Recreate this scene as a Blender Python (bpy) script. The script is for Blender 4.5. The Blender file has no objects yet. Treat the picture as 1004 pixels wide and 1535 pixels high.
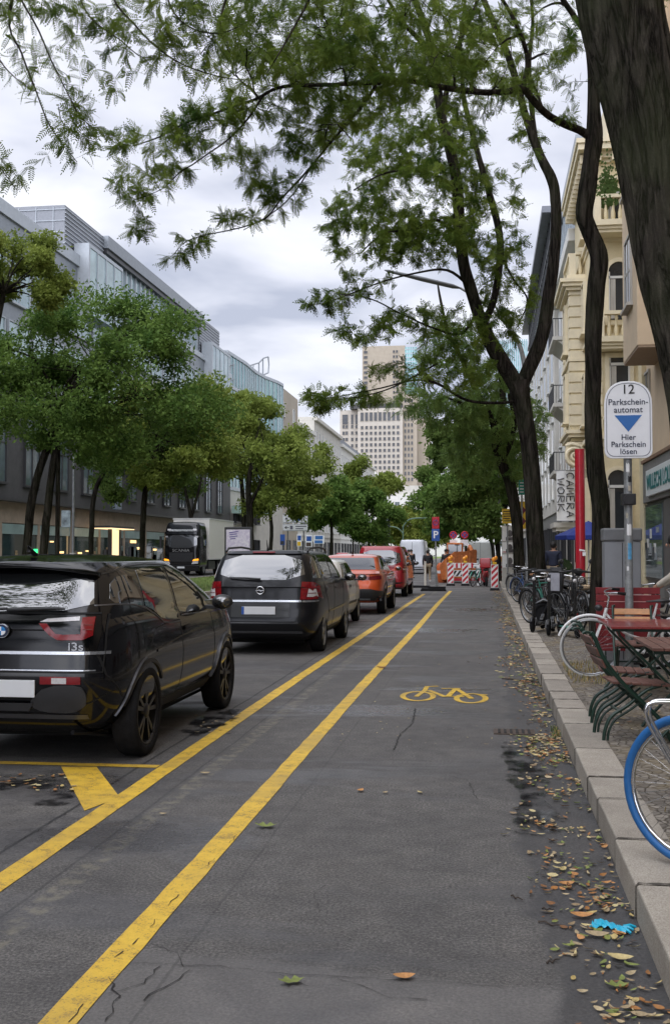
import bpy, bmesh, math, random
import numpy as np
from mathutils import Vector, Matrix
from mathutils.bvhtree import BVHTree
from mathutils.geometry import delaunay_2d_cdt
from mathutils import noise as mnoise
PI = math.pi
R = math.radians
rnd = random.Random(7)
S = bpy.context.scene
COL = S.collection
# ------------------------------------------------------------------ camera
F_PX, YAW, PITCH, EYE = 1610.0, R(7.991), R(2.117), 1.6
cam_d = bpy.data.cameras.new('camera')
cam = bpy.data.objects.new('camera', cam_d); COL.objects.link(cam)
cam.location = (0, 0, EYE)
cam.rotation_euler = (PI/2 + PITCH, 0, YAW)
cam_d.sensor_fit = 'VERTICAL'; cam_d.sensor_height = 36
cam_d.lens = F_PX/1535*36
cam_d.clip_start = .05; cam_d.clip_end = 5000
S.camera = cam
# ------------------------------------------------------------------ world: overcast sky over a Nishita sky
SUN_EL, SUN_ROT = R(64), R(200)
w = bpy.data.worlds.new("World"); S.world = w; w.use_nodes = True
nt = w.node_tree; nt.nodes.clear()
def N(t, **k):
    n = nt.nodes.new(t)
    for a, b in k.items(): setattr(n, a, b)
    return n
out = N('ShaderNodeOutputWorld'); mixs = N('ShaderNodeMixShader')
bg1 = N('ShaderNodeBackground'); bg2 = N('ShaderNodeBackground')
sky = N('ShaderNodeTexSky'); sky.sky_type = 'NISHITA'; sky.sun_disc = False
sky.sun_elevation = SUN_EL; sky.sun_rotation = SUN_ROT
bg1.inputs[1].default_value = .12
nt.links.new(sky.outputs[0], bg1.inputs[0])
tc = N('ShaderNodeTexCoord'); sep = N('ShaderNodeSeparateXYZ')
nt.links.new(tc.outputs['Generated'], sep.inputs[0])
# project the view direction on a cloud layer (x/z, y/z)
mx = N('ShaderNodeMath', operation='MAXIMUM'); mx.inputs[1].default_value = 0.0
nt.links.new(sep.outputs[2], mx.inputs[0])
ad = N('ShaderNodeMath', operation='ADD'); ad.inputs[1].default_value = .22; nt.links.new(mx.outputs[0], ad.inputs[0])
dx = N('ShaderNodeMath', operation='DIVIDE'); dy = N('ShaderNodeMath', operation='DIVIDE')
nt.links.new(sep.outputs[0], dx.inputs[0]); nt.links.new(ad.outputs[0], dx.inputs[1])
nt.links.new(sep.outputs[1], dy.inputs[0]); nt.links.new(ad.outputs[0], dy.inputs[1])
cmb = N('ShaderNodeCombineXYZ'); nt.links.new(dx.outputs[0], cmb.inputs[0]); nt.links.new(dy.outputs[0], cmb.inputs[1])
no = N('ShaderNodeTexNoise'); no.inputs['Scale'].default_value = 2.1; no.inputs['Detail'].default_value = 5
no.inputs['Roughness'].default_value = .5; no.inputs['Distortion'].default_value = .25
nt.links.new(cmb.outputs[0], no.inputs['Vector'])
rp = N('ShaderNodeValToRGB'); e = rp.color_ramp.elements
e[0].position = .38; e[0].color = (.42, .45, .55, 1); e[1].position = .64; e[1].color = (.84, .85, .90, 1)
m_ = rp.color_ramp.elements.new(.5); m_.color = (.64, .66, .75, 1)
nt.links.new(no.outputs[0], rp.inputs[0])
nt.links.new(rp.outputs[0], bg2.inputs[0])
# the cloud is brighter round the veiled sun, high behind the camera
vd = N('ShaderNodeVectorMath', operation='DOT_PRODUCT'); nt.links.new(tc.outputs['Generated'], vd.inputs[0])
vd.inputs[1].default_value = (math.sin(SUN_ROT)*math.cos(R(38)), math.cos(SUN_ROT)*math.cos(R(38)), math.sin(R(38)))
mr = N('ShaderNodeMapRange'); mr.interpolation_type = 'SMOOTHSTEP'
for i_, v_ in ((1, .15), (2, 1.0), (3, 1.0), (4, 3.1)): mr.inputs[i_].default_value = v_
nt.links.new(vd.outputs['Value'], mr.inputs[0]); nt.links.new(mr.outputs[0], bg2.inputs[1])
mixs.inputs[0].default_value = .93
nt.links.new(bg1.outputs[0], mixs.inputs[1]); nt.links.new(bg2.outputs[0], mixs.inputs[2])
nt.links.new(mixs.outputs[0], out.inputs[0])
# soft sun behind the cloud
sd = bpy.data.lights.new('sun', 'SUN'); sd.energy = .8; sd.angle = R(75); sd.color = (1, .965, .91)
sun = bpy.data.objects.new('sun', sd); COL.objects.link(sun)
az = SUN_ROT
sdir = Vector((math.sin(az)*math.cos(SUN_EL), math.cos(az)*math.cos(SUN_EL), math.sin(SUN_EL)))
sun.rotation_euler = sdir.to_track_quat('Z', 'Y').to_euler(); sun.location = (0, 0, 60)
vs = S.view_settings; vs.view_transform = 'Standard'; vs.look = 'None'; vs.gamma = 1; vs.exposure = 0.42
S.cycles.max_bounces = 6; S.cycles.transparent_max_bounces = 8

# ------------------------------------------------------------------ where a pixel of the photograph lies in the street
_f = Vector((-math.sin(YAW)*math.cos(PITCH), math.cos(YAW)*math.cos(PITCH), math.sin(PITCH)))
_r = Vector((math.cos(YAW), math.sin(YAW), 0)); _u = _r.cross(_f)
def ray(px, py): return _f + (px-502)/F_PX*_r + (767.5-py)/F_PX*_u
def atY(px, py, Y):
    d = ray(float(px), float(py)); return Vector((0, 0, EYE)) + d*(float(Y)/d.y)
def atX(px, py, X):
    d = ray(px, py); return Vector((0, 0, EYE)) + d*(X/d.x)
def atZ(px, py, z=0):
    d = ray(px, py); return Vector((0, 0, EYE)) + d*((z-EYE)/d.z)

# ------------------------------------------------------------------ materials
MATS = {}
def mat(name, col, rough=.6, metal=0, var=.12, scale=6, bump=0, bscale=60, coat=0, emit=None, spec=.5, trans=0, streak=0):
    if name in MATS: return MATS[name]
    m = bpy.data.materials.new(name); m.use_nodes = True; MATS[name] = m
    t = m.node_tree; L = t.links; b = t.nodes['Principled BSDF']
    b.inputs['Roughness'].default_value = rough; b.inputs['Metallic'].default_value = metal
    b.inputs['Coat Weight'].default_value = coat; b.inputs['Coat Roughness'].default_value = .03
    b.inputs['Specular IOR Level'].default_value = spec
    if trans: b.inputs['Transmission Weight'].default_value = trans
    c = tuple(col)+(1,)
    if emit:
        b.inputs['Emission Color'].default_value = c; b.inputs['Emission Strength'].default_value = emit
    tcn = t.nodes.new('ShaderNodeTexCoord')
    if var:
        n = t.nodes.new('ShaderNodeTexNoise'); n.inputs['Scale'].default_value = scale; n.inputs['Detail'].default_value = 6
        n.inputs['Roughness'].default_value = .65
        if streak:
            mp = t.nodes.new('ShaderNodeMapping'); mp.inputs['Scale'].default_value = (1, 1, streak)
            L.new(tcn.outputs['Object'], mp.inputs[0]); L.new(mp.outputs[0], n.inputs['Vector'])
        else: L.new(tcn.outputs['Object'], n.inputs['Vector'])
        r = t.nodes.new('ShaderNodeValToRGB')
        r.color_ramp.elements[0].position = .3; r.color_ramp.elements[1].position = .7
        r.color_ramp.elements[0].color = tuple(max(0, x*(1-var)) for x in col)+(1,)
        r.color_ramp.elements[1].color = tuple(min(1, x*(1+var)) for x in col)+(1,)
        L.new(n.outputs[0], r.inputs[0]); L.new(r.outputs[0], b.inputs['Base Color'])
    else: b.inputs['Base Color'].default_value = c
    if bump:
        n2 = t.nodes.new('ShaderNodeTexNoise'); n2.inputs['Scale'].default_value = bscale; n2.inputs['Detail'].default_value = 5
        L.new(tcn.outputs['Object'], n2.inputs['Vector'])
        bp = t.nodes.new('ShaderNodeBump'); bp.inputs['Strength'].default_value = bump; bp.inputs['Distance'].default_value = .02
        L.new(n2.outputs[0], bp.inputs['Height']); L.new(bp.outputs[0], b.inputs['Normal'])
    return m

def node_mat(name, build):
    if name in MATS: return MATS[name]
    m = bpy.data.materials.new(name); m.use_nodes = True; MATS[name] = m
    t = m.node_tree; b = t.nodes['Principled BSDF']
    build(t, b, t.nodes['Material Output']); return m
class G:      # small node graph helper
    def __init__(s, t): s.t = t
    def n(s, kind, ins=None, **k):
        x = s.t.nodes.new('ShaderNode'+kind)
        for a, b in k.items(): setattr(x, a, b)
        for a, b in (ins or {}).items():
            if hasattr(b, 'is_linked') or isinstance(b, bpy.types.NodeSocket): s.t.links.new(b, x.inputs[a])
            else: x.inputs[a].default_value = b
        return x
    def math(s, op, a, b=None, c=None, clamp=False):
        x = s.t.nodes.new('ShaderNodeMath'); x.operation = op; x.use_clamp = clamp
        for i, v in enumerate((a, b, c)):
            if v is None: continue
            if isinstance(v, bpy.types.NodeSocket): s.t.links.new(v, x.inputs[i])
            else: x.inputs[i].default_value = v
        return x.outputs[0]
    def noise(s, vec, scale, detail=4, rough=.55, dist=0):
        x = s.n('TexNoise', {'Scale': scale, 'Detail': detail, 'Roughness': rough, 'Distortion': dist})
        s.t.links.new(vec, x.inputs['Vector']); return x.outputs[0]
    def ramp(s, fac, stops, interp='LINEAR'):
        x = s.t.nodes.new('ShaderNodeValToRGB'); x.color_ramp.interpolation = interp
        el = x.color_ramp.elements
        while len(el) < len(stops): el.new(.5)
        for e_, (p, c) in zip(el, stops):
            e_.position = p; e_.color = (c, c, c, 1) if isinstance(c, (int, float)) else tuple(c)+(1,)
        s.t.links.new(fac, x.inputs[0]); return x.outputs[0]
    def mix(s, fac, a, b, mode='MIX'):
        x = s.t.nodes.new('ShaderNodeMix'); x.data_type = 'RGBA'; x.blend_type = mode
        for i, v in ((0, fac), (6, a), (7, b)):
            if isinstance(v, bpy.types.NodeSocket): s.t.links.new(v, x.inputs[i])
            elif i == 0: x.inputs[0].default_value = v
            else: x.inputs[i].default_value = tuple(v)+(1,)
        return x.outputs[2]
    def link(s, a, b): s.t.links.new(a, b)

# ------------------------------------------------------------------ mesh collector
class MB:
    def __init__(s): s.v = []; s.f = []; s.m = []; s.sm = []; s.M = Matrix()
    def add(s, vs, fs, mi=0, smooth=False):
        o = len(s.v); M = s.M
        s.v += [tuple(M @ Vector(p)) for p in vs]
        for f in fs: s.f.append([i+o for i in f]); s.m.append(mi); s.sm.append(smooth)
        return s
    def box(s, c, d, rz=0, mi=0, rx=0, ry=0, taper=1):
        hx, hy, hz = d[0]/2, d[1]/2, d[2]/2
        vs = []
        for z in (-1, 1):
            k = taper if z > 0 else 1
            for x, y in ((-1, -1), (1, -1), (1, 1), (-1, 1)): vs.append(Vector((x*hx*k, y*hy*k, z*hz)))
        if rx or ry or rz:
            Rm = Matrix.Rotation(rz, 3, 'Z') @ Matrix.Rotation(ry, 3, 'Y') @ Matrix.Rotation(rx, 3, 'X')
            vs = [Rm @ v for v in vs]
        vs = [v+Vector(c) for v in vs]
        return s.add(vs, [(0, 3, 2, 1), (4, 5, 6, 7), (0, 1, 5, 4), (1, 2, 6, 5), (2, 3, 7, 6), (3, 0, 4, 7)], mi)
    def bb(s, x0, x1, y0, y1, z0, z1, mi=0):
        return s.box(((x0+x1)/2, (y0+y1)/2, (z0+z1)/2), (abs(x1-x0), abs(y1-y0), abs(z1-z0)), mi=mi)
    def tube(s, pts, r, n=8, mi=0, cap=True, rfun=None, flat=None):
        pts = [Vector(p) for p in pts]
        rs = r if isinstance(r, (list, tuple)) else [r]*len(pts)
        vs = []; fs = []; up = None
        for i, p in enumerate(pts):
            a = pts[max(i-1, 0)]; b = pts[min(i+1, len(pts)-1)]; t = (b-a)
            if t.length < 1e-9: t = Vector((0, 0, 1))
            t.normalize()
            if up is None:
                up = Vector((0, 0, 1)) if abs(t.z) < .9 else Vector((1, 0, 0))
            x = up.cross(t)
            if x.length < 1e-5: x = Vector((1, 0, 0)).cross(t)
            x.normalize(); y = t.cross(x); up = y
            for k in range(n):
                a_ = 2*PI*k/n; rr = rs[i]*(rfun(i, a_) if rfun else 1)
                sy = flat if flat else 1
                vs.append(p+x*math.cos(a_)*rr+y*math.sin(a_)*rr*sy)
        for i in range(len(pts)-1):
            for k in range(n):
                k2 = (k+1) % n
                fs.append((i*n+k, i*n+k2, (i+1)*n+k2, (i+1)*n+k))
        s.add(vs, fs, mi, True)
        if cap:
            s.add(vs[:n], [tuple(range(n))[::-1]], mi); s.add(vs[-n:], [tuple(range(n))], mi)
        return s
    def ring(s, c, R_, r, axis='X', n=40, m=8, mi=0, a0=0, a1=2*PI, flat=1):
        full = abs(a1-a0-2*PI) < 1e-6
        c = Vector(c); vs = []; fs = []; cnt = n if full else n+1
        for i in range(cnt):
            a = a0+(a1-a0)*i/n
            for k in range(m):
                b = 2*PI*k/m; rr = R_+math.cos(b)*r; h = math.sin(b)*r*flat
                p = (h, rr*math.cos(a), rr*math.sin(a)) if axis == 'X' else ((rr*math.cos(a), h, rr*math.sin(a)) if axis == 'Y' else (rr*math.cos(a), rr*math.sin(a), h))
                vs.append(c+Vector(p))
        for i in range(n):
            j = (i+1) % cnt
            for k in range(m):
                k2 = (k+1) % m
                fs.append((i*m+k, j*m+k, j*m+k2, i*m+k2))
        return s.add(vs, fs, mi, True)
    def lathe(s, prof, n=24, c=(0, 0, 0), axis='Z', mi=0, smooth=True, close=True):
        vs = []; fs = []; c = Vector(c)
        for (r, h) in prof:
            for k in range(n):
                a = 2*PI*k/n; x, y = r*math.cos(a), r*math.sin(a)
                p = (x, y, h) if axis == 'Z' else ((h, x, y) if axis == 'X' else (x, h, y))
                vs.append(c+Vector(p))
        for i in range(len(prof)-1):
            for k in range(n):
                k2 = (k+1) % n; fs.append((i*n+k, i*n+k2, (i+1)*n+k2, (i+1)*n+k))
        s.add(vs, fs, mi, smooth)
        if close:
            s.add(vs[:n], [tuple(range(n))[::-1]], mi); s.add(vs[-n:], [tuple(range(n))], mi)
        return s
    def cyl(s, c, r, h, n=20, axis='Z', mi=0, r2=None):
        r2 = r if r2 is None else r2
        return s.lathe([(r, -h/2), (r2, h/2)], n, c, axis, mi)
    def ball(s, c, r, n=12, m=8, mi=0, sc=(1, 1, 1)):
        vs = [(c[0], c[1], c[2]-r*sc[2])]; fs = []
        for j in range(1, m):
            ph = -PI/2+PI*j/m
            for k in range(n):
                a = 2*PI*k/n
                vs.append((c[0]+r*sc[0]*math.cos(ph)*math.cos(a), c[1]+r*sc[1]*math.cos(ph)*math.sin(a), c[2]+r*sc[2]*math.sin(ph)))
        vs.append((c[0], c[1], c[2]+r*sc[2])); T = len(vs)-1
        for k in range(n):
            k2 = (k+1) % n; fs.append((0, 1+k2, 1+k)); fs.append((T, 1+(m-2)*n+k, 1+(m-2)*n+k2))
            for j in range(m-2): fs.append((1+j*n+k, 1+j*n+k2, 1+(j+1)*n+k2, 1+(j+1)*n+k))
        return s.add(vs, fs, mi, True)
    def prism(s, poly, d, plane='XZ', at=0, mi=0):
        """poly in a plane, extruded by d along the plane's normal axis from 'at'"""
        n = len(poly)
        def P(a, b, h): return (a, h, b) if plane == 'XZ' else ((h, a, b) if plane == 'YZ' else (a, b, h))
        vs = [P(a, b, at) for a, b in poly]+[P(a, b, at+d) for a, b in poly]
        fs = [tuple(range(n))[::-1], tuple(range(n, 2*n))]
        fs += [(i, (i+1) % n, n+(i+1) % n, n+i) for i in range(n)]
        return s.add(vs, fs, mi)
    def sheet(s, poly, z=0, mi=0):
        return s.add([(a, b, z) for a, b in poly], [tuple(range(len(poly)))], mi)
    def build(s, name, mats, parent=None, bevel=0, fix=True):
        me = bpy.data.meshes.new(name); me.from_pydata(s.v, [], s.f)
        if not isinstance(mats, (list, tuple)): mats = [mats]
        for m in mats: me.materials.append(m)
        me.polygons.foreach_set('material_index', s.m); me.polygons.foreach_set('use_smooth', s.sm)
        if fix:
            bm = bmesh.new(); bm.from_mesh(me); bmesh.ops.recalc_face_normals(bm, faces=bm.faces); bm.to_mesh(me); bm.free()
        me.update()
        o = bpy.data.objects.new(name, me); COL.objects.link(o); o.parent = parent
        if bevel:
            b = o.modifiers.new('bevel', 'BEVEL'); b.width = bevel; b.segments = 2; b.limit_method = 'ANGLE'; b.angle_limit = R(40)
        return o
def tag(o, label=None, cat=None, group=None, kind=None):
    if label: o['label'] = label
    if cat: o['category'] = cat
    if group: o['group'] = group
    if kind: o['kind'] = kind
    return o
def thing(name, label, cat, loc=(0, 0, 0), rz=0, group=None):
    o = bpy.data.objects.new(name, None); COL.objects.link(o); o.empty_display_size = .2
    o.location = loc; o.rotation_euler = (0, 0, rz); tag(o, label, cat, group); return o
def copy_tree(o, parent=None):
    c = o.copy(); COL.objects.link(c); c.parent = parent
    for ch in list(o.children): copy_tree(ch, c)
    return c
def structure(o): o['kind'] = 'structure'; return o
def text_mesh(name, txt, size, material, parent, loc, rot, ext=.002, align='CENTER', bold=0, sx=1):
    cu = bpy.data.curves.new(name, 'FONT'); cu.body = txt; cu.size = size; cu.extrude = ext; cu.align_x = align; cu.align_y = 'CENTER'
    cu.offset = bold; cu.resolution_u = 3
    tmp = bpy.data.objects.new('tmp', cu); COL.objects.link(tmp)
    bpy.context.view_layer.update()
    dg = bpy.context.evaluated_depsgraph_get()
    me = bpy.data.meshes.new_from_object(tmp.evaluated_get(dg))
    bpy.data.objects.remove(tmp)
    me.name = name; me.materials.clear(); me.materials.append(material)
    o = bpy.data.objects.new(name, me); COL.objects.link(o); o.parent = parent
    o.location = loc; o.rotation_euler = rot; o.scale = (sx, 1, 1)
    return o
M_ = MATS
mat('black_rubber', (.012, .012, .013), .9, var=.3, scale=20, bump=.2, spec=.2)
mat('black_plastic', (.02, .02, .021), .45, var=.2)
mat('black_paint', (.012, .012, .013), .25, coat=.6, var=0)
mat('grey_metal', (.28, .29, .30), .45, .7, var=.2, scale=9, bump=.1)
mat('galvanised', (.30, .31, .31), .5, .5, var=.3, scale=14, bump=.15)
mat('chrome', (.75, .75, .76), .12, 1, var=0)
mat('white_paint', (.78, .78, .77), .4, var=.06)
mat('sign_white', (.80, .81, .83), .45, var=.04)
mat('sign_blue', (.02, .09, .36), .4, var=.08)
mat('sign_red', (.48, .015, .03), .4, var=.1)
mat('sign_yellow', (.75, .48, .02), .4, var=.08)
mat('text_black', (.02, .02, .022), .5, var=0)
mat('car_glass', (.012, .014, .015), .03, 0, var=0, spec=1, coat=.6)
MATS['car_glass'].node_tree.nodes['Principled BSDF'].inputs['IOR'].default_value = 1.75
mat('dark_gap', (.004, .004, .004), .8, var=0)
mat('plate_white', (.72, .73, .74), .4, var=.03)
mat('lamp_red', (.20, .003, .006), .2, coat=.3, var=.15, scale=30)
mat('lamp_clear', (.62, .60, .60), .15, coat=1, var=.15, scale=40)
mat('lamp_amber', (.85, .30, .015), .2, coat=.6, var=.1)
mat('steel_rim', (.34, .35, .36), .3, .9, var=.1)
mat('green_paint', (.006, .03, .018), .4, coat=.2, var=.25, scale=15)
mat('teal', (.01, .24, .17), .4, var=.1)
# ================================================================== GROUND
KX = .64; KT = .15; KW = .27
def asphalt(t, b, o):
    g = G(t); geo = g.n('NewGeometry'); P = geo.outputs['Position']; sx = g.n('SeparateXYZ', {0: P}); X, Y = sx.outputs[0], sx.outputs[1]
    fine = g.noise(P, 70, 4, .8); mid = g.noise(P, 7, 5, .6); big = g.noise(P, .55, 4, .55, .4)
    col = g.ramp(mid, [(.3, (.078, .074, .070)), (.7, (.120, .114, .108))])
    agg = g.ramp(fine, [(.34, (.18,)*3), (.5, (1,)*3), (.64, (2.1, 2.05, 2.0))])
    col = g.mix(.9, col, agg, 'MULTIPLY')
    vor = g.n('TexVoronoi', {'Scale': 42}); g.link(P, vor.inputs['Vector'])
    chips = g.ramp(vor.outputs['Distance'], [(.08, 1), (.20, 0)])
    chipsel = g.ramp(g.noise(P, 31, 2), [(.55, 0), (.62, 1)])
    col = g.mix(g.math('MULTIPLY', g.math('MULTIPLY', chips, chipsel), .62), col, (.34, .33, .31))
    # resurfaced gutter strip: darker tar, wavy edge
    edge = g.math('ADD', X, g.math('MULTIPLY', g.math('SUBTRACT', g.noise(P, 1.3, 3), .5), .5))
    gut = g.ramp(g.math('MULTIPLY', edge, 1), [(.20, 0), (.25, 1)])
    fade = g.ramp(g.math('DIVIDE', Y, 30), [(.33, 1), (.8, .35)])
    gm = g.math('MULTIPLY', gut, fade)
    col = g.mix(g.math('MULTIPLY', gm, .62), col, (.040, .040, .043))
    # repaired bay of older, paler asphalt close by
    yy = g.math('ADD', g.math('SUBTRACT', Y, g.math('MULTIPLY', X, -.12)), g.math('MULTIPLY', g.math('SUBTRACT', g.noise(P, 3, 3), .5), .12))
    old = g.ramp(g.math('DIVIDE', yy, 10), [(.405, 1), (.409, 0)])
    old = g.math('MULTIPLY', old, g.ramp(g.math('ADD', g.math('DIVIDE', X, 10), .5), [(.352, 0), (.356, 1)]))
    col = g.mix(g.math('MULTIPLY', old, g.ramp(gut, [(0, .5), (1, 0)])), col, (.185, .176, .170))
    # tone patches and damp bands lying across the lane
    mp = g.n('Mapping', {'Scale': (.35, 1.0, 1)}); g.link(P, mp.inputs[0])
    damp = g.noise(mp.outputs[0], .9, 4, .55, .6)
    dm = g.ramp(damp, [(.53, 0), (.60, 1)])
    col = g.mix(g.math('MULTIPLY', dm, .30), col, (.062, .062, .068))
    col = g.mix(g.math('MULTIPLY', g.ramp(big, [(.42, 1), (.60, 0)]), .30), col, (.060, .057, .056))
    # long construction joints beside the marking, ghost of a removed line
    for xc, w_, k, cc in ((-2.56, .008, .85, (.02, .02, .02)), (-2.10, .006, .55, (.03, .03, .03)), (-1.20, .005, .35, (.03, .03, .03))):
        xj = g.math('ABSOLUTE', g.math('SUBTRACT', g.math('ADD', X, g.math('MULTIPLY', g.math('SUBTRACT', g.noise(P, .8, 3), .5), .05)), xc))
        j = g.ramp(g.math('DIVIDE', xj, w_*4), [(.25, 1), (.45, 0)])
        col = g.mix(g.math('MULTIPLY', j, k), col, cc)
    xj = g.math('ABSOLUTE', g.math('SUBTRACT', X, -2.0))
    gh = g.math('MULTIPLY', g.ramp(xj, [(.05, 1), (.07, 0)]), g.ramp(g.noise(P, 12, 4), [(.45, 0), (.62, .5)]))
    col = g.mix(gh, col, (.24, .22, .16))
    # rain water drying: smooth bluish films in three shallow dips
    wet = None
    for (cx, cy, rx_, ry_) in ((-1.95, 5.9, .75, .55), (-1.15, 10.9, 1.1, .45), (-2.9, 7.2, .8, .45), (-.4, 12.6, .9, .25), (-.9, 22, 1.2, .8), (-.3, 30, 1.0, 1.5)):
        ex = g.math('POWER', g.math('DIVIDE', g.math('SUBTRACT', X, cx), rx_), 2.0); ey = g.math('POWER', g.math('DIVIDE', g.math('SUBTRACT', Y, cy), ry_), 2.0)
        q_ = g.math('SUBTRACT', 1.0, g.math('ADD', ex, ey)); wet = q_ if wet is None else g.math('MAXIMUM', wet, q_)
    wet = g.ramp(g.math('ADD', g.math('MULTIPLY', wet, .5), g.math('MULTIPLY', g.math('SUBTRACT', g.noise(P, 5, 5, .65), .5), 1.3)), [(.0, 0), (.45, 1)])
    col = g.mix(g.math('MULTIPLY', wet, .35), col, (.05, .052, .06))
    tone = g.ramp(g.noise(P, 1.8, 5, .62, .8), [(.30, (.78, .78, .80)), (.5, (1, 1, 1)), (.72, (1.22, 1.20, 1.17))]); col = g.mix(.8, col, tone, 'MULTIPLY')
    g.link(col, b.inputs['Base Color'])
    rg = g.mix(wet, g.ramp(dm, [(0, .80), (1, .46)]), (.17, .17, .17))
    rg2 = g.mix(gm, rg, (.5, .5, .5))
    g.link(rg2, b.inputs['Roughness'])
    bp = g.n('Bump', {'Strength': .55, 'Distance': .006}); g.link(g.math('ADD', fine, g.math('MULTIPLY', vor.outputs['Distance'], .7)), bp.inputs['Height'])
    g.link(bp.outputs[0], b.inputs['Normal'])
node_mat('asphalt', asphalt)
def yellow_paint(t, b, o):
    g = G(t); geo = g.n('NewGeometry'); P = geo.outputs['Position']
    n = g.noise(P, 8, 5, .7); f = g.noise(P, 120, 2, .6)
    col = g.ramp(n, [(.3, (.60, .36, .025)), (.65, (.76, .50, .05))])
    wear = g.ramp(g.math('ADD', g.math('MULTIPLY', n, .5), g.math('MULTIPLY', f, .5)), [(.40, 1), (.47, 0)])
    col = g.mix(g.math('MULTIPLY', wear, .75), col, (.16, .12, .06))
    big = g.ramp(g.noise(P, 1.1, 3), [(.48, 0), (.66, .55)])
    col = g.mix(big, col, (.42, .28, .07))
    g.link(col, b.inputs['Base Color']); b.inputs['Roughness'].default_value = .6
    bp = g.n('Bump', {'Strength': .35, 'Distance': .004}); g.link(f, bp.inputs['Height']); g.link(bp.outputs[0], b.inputs['Normal'])
node_mat('yellow_paint', yellow_paint)
def granite(t, b, o):
    g = G(t); geo = g.n('NewGeometry'); P = geo.outputs['Position']
    f = g.noise(P, 140, 3, .7); m = g.noise(P, 4, 5, .6); isl = geo.outputs['Random Per Island']
    col = g.ramp(f, [(.3, (.23, .21, .18)), (.7, (.53, .495, .43))])
    col = g.mix(.55, col, g.ramp(m, [(.3, (.62, .58, .56)), (.7, (1.1, 1.08, 1.05))]), 'MULTIPLY')
    col = g.mix(.6, col, g.ramp(isl, [(0, (.66, .63, .61)), (1, (1.2, 1.16, 1.12))]), 'MULTIPLY')
    g.link(col, b.inputs['Base Color']); b.inputs['Roughness'].default_value = .85
    bp = g.n('Bump', {'Strength': .4, 'Distance': .006}); g.link(g.math('ADD', f, m), bp.inputs['Height']); g.link(bp.outputs[0], b.inputs['Normal'])
node_mat('granite', granite)
def cobbles(t, b, o):
    g = G(t); geo = g.n('NewGeometry'); P = geo.outputs['Position']
    nz = g.n('TexNoise', {'Scale': 2.0}); g.link(P, nz.inputs['Vector'])
    wp = g.mix(.06, P, nz.outputs['Color'], 'ADD')
    v = g.n('TexVoronoi', {'Scale': 15}, feature='DISTANCE_TO_EDGE'); g.link(wp, v.inputs['Vector'])
    vc = g.n('TexVoronoi', {'Scale': 15}); g.link(wp, vc.inputs['Vector'])
    sc = g.n('SeparateXYZ', {0: vc.outputs['Color']})
    col = g.ramp(sc.outputs[0], [(0, (.125, .108, .09)), (1, (.27, .24, .20))])
    joint = g.ramp(v.outputs['Distance'], [(.03, 1), (.09, 0)])
    col = g.mix(joint, col, (.075, .06, .045))
    dirt = g.ramp(g.noise(P, 1.6, 5, .65), [(.48, 0), (.62, 1)])
    soil = g.ramp(g.noise(P, 30, 4, .7), [(.3, (.10, .08, .045)), (.7, (.30, .23, .12))])
    col = g.mix(g.math('MULTIPLY', dirt, .7), col, soil)
    g.link(col, b.inputs['Base Color']); b.inputs['Roughness'].default_value = .9
    bp = g.n('Bump', {'Strength': .7, 'Distance': .012}); g.link(g.ramp(v.outputs['Distance'], [(0, 0), (.12, 1)]), bp.inputs['Height']); g.link(bp.outputs[0], b.inputs['Normal'])
node_mat('cobbles', cobbles)
def slabs(t, b, o):
    g = G(t); geo = g.n('NewGeometry'); P = geo.outputs['Position']
    br = g.n('TexBrick', {'Scale': 1.0, 'Mortar Size': .012, 'Brick Width': .5, 'Row Height': .5, 'Color1': (.26, .245, .22, 1), 'Color2': (.33, .31, .28, 1), 'Mortar': (.10, .09, .08, 1)})
    g.link(P, br.inputs['Vector'])
    col = g.mix(.4, br.outputs[0], g.ramp(g.noise(P, 9, 5, .6), [(.3, (.7,)*3), (.7, (1.1,)*3)]), 'MULTIPLY')
    g.link(col, b.inputs['Base Color']); b.inputs['Roughness'].default_value = .85
node_mat('slabs', slabs)
def grassm(t, b, o):
    g = G(t); geo = g.n('NewGeometry'); P = geo.outputs['Position']
    col = g.ramp(g.noise(P, 3, 6, .7), [(.3, (.07, .13, .02)), (.7, (.19, .25, .05))])
    g.link(col, b.inputs['Base Color']); b.inputs['Roughness'].default_value = .9
    bp = g.n('Bump', {'Strength': .8, 'Distance': .05}); g.link(g.noise(P, 40, 4, .7), bp.inputs['Height']); g.link(bp.outputs[0], b.inputs['Normal'])
node_mat('grass_lawn', grassm)
mat('soil', (.14, .115, .08), .95, var=.4, scale=5, bump=.3)
def puddle_f(t, b, o):
    g = G(t); geo = g.n('NewGeometry'); P = geo.outputs['Position']
    b.inputs['Base Color'].default_value = (.022, .022, .024, 1); g.link(g.ramp(g.noise(P, 6, 3), [(.4, .02), (.6, .12)]), b.inputs['Roughness'])
    fa = g.n('Attribute', attribute_name='fade'); a = g.ramp(g.math('ADD', g.noise(P, 5, 5, .6), g.math('MULTIPLY', g.math('SUBTRACT', fa.outputs['Fac'], 1.0), .35)), [(.40, 0), (.60, .85)]); tr = g.n('BsdfTransparent'); ms = g.n('MixShader'); g.link(a, ms.inputs[0]); g.link(tr.outputs[0], ms.inputs[1]); g.link(b.outputs[0], ms.inputs[2]); g.link(ms.outputs[0], o.inputs[0])
node_mat('puddle_water', puddle_f)
mat('crack_tar', (.022, .020, .019), .9, var=0)

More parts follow.
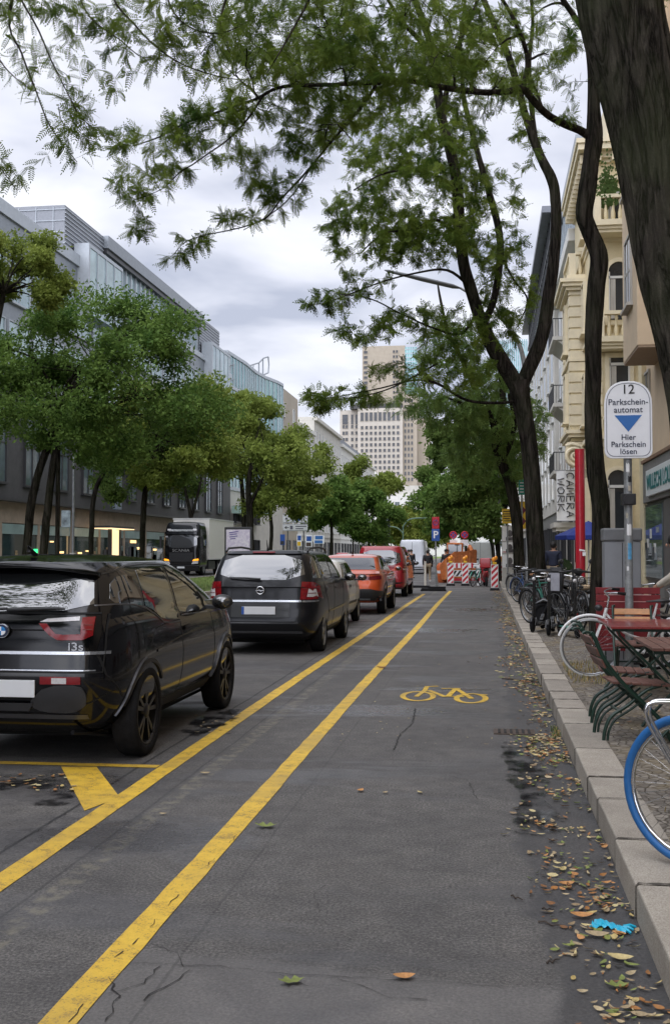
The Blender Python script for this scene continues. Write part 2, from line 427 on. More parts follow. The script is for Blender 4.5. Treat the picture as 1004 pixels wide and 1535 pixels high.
def strip_xy(path, wd, z=.004, jit=0):
    """flat ribbon along a ground path; wd may be a number or list"""
    P = [Vector((p[0], p[1])) for p in path]; vs = []; fs = []
    for i, p in enumerate(P):
        a = P[max(i-1, 0)]; b = P[min(i+1, len(P)-1)]; t = (b-a).normalized(); n = Vector((-t.y, t.x))
        w_ = (wd[i] if isinstance(wd, (list, tuple)) else wd)/2
        j1, j2 = (rnd.uniform(-jit, jit), rnd.uniform(-jit, jit)) if jit else (0, 0)
        vs += [(*(p+n*(w_+j1)), z), (*(p-n*(w_+j2)), z)]
    for i in range(len(P)-1): fs.append((2*i, 2*i+1, 2*i+3, 2*i+2))
    return vs, fs

structure(MB().sheet([(-1500, -60), (1500, -60), (1500, 2500), (-1500, 2500)], -.06).build('ground', M_['soil']))
structure(MB().sheet([(-23, -12), (KX, -12), (KX, 700), (-23, 700)], 0).build('road', M_['asphalt']))
# pavement right
m = MB(); m.bb(KX+KW, 6.6, -12, 260, -.05, KT-.012); structure(m.build('pavement', M_['cobbles']))
m = MB(); m.sheet([(2.75, -12), (4.1, -12), (4.1, 260), (2.75, 260)], KT-.006); structure(m.build('paved_path', M_['slabs']))
m = MB(); m.bb(-29, -23, -12, 330, -.05, .12); structure(m.build('far_pavement', M_['slabs']))
# kerb of granite blocks
m = MB(); y = -6.0; joints = []
while y < 150:
    joints.append(y)
    L_ = rnd.choice((.62, .75, .9, 1.0, 1.15)) if y < 40 else 2.0
    ox = rnd.uniform(-.006, .006); oz = rnd.uniform(-.004, .004)
    m.box((KX+KW/2+ox, y+L_/2, (KT+oz)/2-.05), (KW-.004, L_-.010, KT+oz+.1), rz=rnd.uniform(-.004, .004)); y += L_
structure(m.build('kerb', M_['granite'], bevel=.011))
m = MB()
for jy in joints:
    if jy > 60: continue
    n = 9; a = [(KX-.003, KT-.012)]+[(KX+.012+(KW-.024)*k/n, KT+.0035) for k in range(n+1)]; vs = []
    vs += [(KX-.003, jy-.013, 0), (KX-.003, jy+.013, 0)]
    for x_, z_ in a: h = rnd.uniform(.004, .013)*(1+max(0, jy-4)*.09); vs += [(x_, jy-h+rnd.uniform(-.004, .004), z_), (x_, jy+h+rnd.uniform(-.004, .004), z_)]
    m.add(vs, [(2*k, 2*k+1, 2*k+3, 2*k+2) for k in range(len(vs)//2-1)])
structure(m.build('kerb_joints', mat('joint_dirt', (.075, .065, .052), .95, var=.4, scale=30)))
# median with grass, its kerb
m = MB(); m.bb(-16.4, -10.3, 26, 330, -.05, .115); structure(m.build('median_lawn', M_['grass_lawn']))
m = MB(); m.bb(-10.3, -10.12, 25.8, 330, -.05, .13); m.bb(-16.58, -16.4, 25.8, 330, -.05, .13); m.bb(-23, -22.8, -12, 330, -.05, .135)
structure(m.build('median_kerb', M_['granite']))
# yellow cycle-lane markings
def road_line(name, path, wd, jit=.004, z=.004):
    v, f = strip_xy(path, wd, z, jit); m = MB(); m.add(v, f); o = m.build(name, M_['yellow_paint']); structure(o); return o
ys = [-2+.25*i for i in range(172)]
road_line('lane_marking', [(-2.345+.012*math.sin(y_*.35), y_) for y_ in ys], .135)
ys = [-2+.25*i for i in range(185)]
road_line('lane_marking', [(-1.455+.014*math.sin(y_*.3+1), y_) for y_ in ys], .132)
road_line('bay_marking', [(-2.42-.2*i, 7.80-.004*i) for i in range(14)], .10)
m = MB(); m.sheet([tuple(atZ(*q).xy) for q in ((92, 1150), (145, 1150), (180, 1196), (127, 1216))], .0042); structure(m.build('bay_marking', M_['yellow_paint']))
# bicycle pictogram
def px_strip(m, pts, wd, z=.004):
    v, f = strip_xy([tuple(atZ(540+a/3.862, 980+b/3.862).xy) for a, b in pts], wd, z); m.add(v, f)
m = MB()
for i, (cx, cy, rx, ry) in enumerate(((333, 247, 88, 26), (640, 260, 84, 26))):
    px_strip(m, [(cx+rx*math.cos(2*PI*k/36), cy+ry*math.sin(2*PI*k/36)) for k in range(37)], .062, .0040+i*.0003)
for i, (pts, wd) in enumerate(((((450, 189), (385, 192), (372, 214), (322, 250)), .055), (((395, 213), (490, 251)), .06), (((468, 203), (580, 203)), .05),
                 (((548, 206), (505, 250)), .06), (((556, 206), (645, 262)), .06), (((500, 249), (600, 251)), .05), (((640, 234), (735, 241)), .04))):
    px_strip(m, pts, wd, .0046+.0003*i)
structure(m.build('bicycle_marking', M_['yellow_paint']))
# cracks
def crack(pts, wd=.012):
    P = [atZ(*q).xy for q in pts]; fine = []
    for a, b in zip(P, P[1:]):
        n = max(2, int((b-a).length/.035))
        for i in range(n): fine.append(a.lerp(b, i/n)+Vector((rnd.uniform(-1, 1), rnd.uniform(-1, 1)))*.009)
    fine.append(P[-1])
    return strip_xy([tuple(p) for p in fine], [wd*.55*rnd.uniform(.15, 1.3) for _ in fine], .0048)
m = MB()
for pts, wd in [([(196, 1445), (260, 1447), (330, 1450), (420, 1461), (500, 1464), (600, 1470), (760, 1480)], .007),
                ([(158, 1535), (178, 1495), (168, 1478), (165, 1468)], .012), ([(165, 1490), (215, 1475), (240, 1450)], .009),
                ([(215, 1500), (250, 1480), (285, 1455)], .009), ([(225, 1415), (265, 1430), (275, 1450)], .005),
                ([(590, 1125), (600, 1100), (618, 1085), (622, 1062)], .02), ([(505, 1468), (545, 1480), (585, 1497), (640, 1500)], .007),
                ([(420, 1462), (430, 1470), (462, 1480)], .006), ([(1, 1275), (60, 1245), (120, 1207)], .007), ([(480, 1370), (470, 1340), (500, 1320)], .004),
                ([(715, 1200), (700, 1170), (660, 1160)], .006)]:
    v, f = crack(pts, wd); m.add(v, f)
structure(m.build('asphalt_cracks', M_['crack_tar']))
m = MB()
for pts, wd in [([(128, 1508), (115, 1522), (103, 1535)], .009), ([(175, 1436), (185, 1428)], .012), ([(197, 1419), (208, 1408)], .014), ([(226, 1392), (232, 1380)], .012), ([(252, 1360), (268, 1343)], .008), ([(310, 1300), (322, 1288)], .006), ([(345, 1265), (356, 1252)], .005)]:
    v, f = crack(pts, wd); m.add([(a, b, .0062) for a, b, c in v], f)
structure(m.build('paint_cracks', M_['crack_tar']))
# puddles
def puddle(pts, z=.005):
    P = [Vector(atZ(*q).xy) for q in pts]; n = len(P); o = []
    for i in range(n):                                             # closed Catmull-Rom with ragged rim
        p0, p1, p2, p3 = P[i-1], P[i], P[(i+1) % n], P[(i+2) % n]
        for k in range(8):
            t = k/8; q = .5*((2*p1)+(p2-p0)*t+(2*p0-5*p1+4*p2-p3)*t*t+(-p0+3*p1-3*p2+p3)*t**3)
            o.append(tuple(q+Vector((rnd.uniform(-1, 1), rnd.uniform(-1, 1)))*.012))
    c_ = Vector((sum(q[0] for q in o), sum(q[1] for q in o)))/len(o); k_ = len(o); R_ = [[tuple(c_+(Vector(q)-c_)*f_) for q in o] for f_ in (1.15, .72, .3)]
    vs = [(a, b, z) for r_ in R_ for a, b in r_]; fs = [(j*k_+i, j*k_+(i+1) % k_, (j+1)*k_+(i+1) % k_, (j+1)*k_+i) for j in range(2) for i in range(k_)]+[tuple(2*k_+i for i in range(k_))]
    m = MB(); m.add(vs, fs); x = m.build('puddle', M_['puddle_water']); structure(x)
    at = x.data.attributes.new('fade', 'FLOAT', 'POINT'); at.data.foreach_set('value', [0.0]*k_+[1.0]*(2*k_))
puddle([(752, 1112), (790, 1110), (806, 1140), (830, 1162), (820, 1200), (850, 1238), (836, 1275), (795, 1275), (766, 1240), (776, 1195), (752, 1160)])
puddle([(-40, 1172), (20, 1166), (70, 1165), (104, 1172), (80, 1183), (20, 1186), (-40, 1190)])
puddle([(52, 1197), (84, 1188), (116, 1192), (110, 1206), (78, 1211), (48, 1207)])
puddle([(262, 1098), (290, 1076), (330, 1062), (366, 1064), (356, 1082), (322, 1096), (290, 1108)])
# drain cover in the gutter
t = thing('drain_cover', 'rusty flat drain cover set in the asphalt beside the kerb', 'drain cover', atZ(770, 1098))
m = MB(); m.box((0, 0, .004), (.36, .26, .012)); m.build('frame', mat('rusty_iron', (.10, .075, .06), .7, .4, var=.4, scale=30, bump=.3), t)
m = MB(); [m.box((-.13+.052*i, 0, .0115), (.022, .2, .006)) for i in range(6)]; m.build('grate', M_['crack_tar'], t)

# ------------------------------------------------------------------ fallen leaves
def leaf_m(name, a, b_):
    def f(t, b, o):
        g = G(t); geo = g.n('NewGeometry'); i = geo.outputs['Random Per Island']
        c = g.ramp(i, [(0, a), (1, b_)]); n = g.noise(geo.outputs['Position'], 60, 3)
        c = g.mix(.5, c, g.ramp(n, [(.35, (.55,)*3), (.65, (1.15,)*3)]), 'MULTIPLY'); g.link(c, b.inputs['Base Color']); b.inputs['Roughness'].default_value = .7
    return node_mat(name, f)
leaf_m('leaf_tan', (.26, .18, .10), (.52, .42, .25)); leaf_m('leaf_yellow', (.50, .36, .12), (.62, .53, .28))
leaf_m('leaf_brown', (.16, .07, .025), (.38, .17, .05)); leaf_m('leaf_olive', (.10, .15, .03), (.27, .30, .08)); leaf_m('leaf_orange', (.42, .18, .05), (.62, .32, .12))
LM = [M_['leaf_tan'], M_['leaf_yellow'], M_['leaf_brown'], M_['leaf_olive'], M_['leaf_orange']]
def leaf(m, c, L_, wd, rz, tilt, mi, curl=.25, lobes=0):
    A = Matrix.Translation(c) @ Matrix.Rotation(rz, 4, 'Z') @ Matrix.Rotation(tilt, 4, 'X')
    n = 7; vs = []; fs = []
    for i in range(n):
        t = i/(n-1); w_ = wd*math.sin(PI*min(1, .06+t*.94))**.8
        if lobes: w_ *= (1, .35)[i % 2]*1.25 if 0 < i < n-1 else 1
        zc = curl*L_*(4*(t-.5)**2)*.4
        vs += [(-L_/2+L_*t, -w_/2, zc+curl*w_*.5), (-L_/2+L_*t, 0, zc), (-L_/2+L_*t, w_/2, zc+curl*w_*.5)]
    for i in range(n-1):
        a = 3*i; fs += [(a, a+1, a+4, a+3), (a+1, a+2, a+5, a+4)]
    m.M = A; m.add(vs, fs, mi, True); m.M = Matrix()
m = MB(); r2 = random.Random(3)
def litter(n, y0, y1, xc, xs, big=1, pw=1, zb=.006, mis=None):
    for _ in range(n):
        if _ % 7 == 0: cy_, cx_ = y0+(y1-y0)*r2.random()**pw, r2.gauss(xc, xs)
        y_ = cy_+r2.gauss(0, .05*(1+y0*.06)); x_ = min(KX-.02, cx_+r2.gauss(0, .05))
        if _ % 5 == 0: y_ = y0+(y1-y0)*r2.random(); x_ = min(KX-.02, r2.gauss(xc, xs*1.2))
        L_ = r2.uniform(.018, .062)*big
        leaf(m, (x_, y_, zb+L_*.05), L_, L_*r2.uniform(.22, .5), r2.uniform(0, 2*PI), r2.uniform(-.5, .5), r2.choice(mis or (0, 0, 0, 0, 1, 1, 2, 2, 3, 3, 4)), r2.uniform(.05, .5))
for a, b_, n, xc, xs in ((8.3, 9.6, 260, .50, .09), (8.6, 9.5, 130, .36, .09), (9.6, 12.5, 240, .52, .07), (12.5, 17, 480, .47, .10), (17, 30, 900, .48, .10), (30, 46, 700, .44, .12),
                         (6.9, 8.3, 100, .40, .13), (5.9, 6.9, 60, .33, .14), (5.2, 5.9, 110, .42, .11), (4.4, 5.2, 110, .46, .09), (3.2, 4.4, 130, .49, .08), (3.0, 9, 150, .54, .06), (9, 20, 160, .58, .04)):
    litter(n, a, b_, xc, xs, 1 if a < 12 else 1.15)
litter(60, 15.2, 16.6, .25, .18)
tag(m.build('leaf_litter', LM, fix=False), 'dry yellow and brown leaves scattered along the gutter and kerb', 'fallen leaves', kind='stuff')
m = MB()
for _ in range(900):
    y_ = 9+40*r2.random()**1.5; x_ = r2.uniform(.95, 2.6) if r2.random() < .75 else r2.uniform(-1.3, .3)
    L_ = r2.uniform(.015, .045) if x_ < .6 else r2.uniform(.03, .07); leaf(m, (x_, y_, .006 if x_ < .6 else KT), L_, L_*.4, r2.uniform(0, 6.3), 0, r2.choice((0, 0, 1, 2)), .2)
for _ in range(34):
    q = atZ(r2.uniform(-20, 120), r2.uniform(1162, 1190)); L_ = r2.uniform(.03, .07); leaf(m, (q.x, q.y, .008), L_, L_*.45, r2.uniform(0, 6.3), .1, r2.choice((0, 1, 2)), .3)
for _ in range(14):
    q = atZ(r2.uniform(290, 360), r2.uniform(1070, 1100)); leaf(m, (q.x, q.y, .008), .05, .022, r2.uniform(0, 6.3), .1, 0, .3)
tag(m.build('leaf_scatter', LM, fix=False), 'small dry leaves strewn thinly over pavement and road', 'fallen leaves', kind='stuff')
for q, L_, mi, rz, lab in (((606, 1468), .085, 4, .3, 'bright orange curled leaf lying on the lane close to the camera'),
                       ((437, 1475), .10, 3, .4, 'lobed green leaf lying flat on the paler asphalt'),
                       ((540, 1187), .075, 4, 1.2, 'small orange leaf in the middle of the cycle lane'),
                       ((308, 1161), .075, 0, .2, 'pale leaf between the two yellow lines near the bay corner'),
                       ((572, 1002), .14, 2, .2, 'brown leaf lying on the right yellow line'),
                       ((629, 1190), .06, 1, 2.2, 'small yellow leaf right of the small orange leaf'),
                       ((577, 1190), .05, 0, .9, 'tiny tan leaf between the orange and yellow leaves'),
                       ((399, 1241), .13, 3, .1, 'fresh green sprig lying right of the right yellow line'),
                       ((245, 1222), .045, 0, .1, 'tiny pale leaf in front of the bay hatching'),
                       ((560, 1240), .0, 0, 0, ''), ((872, 1376), .10, 4, .1, 'orange brown leaf left of the blue glove'),
                       ((895, 1405), .10, 0, .0, 'tan leaf touching the lower edge of the blue glove'),
                       ((849, 1328), .085, 4, .4, 'rust coloured leaf in the gutter above the blue glove'),
                       ((930, 1440), .10, 1, -.1, 'long yellow leaf in the gutter below the blue glove'),
                       ((925, 1481), .09, 3, .2, 'olive leaf in the gutter near the bottom edge')):
    if not L_: continue
    m = MB(); leaf(m, (0, 0, .008), L_, L_*.5, rz, .1, 0, .35, lobes=(mi == 3)); o = m.build('fallen_leaf', LM[mi], fix=False)
    o.location = atZ(*q); tag(o, lab, 'leaf', 'single fallen leaves on the asphalt')
# blue glove
m = MB(); pts = []
nx, ny = 26, 12; vs = []; fs = []
for i in range(nx):
    for j in range(ny):
        u, v = i/(nx-1), j/(ny-1)
        wd = .034+.02*math.sin(u*9)*.4+(.016 if u < .25 else 0)
        z_ = .012+.014*abs(math.sin(u*14+v*5))*(1-abs(2*v-1))+.006*math.sin(u*31+v*17)
        vs.append((-.075+.15*u, (v-.5)*wd*2*(1-.3*u)+.016*math.sin(u*5), max(.004, z_)))
for i in range(nx-1):
    for j in range(ny-1): fs.append((i*ny+j, (i+1)*ny+j, (i+1)*ny+j+1, i*ny+j+1))
m.add(vs, fs, 0, True)
for a in (.5, .1, -.35):
    m.tube([(.05, .02*a*2, .012), (.075, .035*a*2, .018), (.095, .05*a*2, .01)], [.009, .008, .006], 7)
o = m.build('disposable_glove', mat('glove_blue', (.01, .42, .62), .35, var=.1, coat=.4)); o.location = atZ(914, 1393); o.rotation_euler.z = -.35
tag(o, 'crumpled light blue disposable glove among leaves in the gutter', 'glove')
# twigs
for i, (a, b_, lab) in enumerate((((806, 1384), (858, 1394), 'longest thin dark twig left of the blue glove'), ((819, 1446), (838, 1440), 'short twig in the gutter below the longest twig'),
                            ((765, 1345), (783, 1351), 'thin curved twig on the lane beside the dark gutter strip'), ((812, 1364), (829, 1366), 'tiny twig just above the longest twig'),
                            ((752, 1018), (815, 1024), 'leafy fallen branch reaching from the kerb into the lane'))):
    A, B = atZ(*a), atZ(*b_); m = MB(); c = (A+B)/2
    pts = [A.lerp(B, t/5)-c+Vector((0, .012*math.sin(t*2.1), .006+.004*(t % 2))) for t in range(6)]
    m.tube(pts, [.004, .0045, .004, .0035, .003, .002] if i < 4 else [.008, .009, .008, .007, .006, .004], 5)
    o = m.build('twig', mat('twig_bark', (.06, .045, .035), .9, var=.2)); o.location = c; tag(o, lab, 'twig', 'fallen twigs')
# weeds and dry grass at the tree pits
def blades(n, x0, x1, y0, y1, h, z, r):
    m = MB()
    for _ in range(n):
        x_, y_ = r.uniform(x0, x1), r.uniform(y0, y1); a = r.uniform(0, 6.3); hh = h*r.uniform(.4, 1); l = r.uniform(.1, .7)*hh; w_ = .004
        c, s_ = math.cos(a), math.sin(a)
        m.add([(x_-s_*w_, y_+c*w_, z), (x_+s_*w_, y_-c*w_, z), (x_+c*l*.4+s_*w_*.7, y_+s_*l*.4-c*w_*.7, z+hh*.6), (x_+c*l*.4-s_*w_*.7, y_+s_*l*.4+c*w_*.7, z+hh*.6), (x_+c*l, y_+s_*l, z+hh)], [(0, 1, 2, 3), (3, 2, 4)], r.choice((0, 0, 1, 2)))
    return m
gm = [mat('blade_green', (.06, .13, .02), .7, var=0), mat('blade_dry', (.36, .27, .11), .8, var=0), mat('blade_olive', (.14, .15, .04), .8, var=0)]
m = blades(900, .98, 1.9, 5.0, 6.3, .10, KT-.012, random.Random(5)); tag(m.build('weeds', gm, fix=False), 'sparse weeds on bare soil behind the blue tyred wheel', 'weeds', kind='stuff')
m = blades(900, .95, 1.7, 12.2, 14.5, .08, KT-.012, random.Random(6)); tag(m.build('weeds', [gm[1], gm[1], gm[2]], fix=False), 'dry yellow grass around the white rimmed wheel', 'weeds', kind='stuff')
m = blades(60, .56, .62, 9.4, 9.9, .07, 0, random.Random(8)); tag(m.build('weeds', gm, fix=False), 'small green tuft growing against the kerb face', 'weeds', kind='stuff')
m = blades(9000, -16.2, -10.4, 36, 66, .16, .11, random.Random(9)); tag(m.build('lawn_grass', [gm[0], gm[2], gm[2]], fix=False), 'short grass growing on the central reservation', 'grass', kind='stuff')
# ================================================================== BUILDINGS
mat('dark_cladding', (.055, .053, .053), .55, var=.25, scale=2, bump=.1)
mat('zinc', (.25, .27, .29), .4, .5, var=.12, scale=3)
mat('zinc_light', (.42, .45, .48), .4, .3, var=.08, scale=3)
mat('tan_stone', (.30, .24, .175), .7, var=.2, scale=1.5)
mat('cream', (.62, .53, .34), .75, var=.16, scale=1.2, bump=.1, bscale=12)
mat('cream_light', (.68, .60, .43), .75, var=.10, scale=2)
mat('peach', (.60, .47, .32), .75, var=.08, scale=1.2)
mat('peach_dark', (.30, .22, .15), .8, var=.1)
mat('shop_grey', (.17, .165, .16), .5, var=.15, scale=3)
mat('pale_render', (.50, .48, .43), .8, var=.12, scale=.7)
mat('white_render', (.62, .61, .57), .8, var=.10, scale=.8)
mat('beige_stone', (.38, .33, .26), .75, var=.10, scale=.4)
mat('beige_stone_light', (.50, .46, .40), .75, var=.08, scale=.4)
mat('window_dark', (.03, .035, .04), .06, var=.4, scale=.8, spec=.8)
mat('window_mid', (.10, .13, .14), .06, var=.5, scale=.6, spec=.9)
mat('teal_glass', (.16, .32, .33), .08, .25, var=.35, scale=.5, spec=.9)
mat('pale_glass', (.30, .40, .42), .08, .3, var=.3, scale=.7, spec=.9)
mat('frame_white', (.6, .6, .58), .5, var=.05)
mat('frame_dark', (.03, .03, .032), .4, var=.1)
mat('roof_grey', (.16, .17, .19), .5, .3, var=.2, scale=2)
mat('curtain', (.42, .40, .36), .8, var=.3, scale=4, streak=.1)
mat('warm_light', (1, .62, .26), .5, emit=1.3, var=.3, scale=3)
mat('lit_panel', (1.0, .70, .38), .5, emit=.95, var=.1, scale=2)
mat('green_light', (.05, 1, .3), .5, emit=1.2, var=0)
def win_mesh(w_, h, frame=.07, cols=1, rows=1, depth=.10, sill=True, fm=0, arch=False):
    """window in the XZ plane, outside is -Y, origin bottom centre"""
    m = MB(); d = depth
    m.bb(-w_/2, w_/2, -.03, .05, 0, h, 1)
    m.bb(-w_/2-.005, -w_/2+frame, -d, .02, 0, h); m.bb(w_/2-frame, w_/2+.005, -d, .02, 0, h)
    m.bb(-w_/2+frame, w_/2-frame, -d, .02, 0, frame); m.bb(-w_/2+frame, w_/2-frame, -d, .02, h-frame, h+.004)
    for i in range(1, cols): x = -w_/2+w_*i/cols; m.bb(x-frame*.4, x+frame*.4, -d*.8, .0, frame, h-frame)
    for i in range(1, rows): z = h*i/rows; m.bb(-w_/2+frame, w_/2-frame, -d*.7, -.01, z-frame*.4, z+frame*.4)
    if sill: m.bb(-w_/2-.1, w_/2+.1, -d-.1, .03, -.09, -.004, 0)
    return m
def windows(parent, items, mats, name='window', limit=100, **k):
    """items: (x, y, z, w, h, rz). The 100 largest become parts, the rest one part"""
    cache = {}; rest = []
    for i, (x, y, z, w_, h, rz) in enumerate(items):
        if i < limit:
            key = (round(w_, 3), round(h, 3))
            if key not in cache:
                o = win_mesh(w_, h, **k).build(name, mats, parent); cache[key] = o
            else:
                o = cache[key].copy(); COL.objects.link(o)
            o.location = (x, y, z); o.rotation_euler.z = rz
        else: rest.append((x, y, z, w_, h, rz))
    if rest:
        m = MB()
        for x, y, z, w_, h, rz in rest:
            q = win_mesh(w_, h, **k); M = Matrix.Translation((x, y, z)) @ Matrix.Rotation(rz, 4, 'Z')
            m.M = M; o_ = len(m.v); m.v += [tuple(M @ Vector(v)) for v in q.v]; m.f += [[a+o_ for a in f] for f in q.f]; m.m += q.m; m.sm += q.sm
        m.M = Matrix(); tag(m.build(name, mats, parent), kind='stuff')
LE = PI/2      # facade of the left side faces +X
RI = -PI/2     # facade of the right side faces -X
def part(name, material, parent, bevel=0, *boxes):
    m = MB()
    for b in boxes: m.bb(*b)
    return m.build(name, material, parent, bevel)
XL = -27.0
# ---- left: long dark office block
A = thing('office_building', 'long dark grey office block with metal clad top storey behind the left trees', 'building', (0, 0, 0))
part('wall', M_['dark_cladding'], A, 0, (-46, XL, -45, 112, 4.6, 11.5))
part('upper_wall', M_['zinc'], A, 0, (-46, XL, -45, 72.6, 11.5, 21.4), (-46, XL, 72.6, 112, 11.5, 20.4))
part('parapet', M_['zinc_light'], A, .02, (-27.3, -26.85, 30, 72.7, 20.7, 21.5), (-27.3, -26.85, 72.7, 112.1, 20.1, 20.6))
part('stone_band', M_['tan_stone'], A, 0, (-46, XL+.05, -45, 112, 3.25, 4.45))
part('canopy', M_['frame_dark'], A, 0, (-27.6, XL+.7, 30, 112, 4.45, 4.62))
part('shop_interior', mat('shop_inside', (.075, .07, .06), .5, var=.6, scale=1.2), A, 0, (-45, XL-1.2, -45, 112, 0, 3.25))
part('shopfront_glass', mat('shop_glass', (.025, .045, .045), .04, var=.3, spec=.9), A, 0, (-27.12, XL-.02, 30, 112, .5, 2.62))
part('teal_band', mat('band_teal', (.22, .32, .30), .3, var=.25, scale=.7), A, 0, (-27.14, XL+.02, 30, 112, 2.62, 3.2))
part('plinth', M_['tan_stone'], A, 0, (-27.3, XL+.03, 30, 112, 0, .5))
m = MB(); y_ = 31
while y_ < 112:
    m.bb(XL-.1, XL+.08, y_, y_+.25, .5, 3.24); y_ += 5.2
m.build('pilaster', M_['tan_stone'], A)
m = MB()
for q, s_ in (((200, 812), .5), ((209, 822), .4), ((92, 828), .3), ((131, 826), .2), ((232, 824), .35), ((262, 818), .3), ((48, 832), .3), ((120, 829), .25), ((78, 812), .2)):
    p = atX(*q, XL-.0); m.bb(XL+.0, XL+.03, p.y-s_*1.3, p.y+s_*1.3, p.z-s_*.22, p.z+s_*.22)
m.build('shop_lamp', M_['warm_light'], A)
p = atX(54, 826, XL); m = MB(); m.bb(XL, XL+.04, p.y-.3, p.y+.3, p.z-.12, p.z+.12); m.build('green_sign', M_['green_light'], A)
m = MB()
for _ in range(70):                                                # things on display
    y_ = rnd.uniform(50, 108); h = rnd.uniform(.3, 1.5); m.bb(XL-.01, XL+.02, y_, y_+rnd.uniform(.2, 1.1), .6, .6+h, rnd.choice((0, 1, 2, 3)))
m.build('shop_display', [mat('disp_a', (.20, .18, .15), .6, var=.5), mat('disp_b', (.05, .05, .06), .5, var=.5), mat('disp_c', (.10, .16, .15), .3, var=.5), mat('disp_d', (.28, .20, .10), .6, var=.5)], A)
# tall window slots in the dark wall
items = []
for y_ in [52+4.6*i for i in range(13)]: items.append((XL+.02, y_, 5.5, 2.1, 4.6, LE))
windows(A, items, [M_['frame_dark'], M_['window_mid']], cols=2, rows=2, depth=.12)
m = MB(); p = atX(173, 700, XL); m.bb(XL, XL+.35, p.y-.5, p.y+.5, 4.7, 11); m.build('column', mat('blue_grey', (.22, .26, .30), .4, .3, var=.1), A)
items = [(XL+.02, y_, z_, 2.9, 2.7, LE) for z_ in (12.2, 16.0) for y_ in [46+3.3*i for i in range(20)]]
windows(A, items, [M_['zinc_light'], M_['pale_glass']], name='upper_window', cols=2, rows=1, depth=.10)
# top storey
P = A
m = MB(); m.bb(-31.6, -27.4, 67, 74.2, 20.3, 24.5); m.bb(-31.6, -27.4, 100.6, 108.5, 20.3, 24.5); m.build('louvre_block', mat('louvre', (.22, .23, .25), .45, .4, var=.1), P)
m = MB()
for k in range(13): z_ = 20.9+k*.28; m.bb(-27.42, -27.34, 67.02, 74.18, z_, z_+.06); m.bb(-27.42, -27.34, 100.62, 108.48, z_, z_+.06)
for k in range(5): m.bb(-31.62, -27.36, 66.94, 67.0, 21.2+.75*k, 21.24+.75*k)
for k in range(3): m.bb(-30.6+1.2*k, -30.56+1.2*k, 66.95, 67.0, 20.4, 24.4)
m.build('louvre', M_['zinc_light'], P)
part('fascia', M_['zinc'], P, 0, (-31.6, -27.0, 74.2, 100.6, 23.65, 24.55))
part('shade_box', M_['frame_dark'], P, 0, (-31.4, -27.15, 74.3, 100.5, 23.3, 23.65))
part('glazing', M_['pale_glass'], P, 0, (-31.4, -27.5, 74.3, 100.5, 20.6, 23.3))
m = MB(); y_ = 74.6
while y_ < 100.5:
    m.bb(-27.5, -27.36, y_, y_+.09, 20.6, 23.3); y_ += 1.15
m.bb(-27.5, -27.38, 74.3, 100.5, 21.0, 21.08); m.build('mullion', M_['zinc_light'], P)
for a, b_, z1 in ((68.3, 75.0, 22.3), (101, 108.5, 22.0)):
    part('glass_bay', M_['pale_glass'], P, 0, (-27.2, -26.25, a+.25, b_, 17.6, z1-.25))
    m = MB(); m.bb(-27.25, -26.2, a, a+.25, 17.4, z1); m.bb(-27.25, -26.2, a+.25, b_+.1, z1-.25, z1)
    for k in range(4): yy = a+1.6+k*1.7; m.bb(-26.25, -26.18, yy, yy+.08, 17.6, z1-.25)
    m.build('bay_frame', M_['zinc_light'], P)
# lit entrance kiosk box
t = thing('entrance_porch', 'flat lit porch roof over a glowing amber panel at the shopfront', 'porch', atX(165, 835, XL+1.2).xy.to_3d())
m = MB(); m.bb(-.3, 1.0, -2.8, 2.2, 3.2, 3.34); m.build('roof', M_['frame_dark'], t)
m = MB(); m.bb(-.2, 1.03, -2.75, 2.15, 3.14, 3.2); m.build('roof_lights', M_['lit_panel'], t)
m = MB(); m.bb(.35, .5, -1.0, .4, .9, 3.1); m.build('light_panel', M_['lit_panel'], t)
m = MB(); m.bb(.3, .52, -1.25, -1.02, 0, 3.14); m.bb(.3, .52, .42, .9, 0, 3.14); m.bb(.3, .5, -1.02, .42, 0, .88); m.build('post', M_['frame_dark'], t)
# ---- glass building with rounded corner
B = thing('glass_building', 'curved teal glass office building with a steel frame on its roof', 'building')
pl = [(-46, 112.5), (-27.6, 112.5), (-27.2, 120), (-27.3, 126), (-27.0, 130), (-26.2, 134), (-26.0, 136.5), (-26.6, 137.6), (-28, 138), (-46, 138)]
def prism_b(name, mt, poly, z0, z1, par): m = MB(); m.prism(poly, z1-z0, 'XY', z0); return m.build(name, mt, par)
prism_b('glazing', M_['teal_glass'], pl, 8.5, 23.2, B)
prism_b('base_wall', M_['pale_render'], pl, 0, 8.5, B)
def off(poly, d): return [(x+(d if x > -40 else 0), y_) for x, y_ in poly]
for z_ in (8.5, 12.2, 15.9, 19.6, 23.2): prism_b('floor_band', M_['zinc_light'], off(pl, .12), z_-.18, z_+.18, B)
m = MB()
for a, b_ in zip(pl[1:8], pl[2:9]):
    n = max(1, int(math.dist(a, b_)/1.2))
    for i in range(n):
        x = a[0]+(b_[0]-a[0])*i/n; yy = a[1]+(b_[1]-a[1])*i/n; m.bb(x-.02, x+.09, yy-.05, yy+.05, 8.6, 23.1)
m.build('mullion', M_['zinc_light'], B)
windows(B, [(-27.0+.0, y_, z_, 2, 1.8, LE) for z_ in (1.2, 4.8) for y_ in (114.5, 118, 121.5, 125)], [M_['frame_dark'], M_['window_dark']], cols=2, depth=.3)
m = MB(); p = atX(392, 768, -25); m.bb(-27, -24.5, p.y-6, p.y+2, p.z-.3, p.z+.5); m.build('awning', mat('awning_green', (.30, .42, .36), .5, var=.1), B)
m = MB()
f = lambda a, b_: atX(a, b_, -27.5)
def poly3(m, L, r=.09): m.tube([f(*q) for q in L], r, 5)
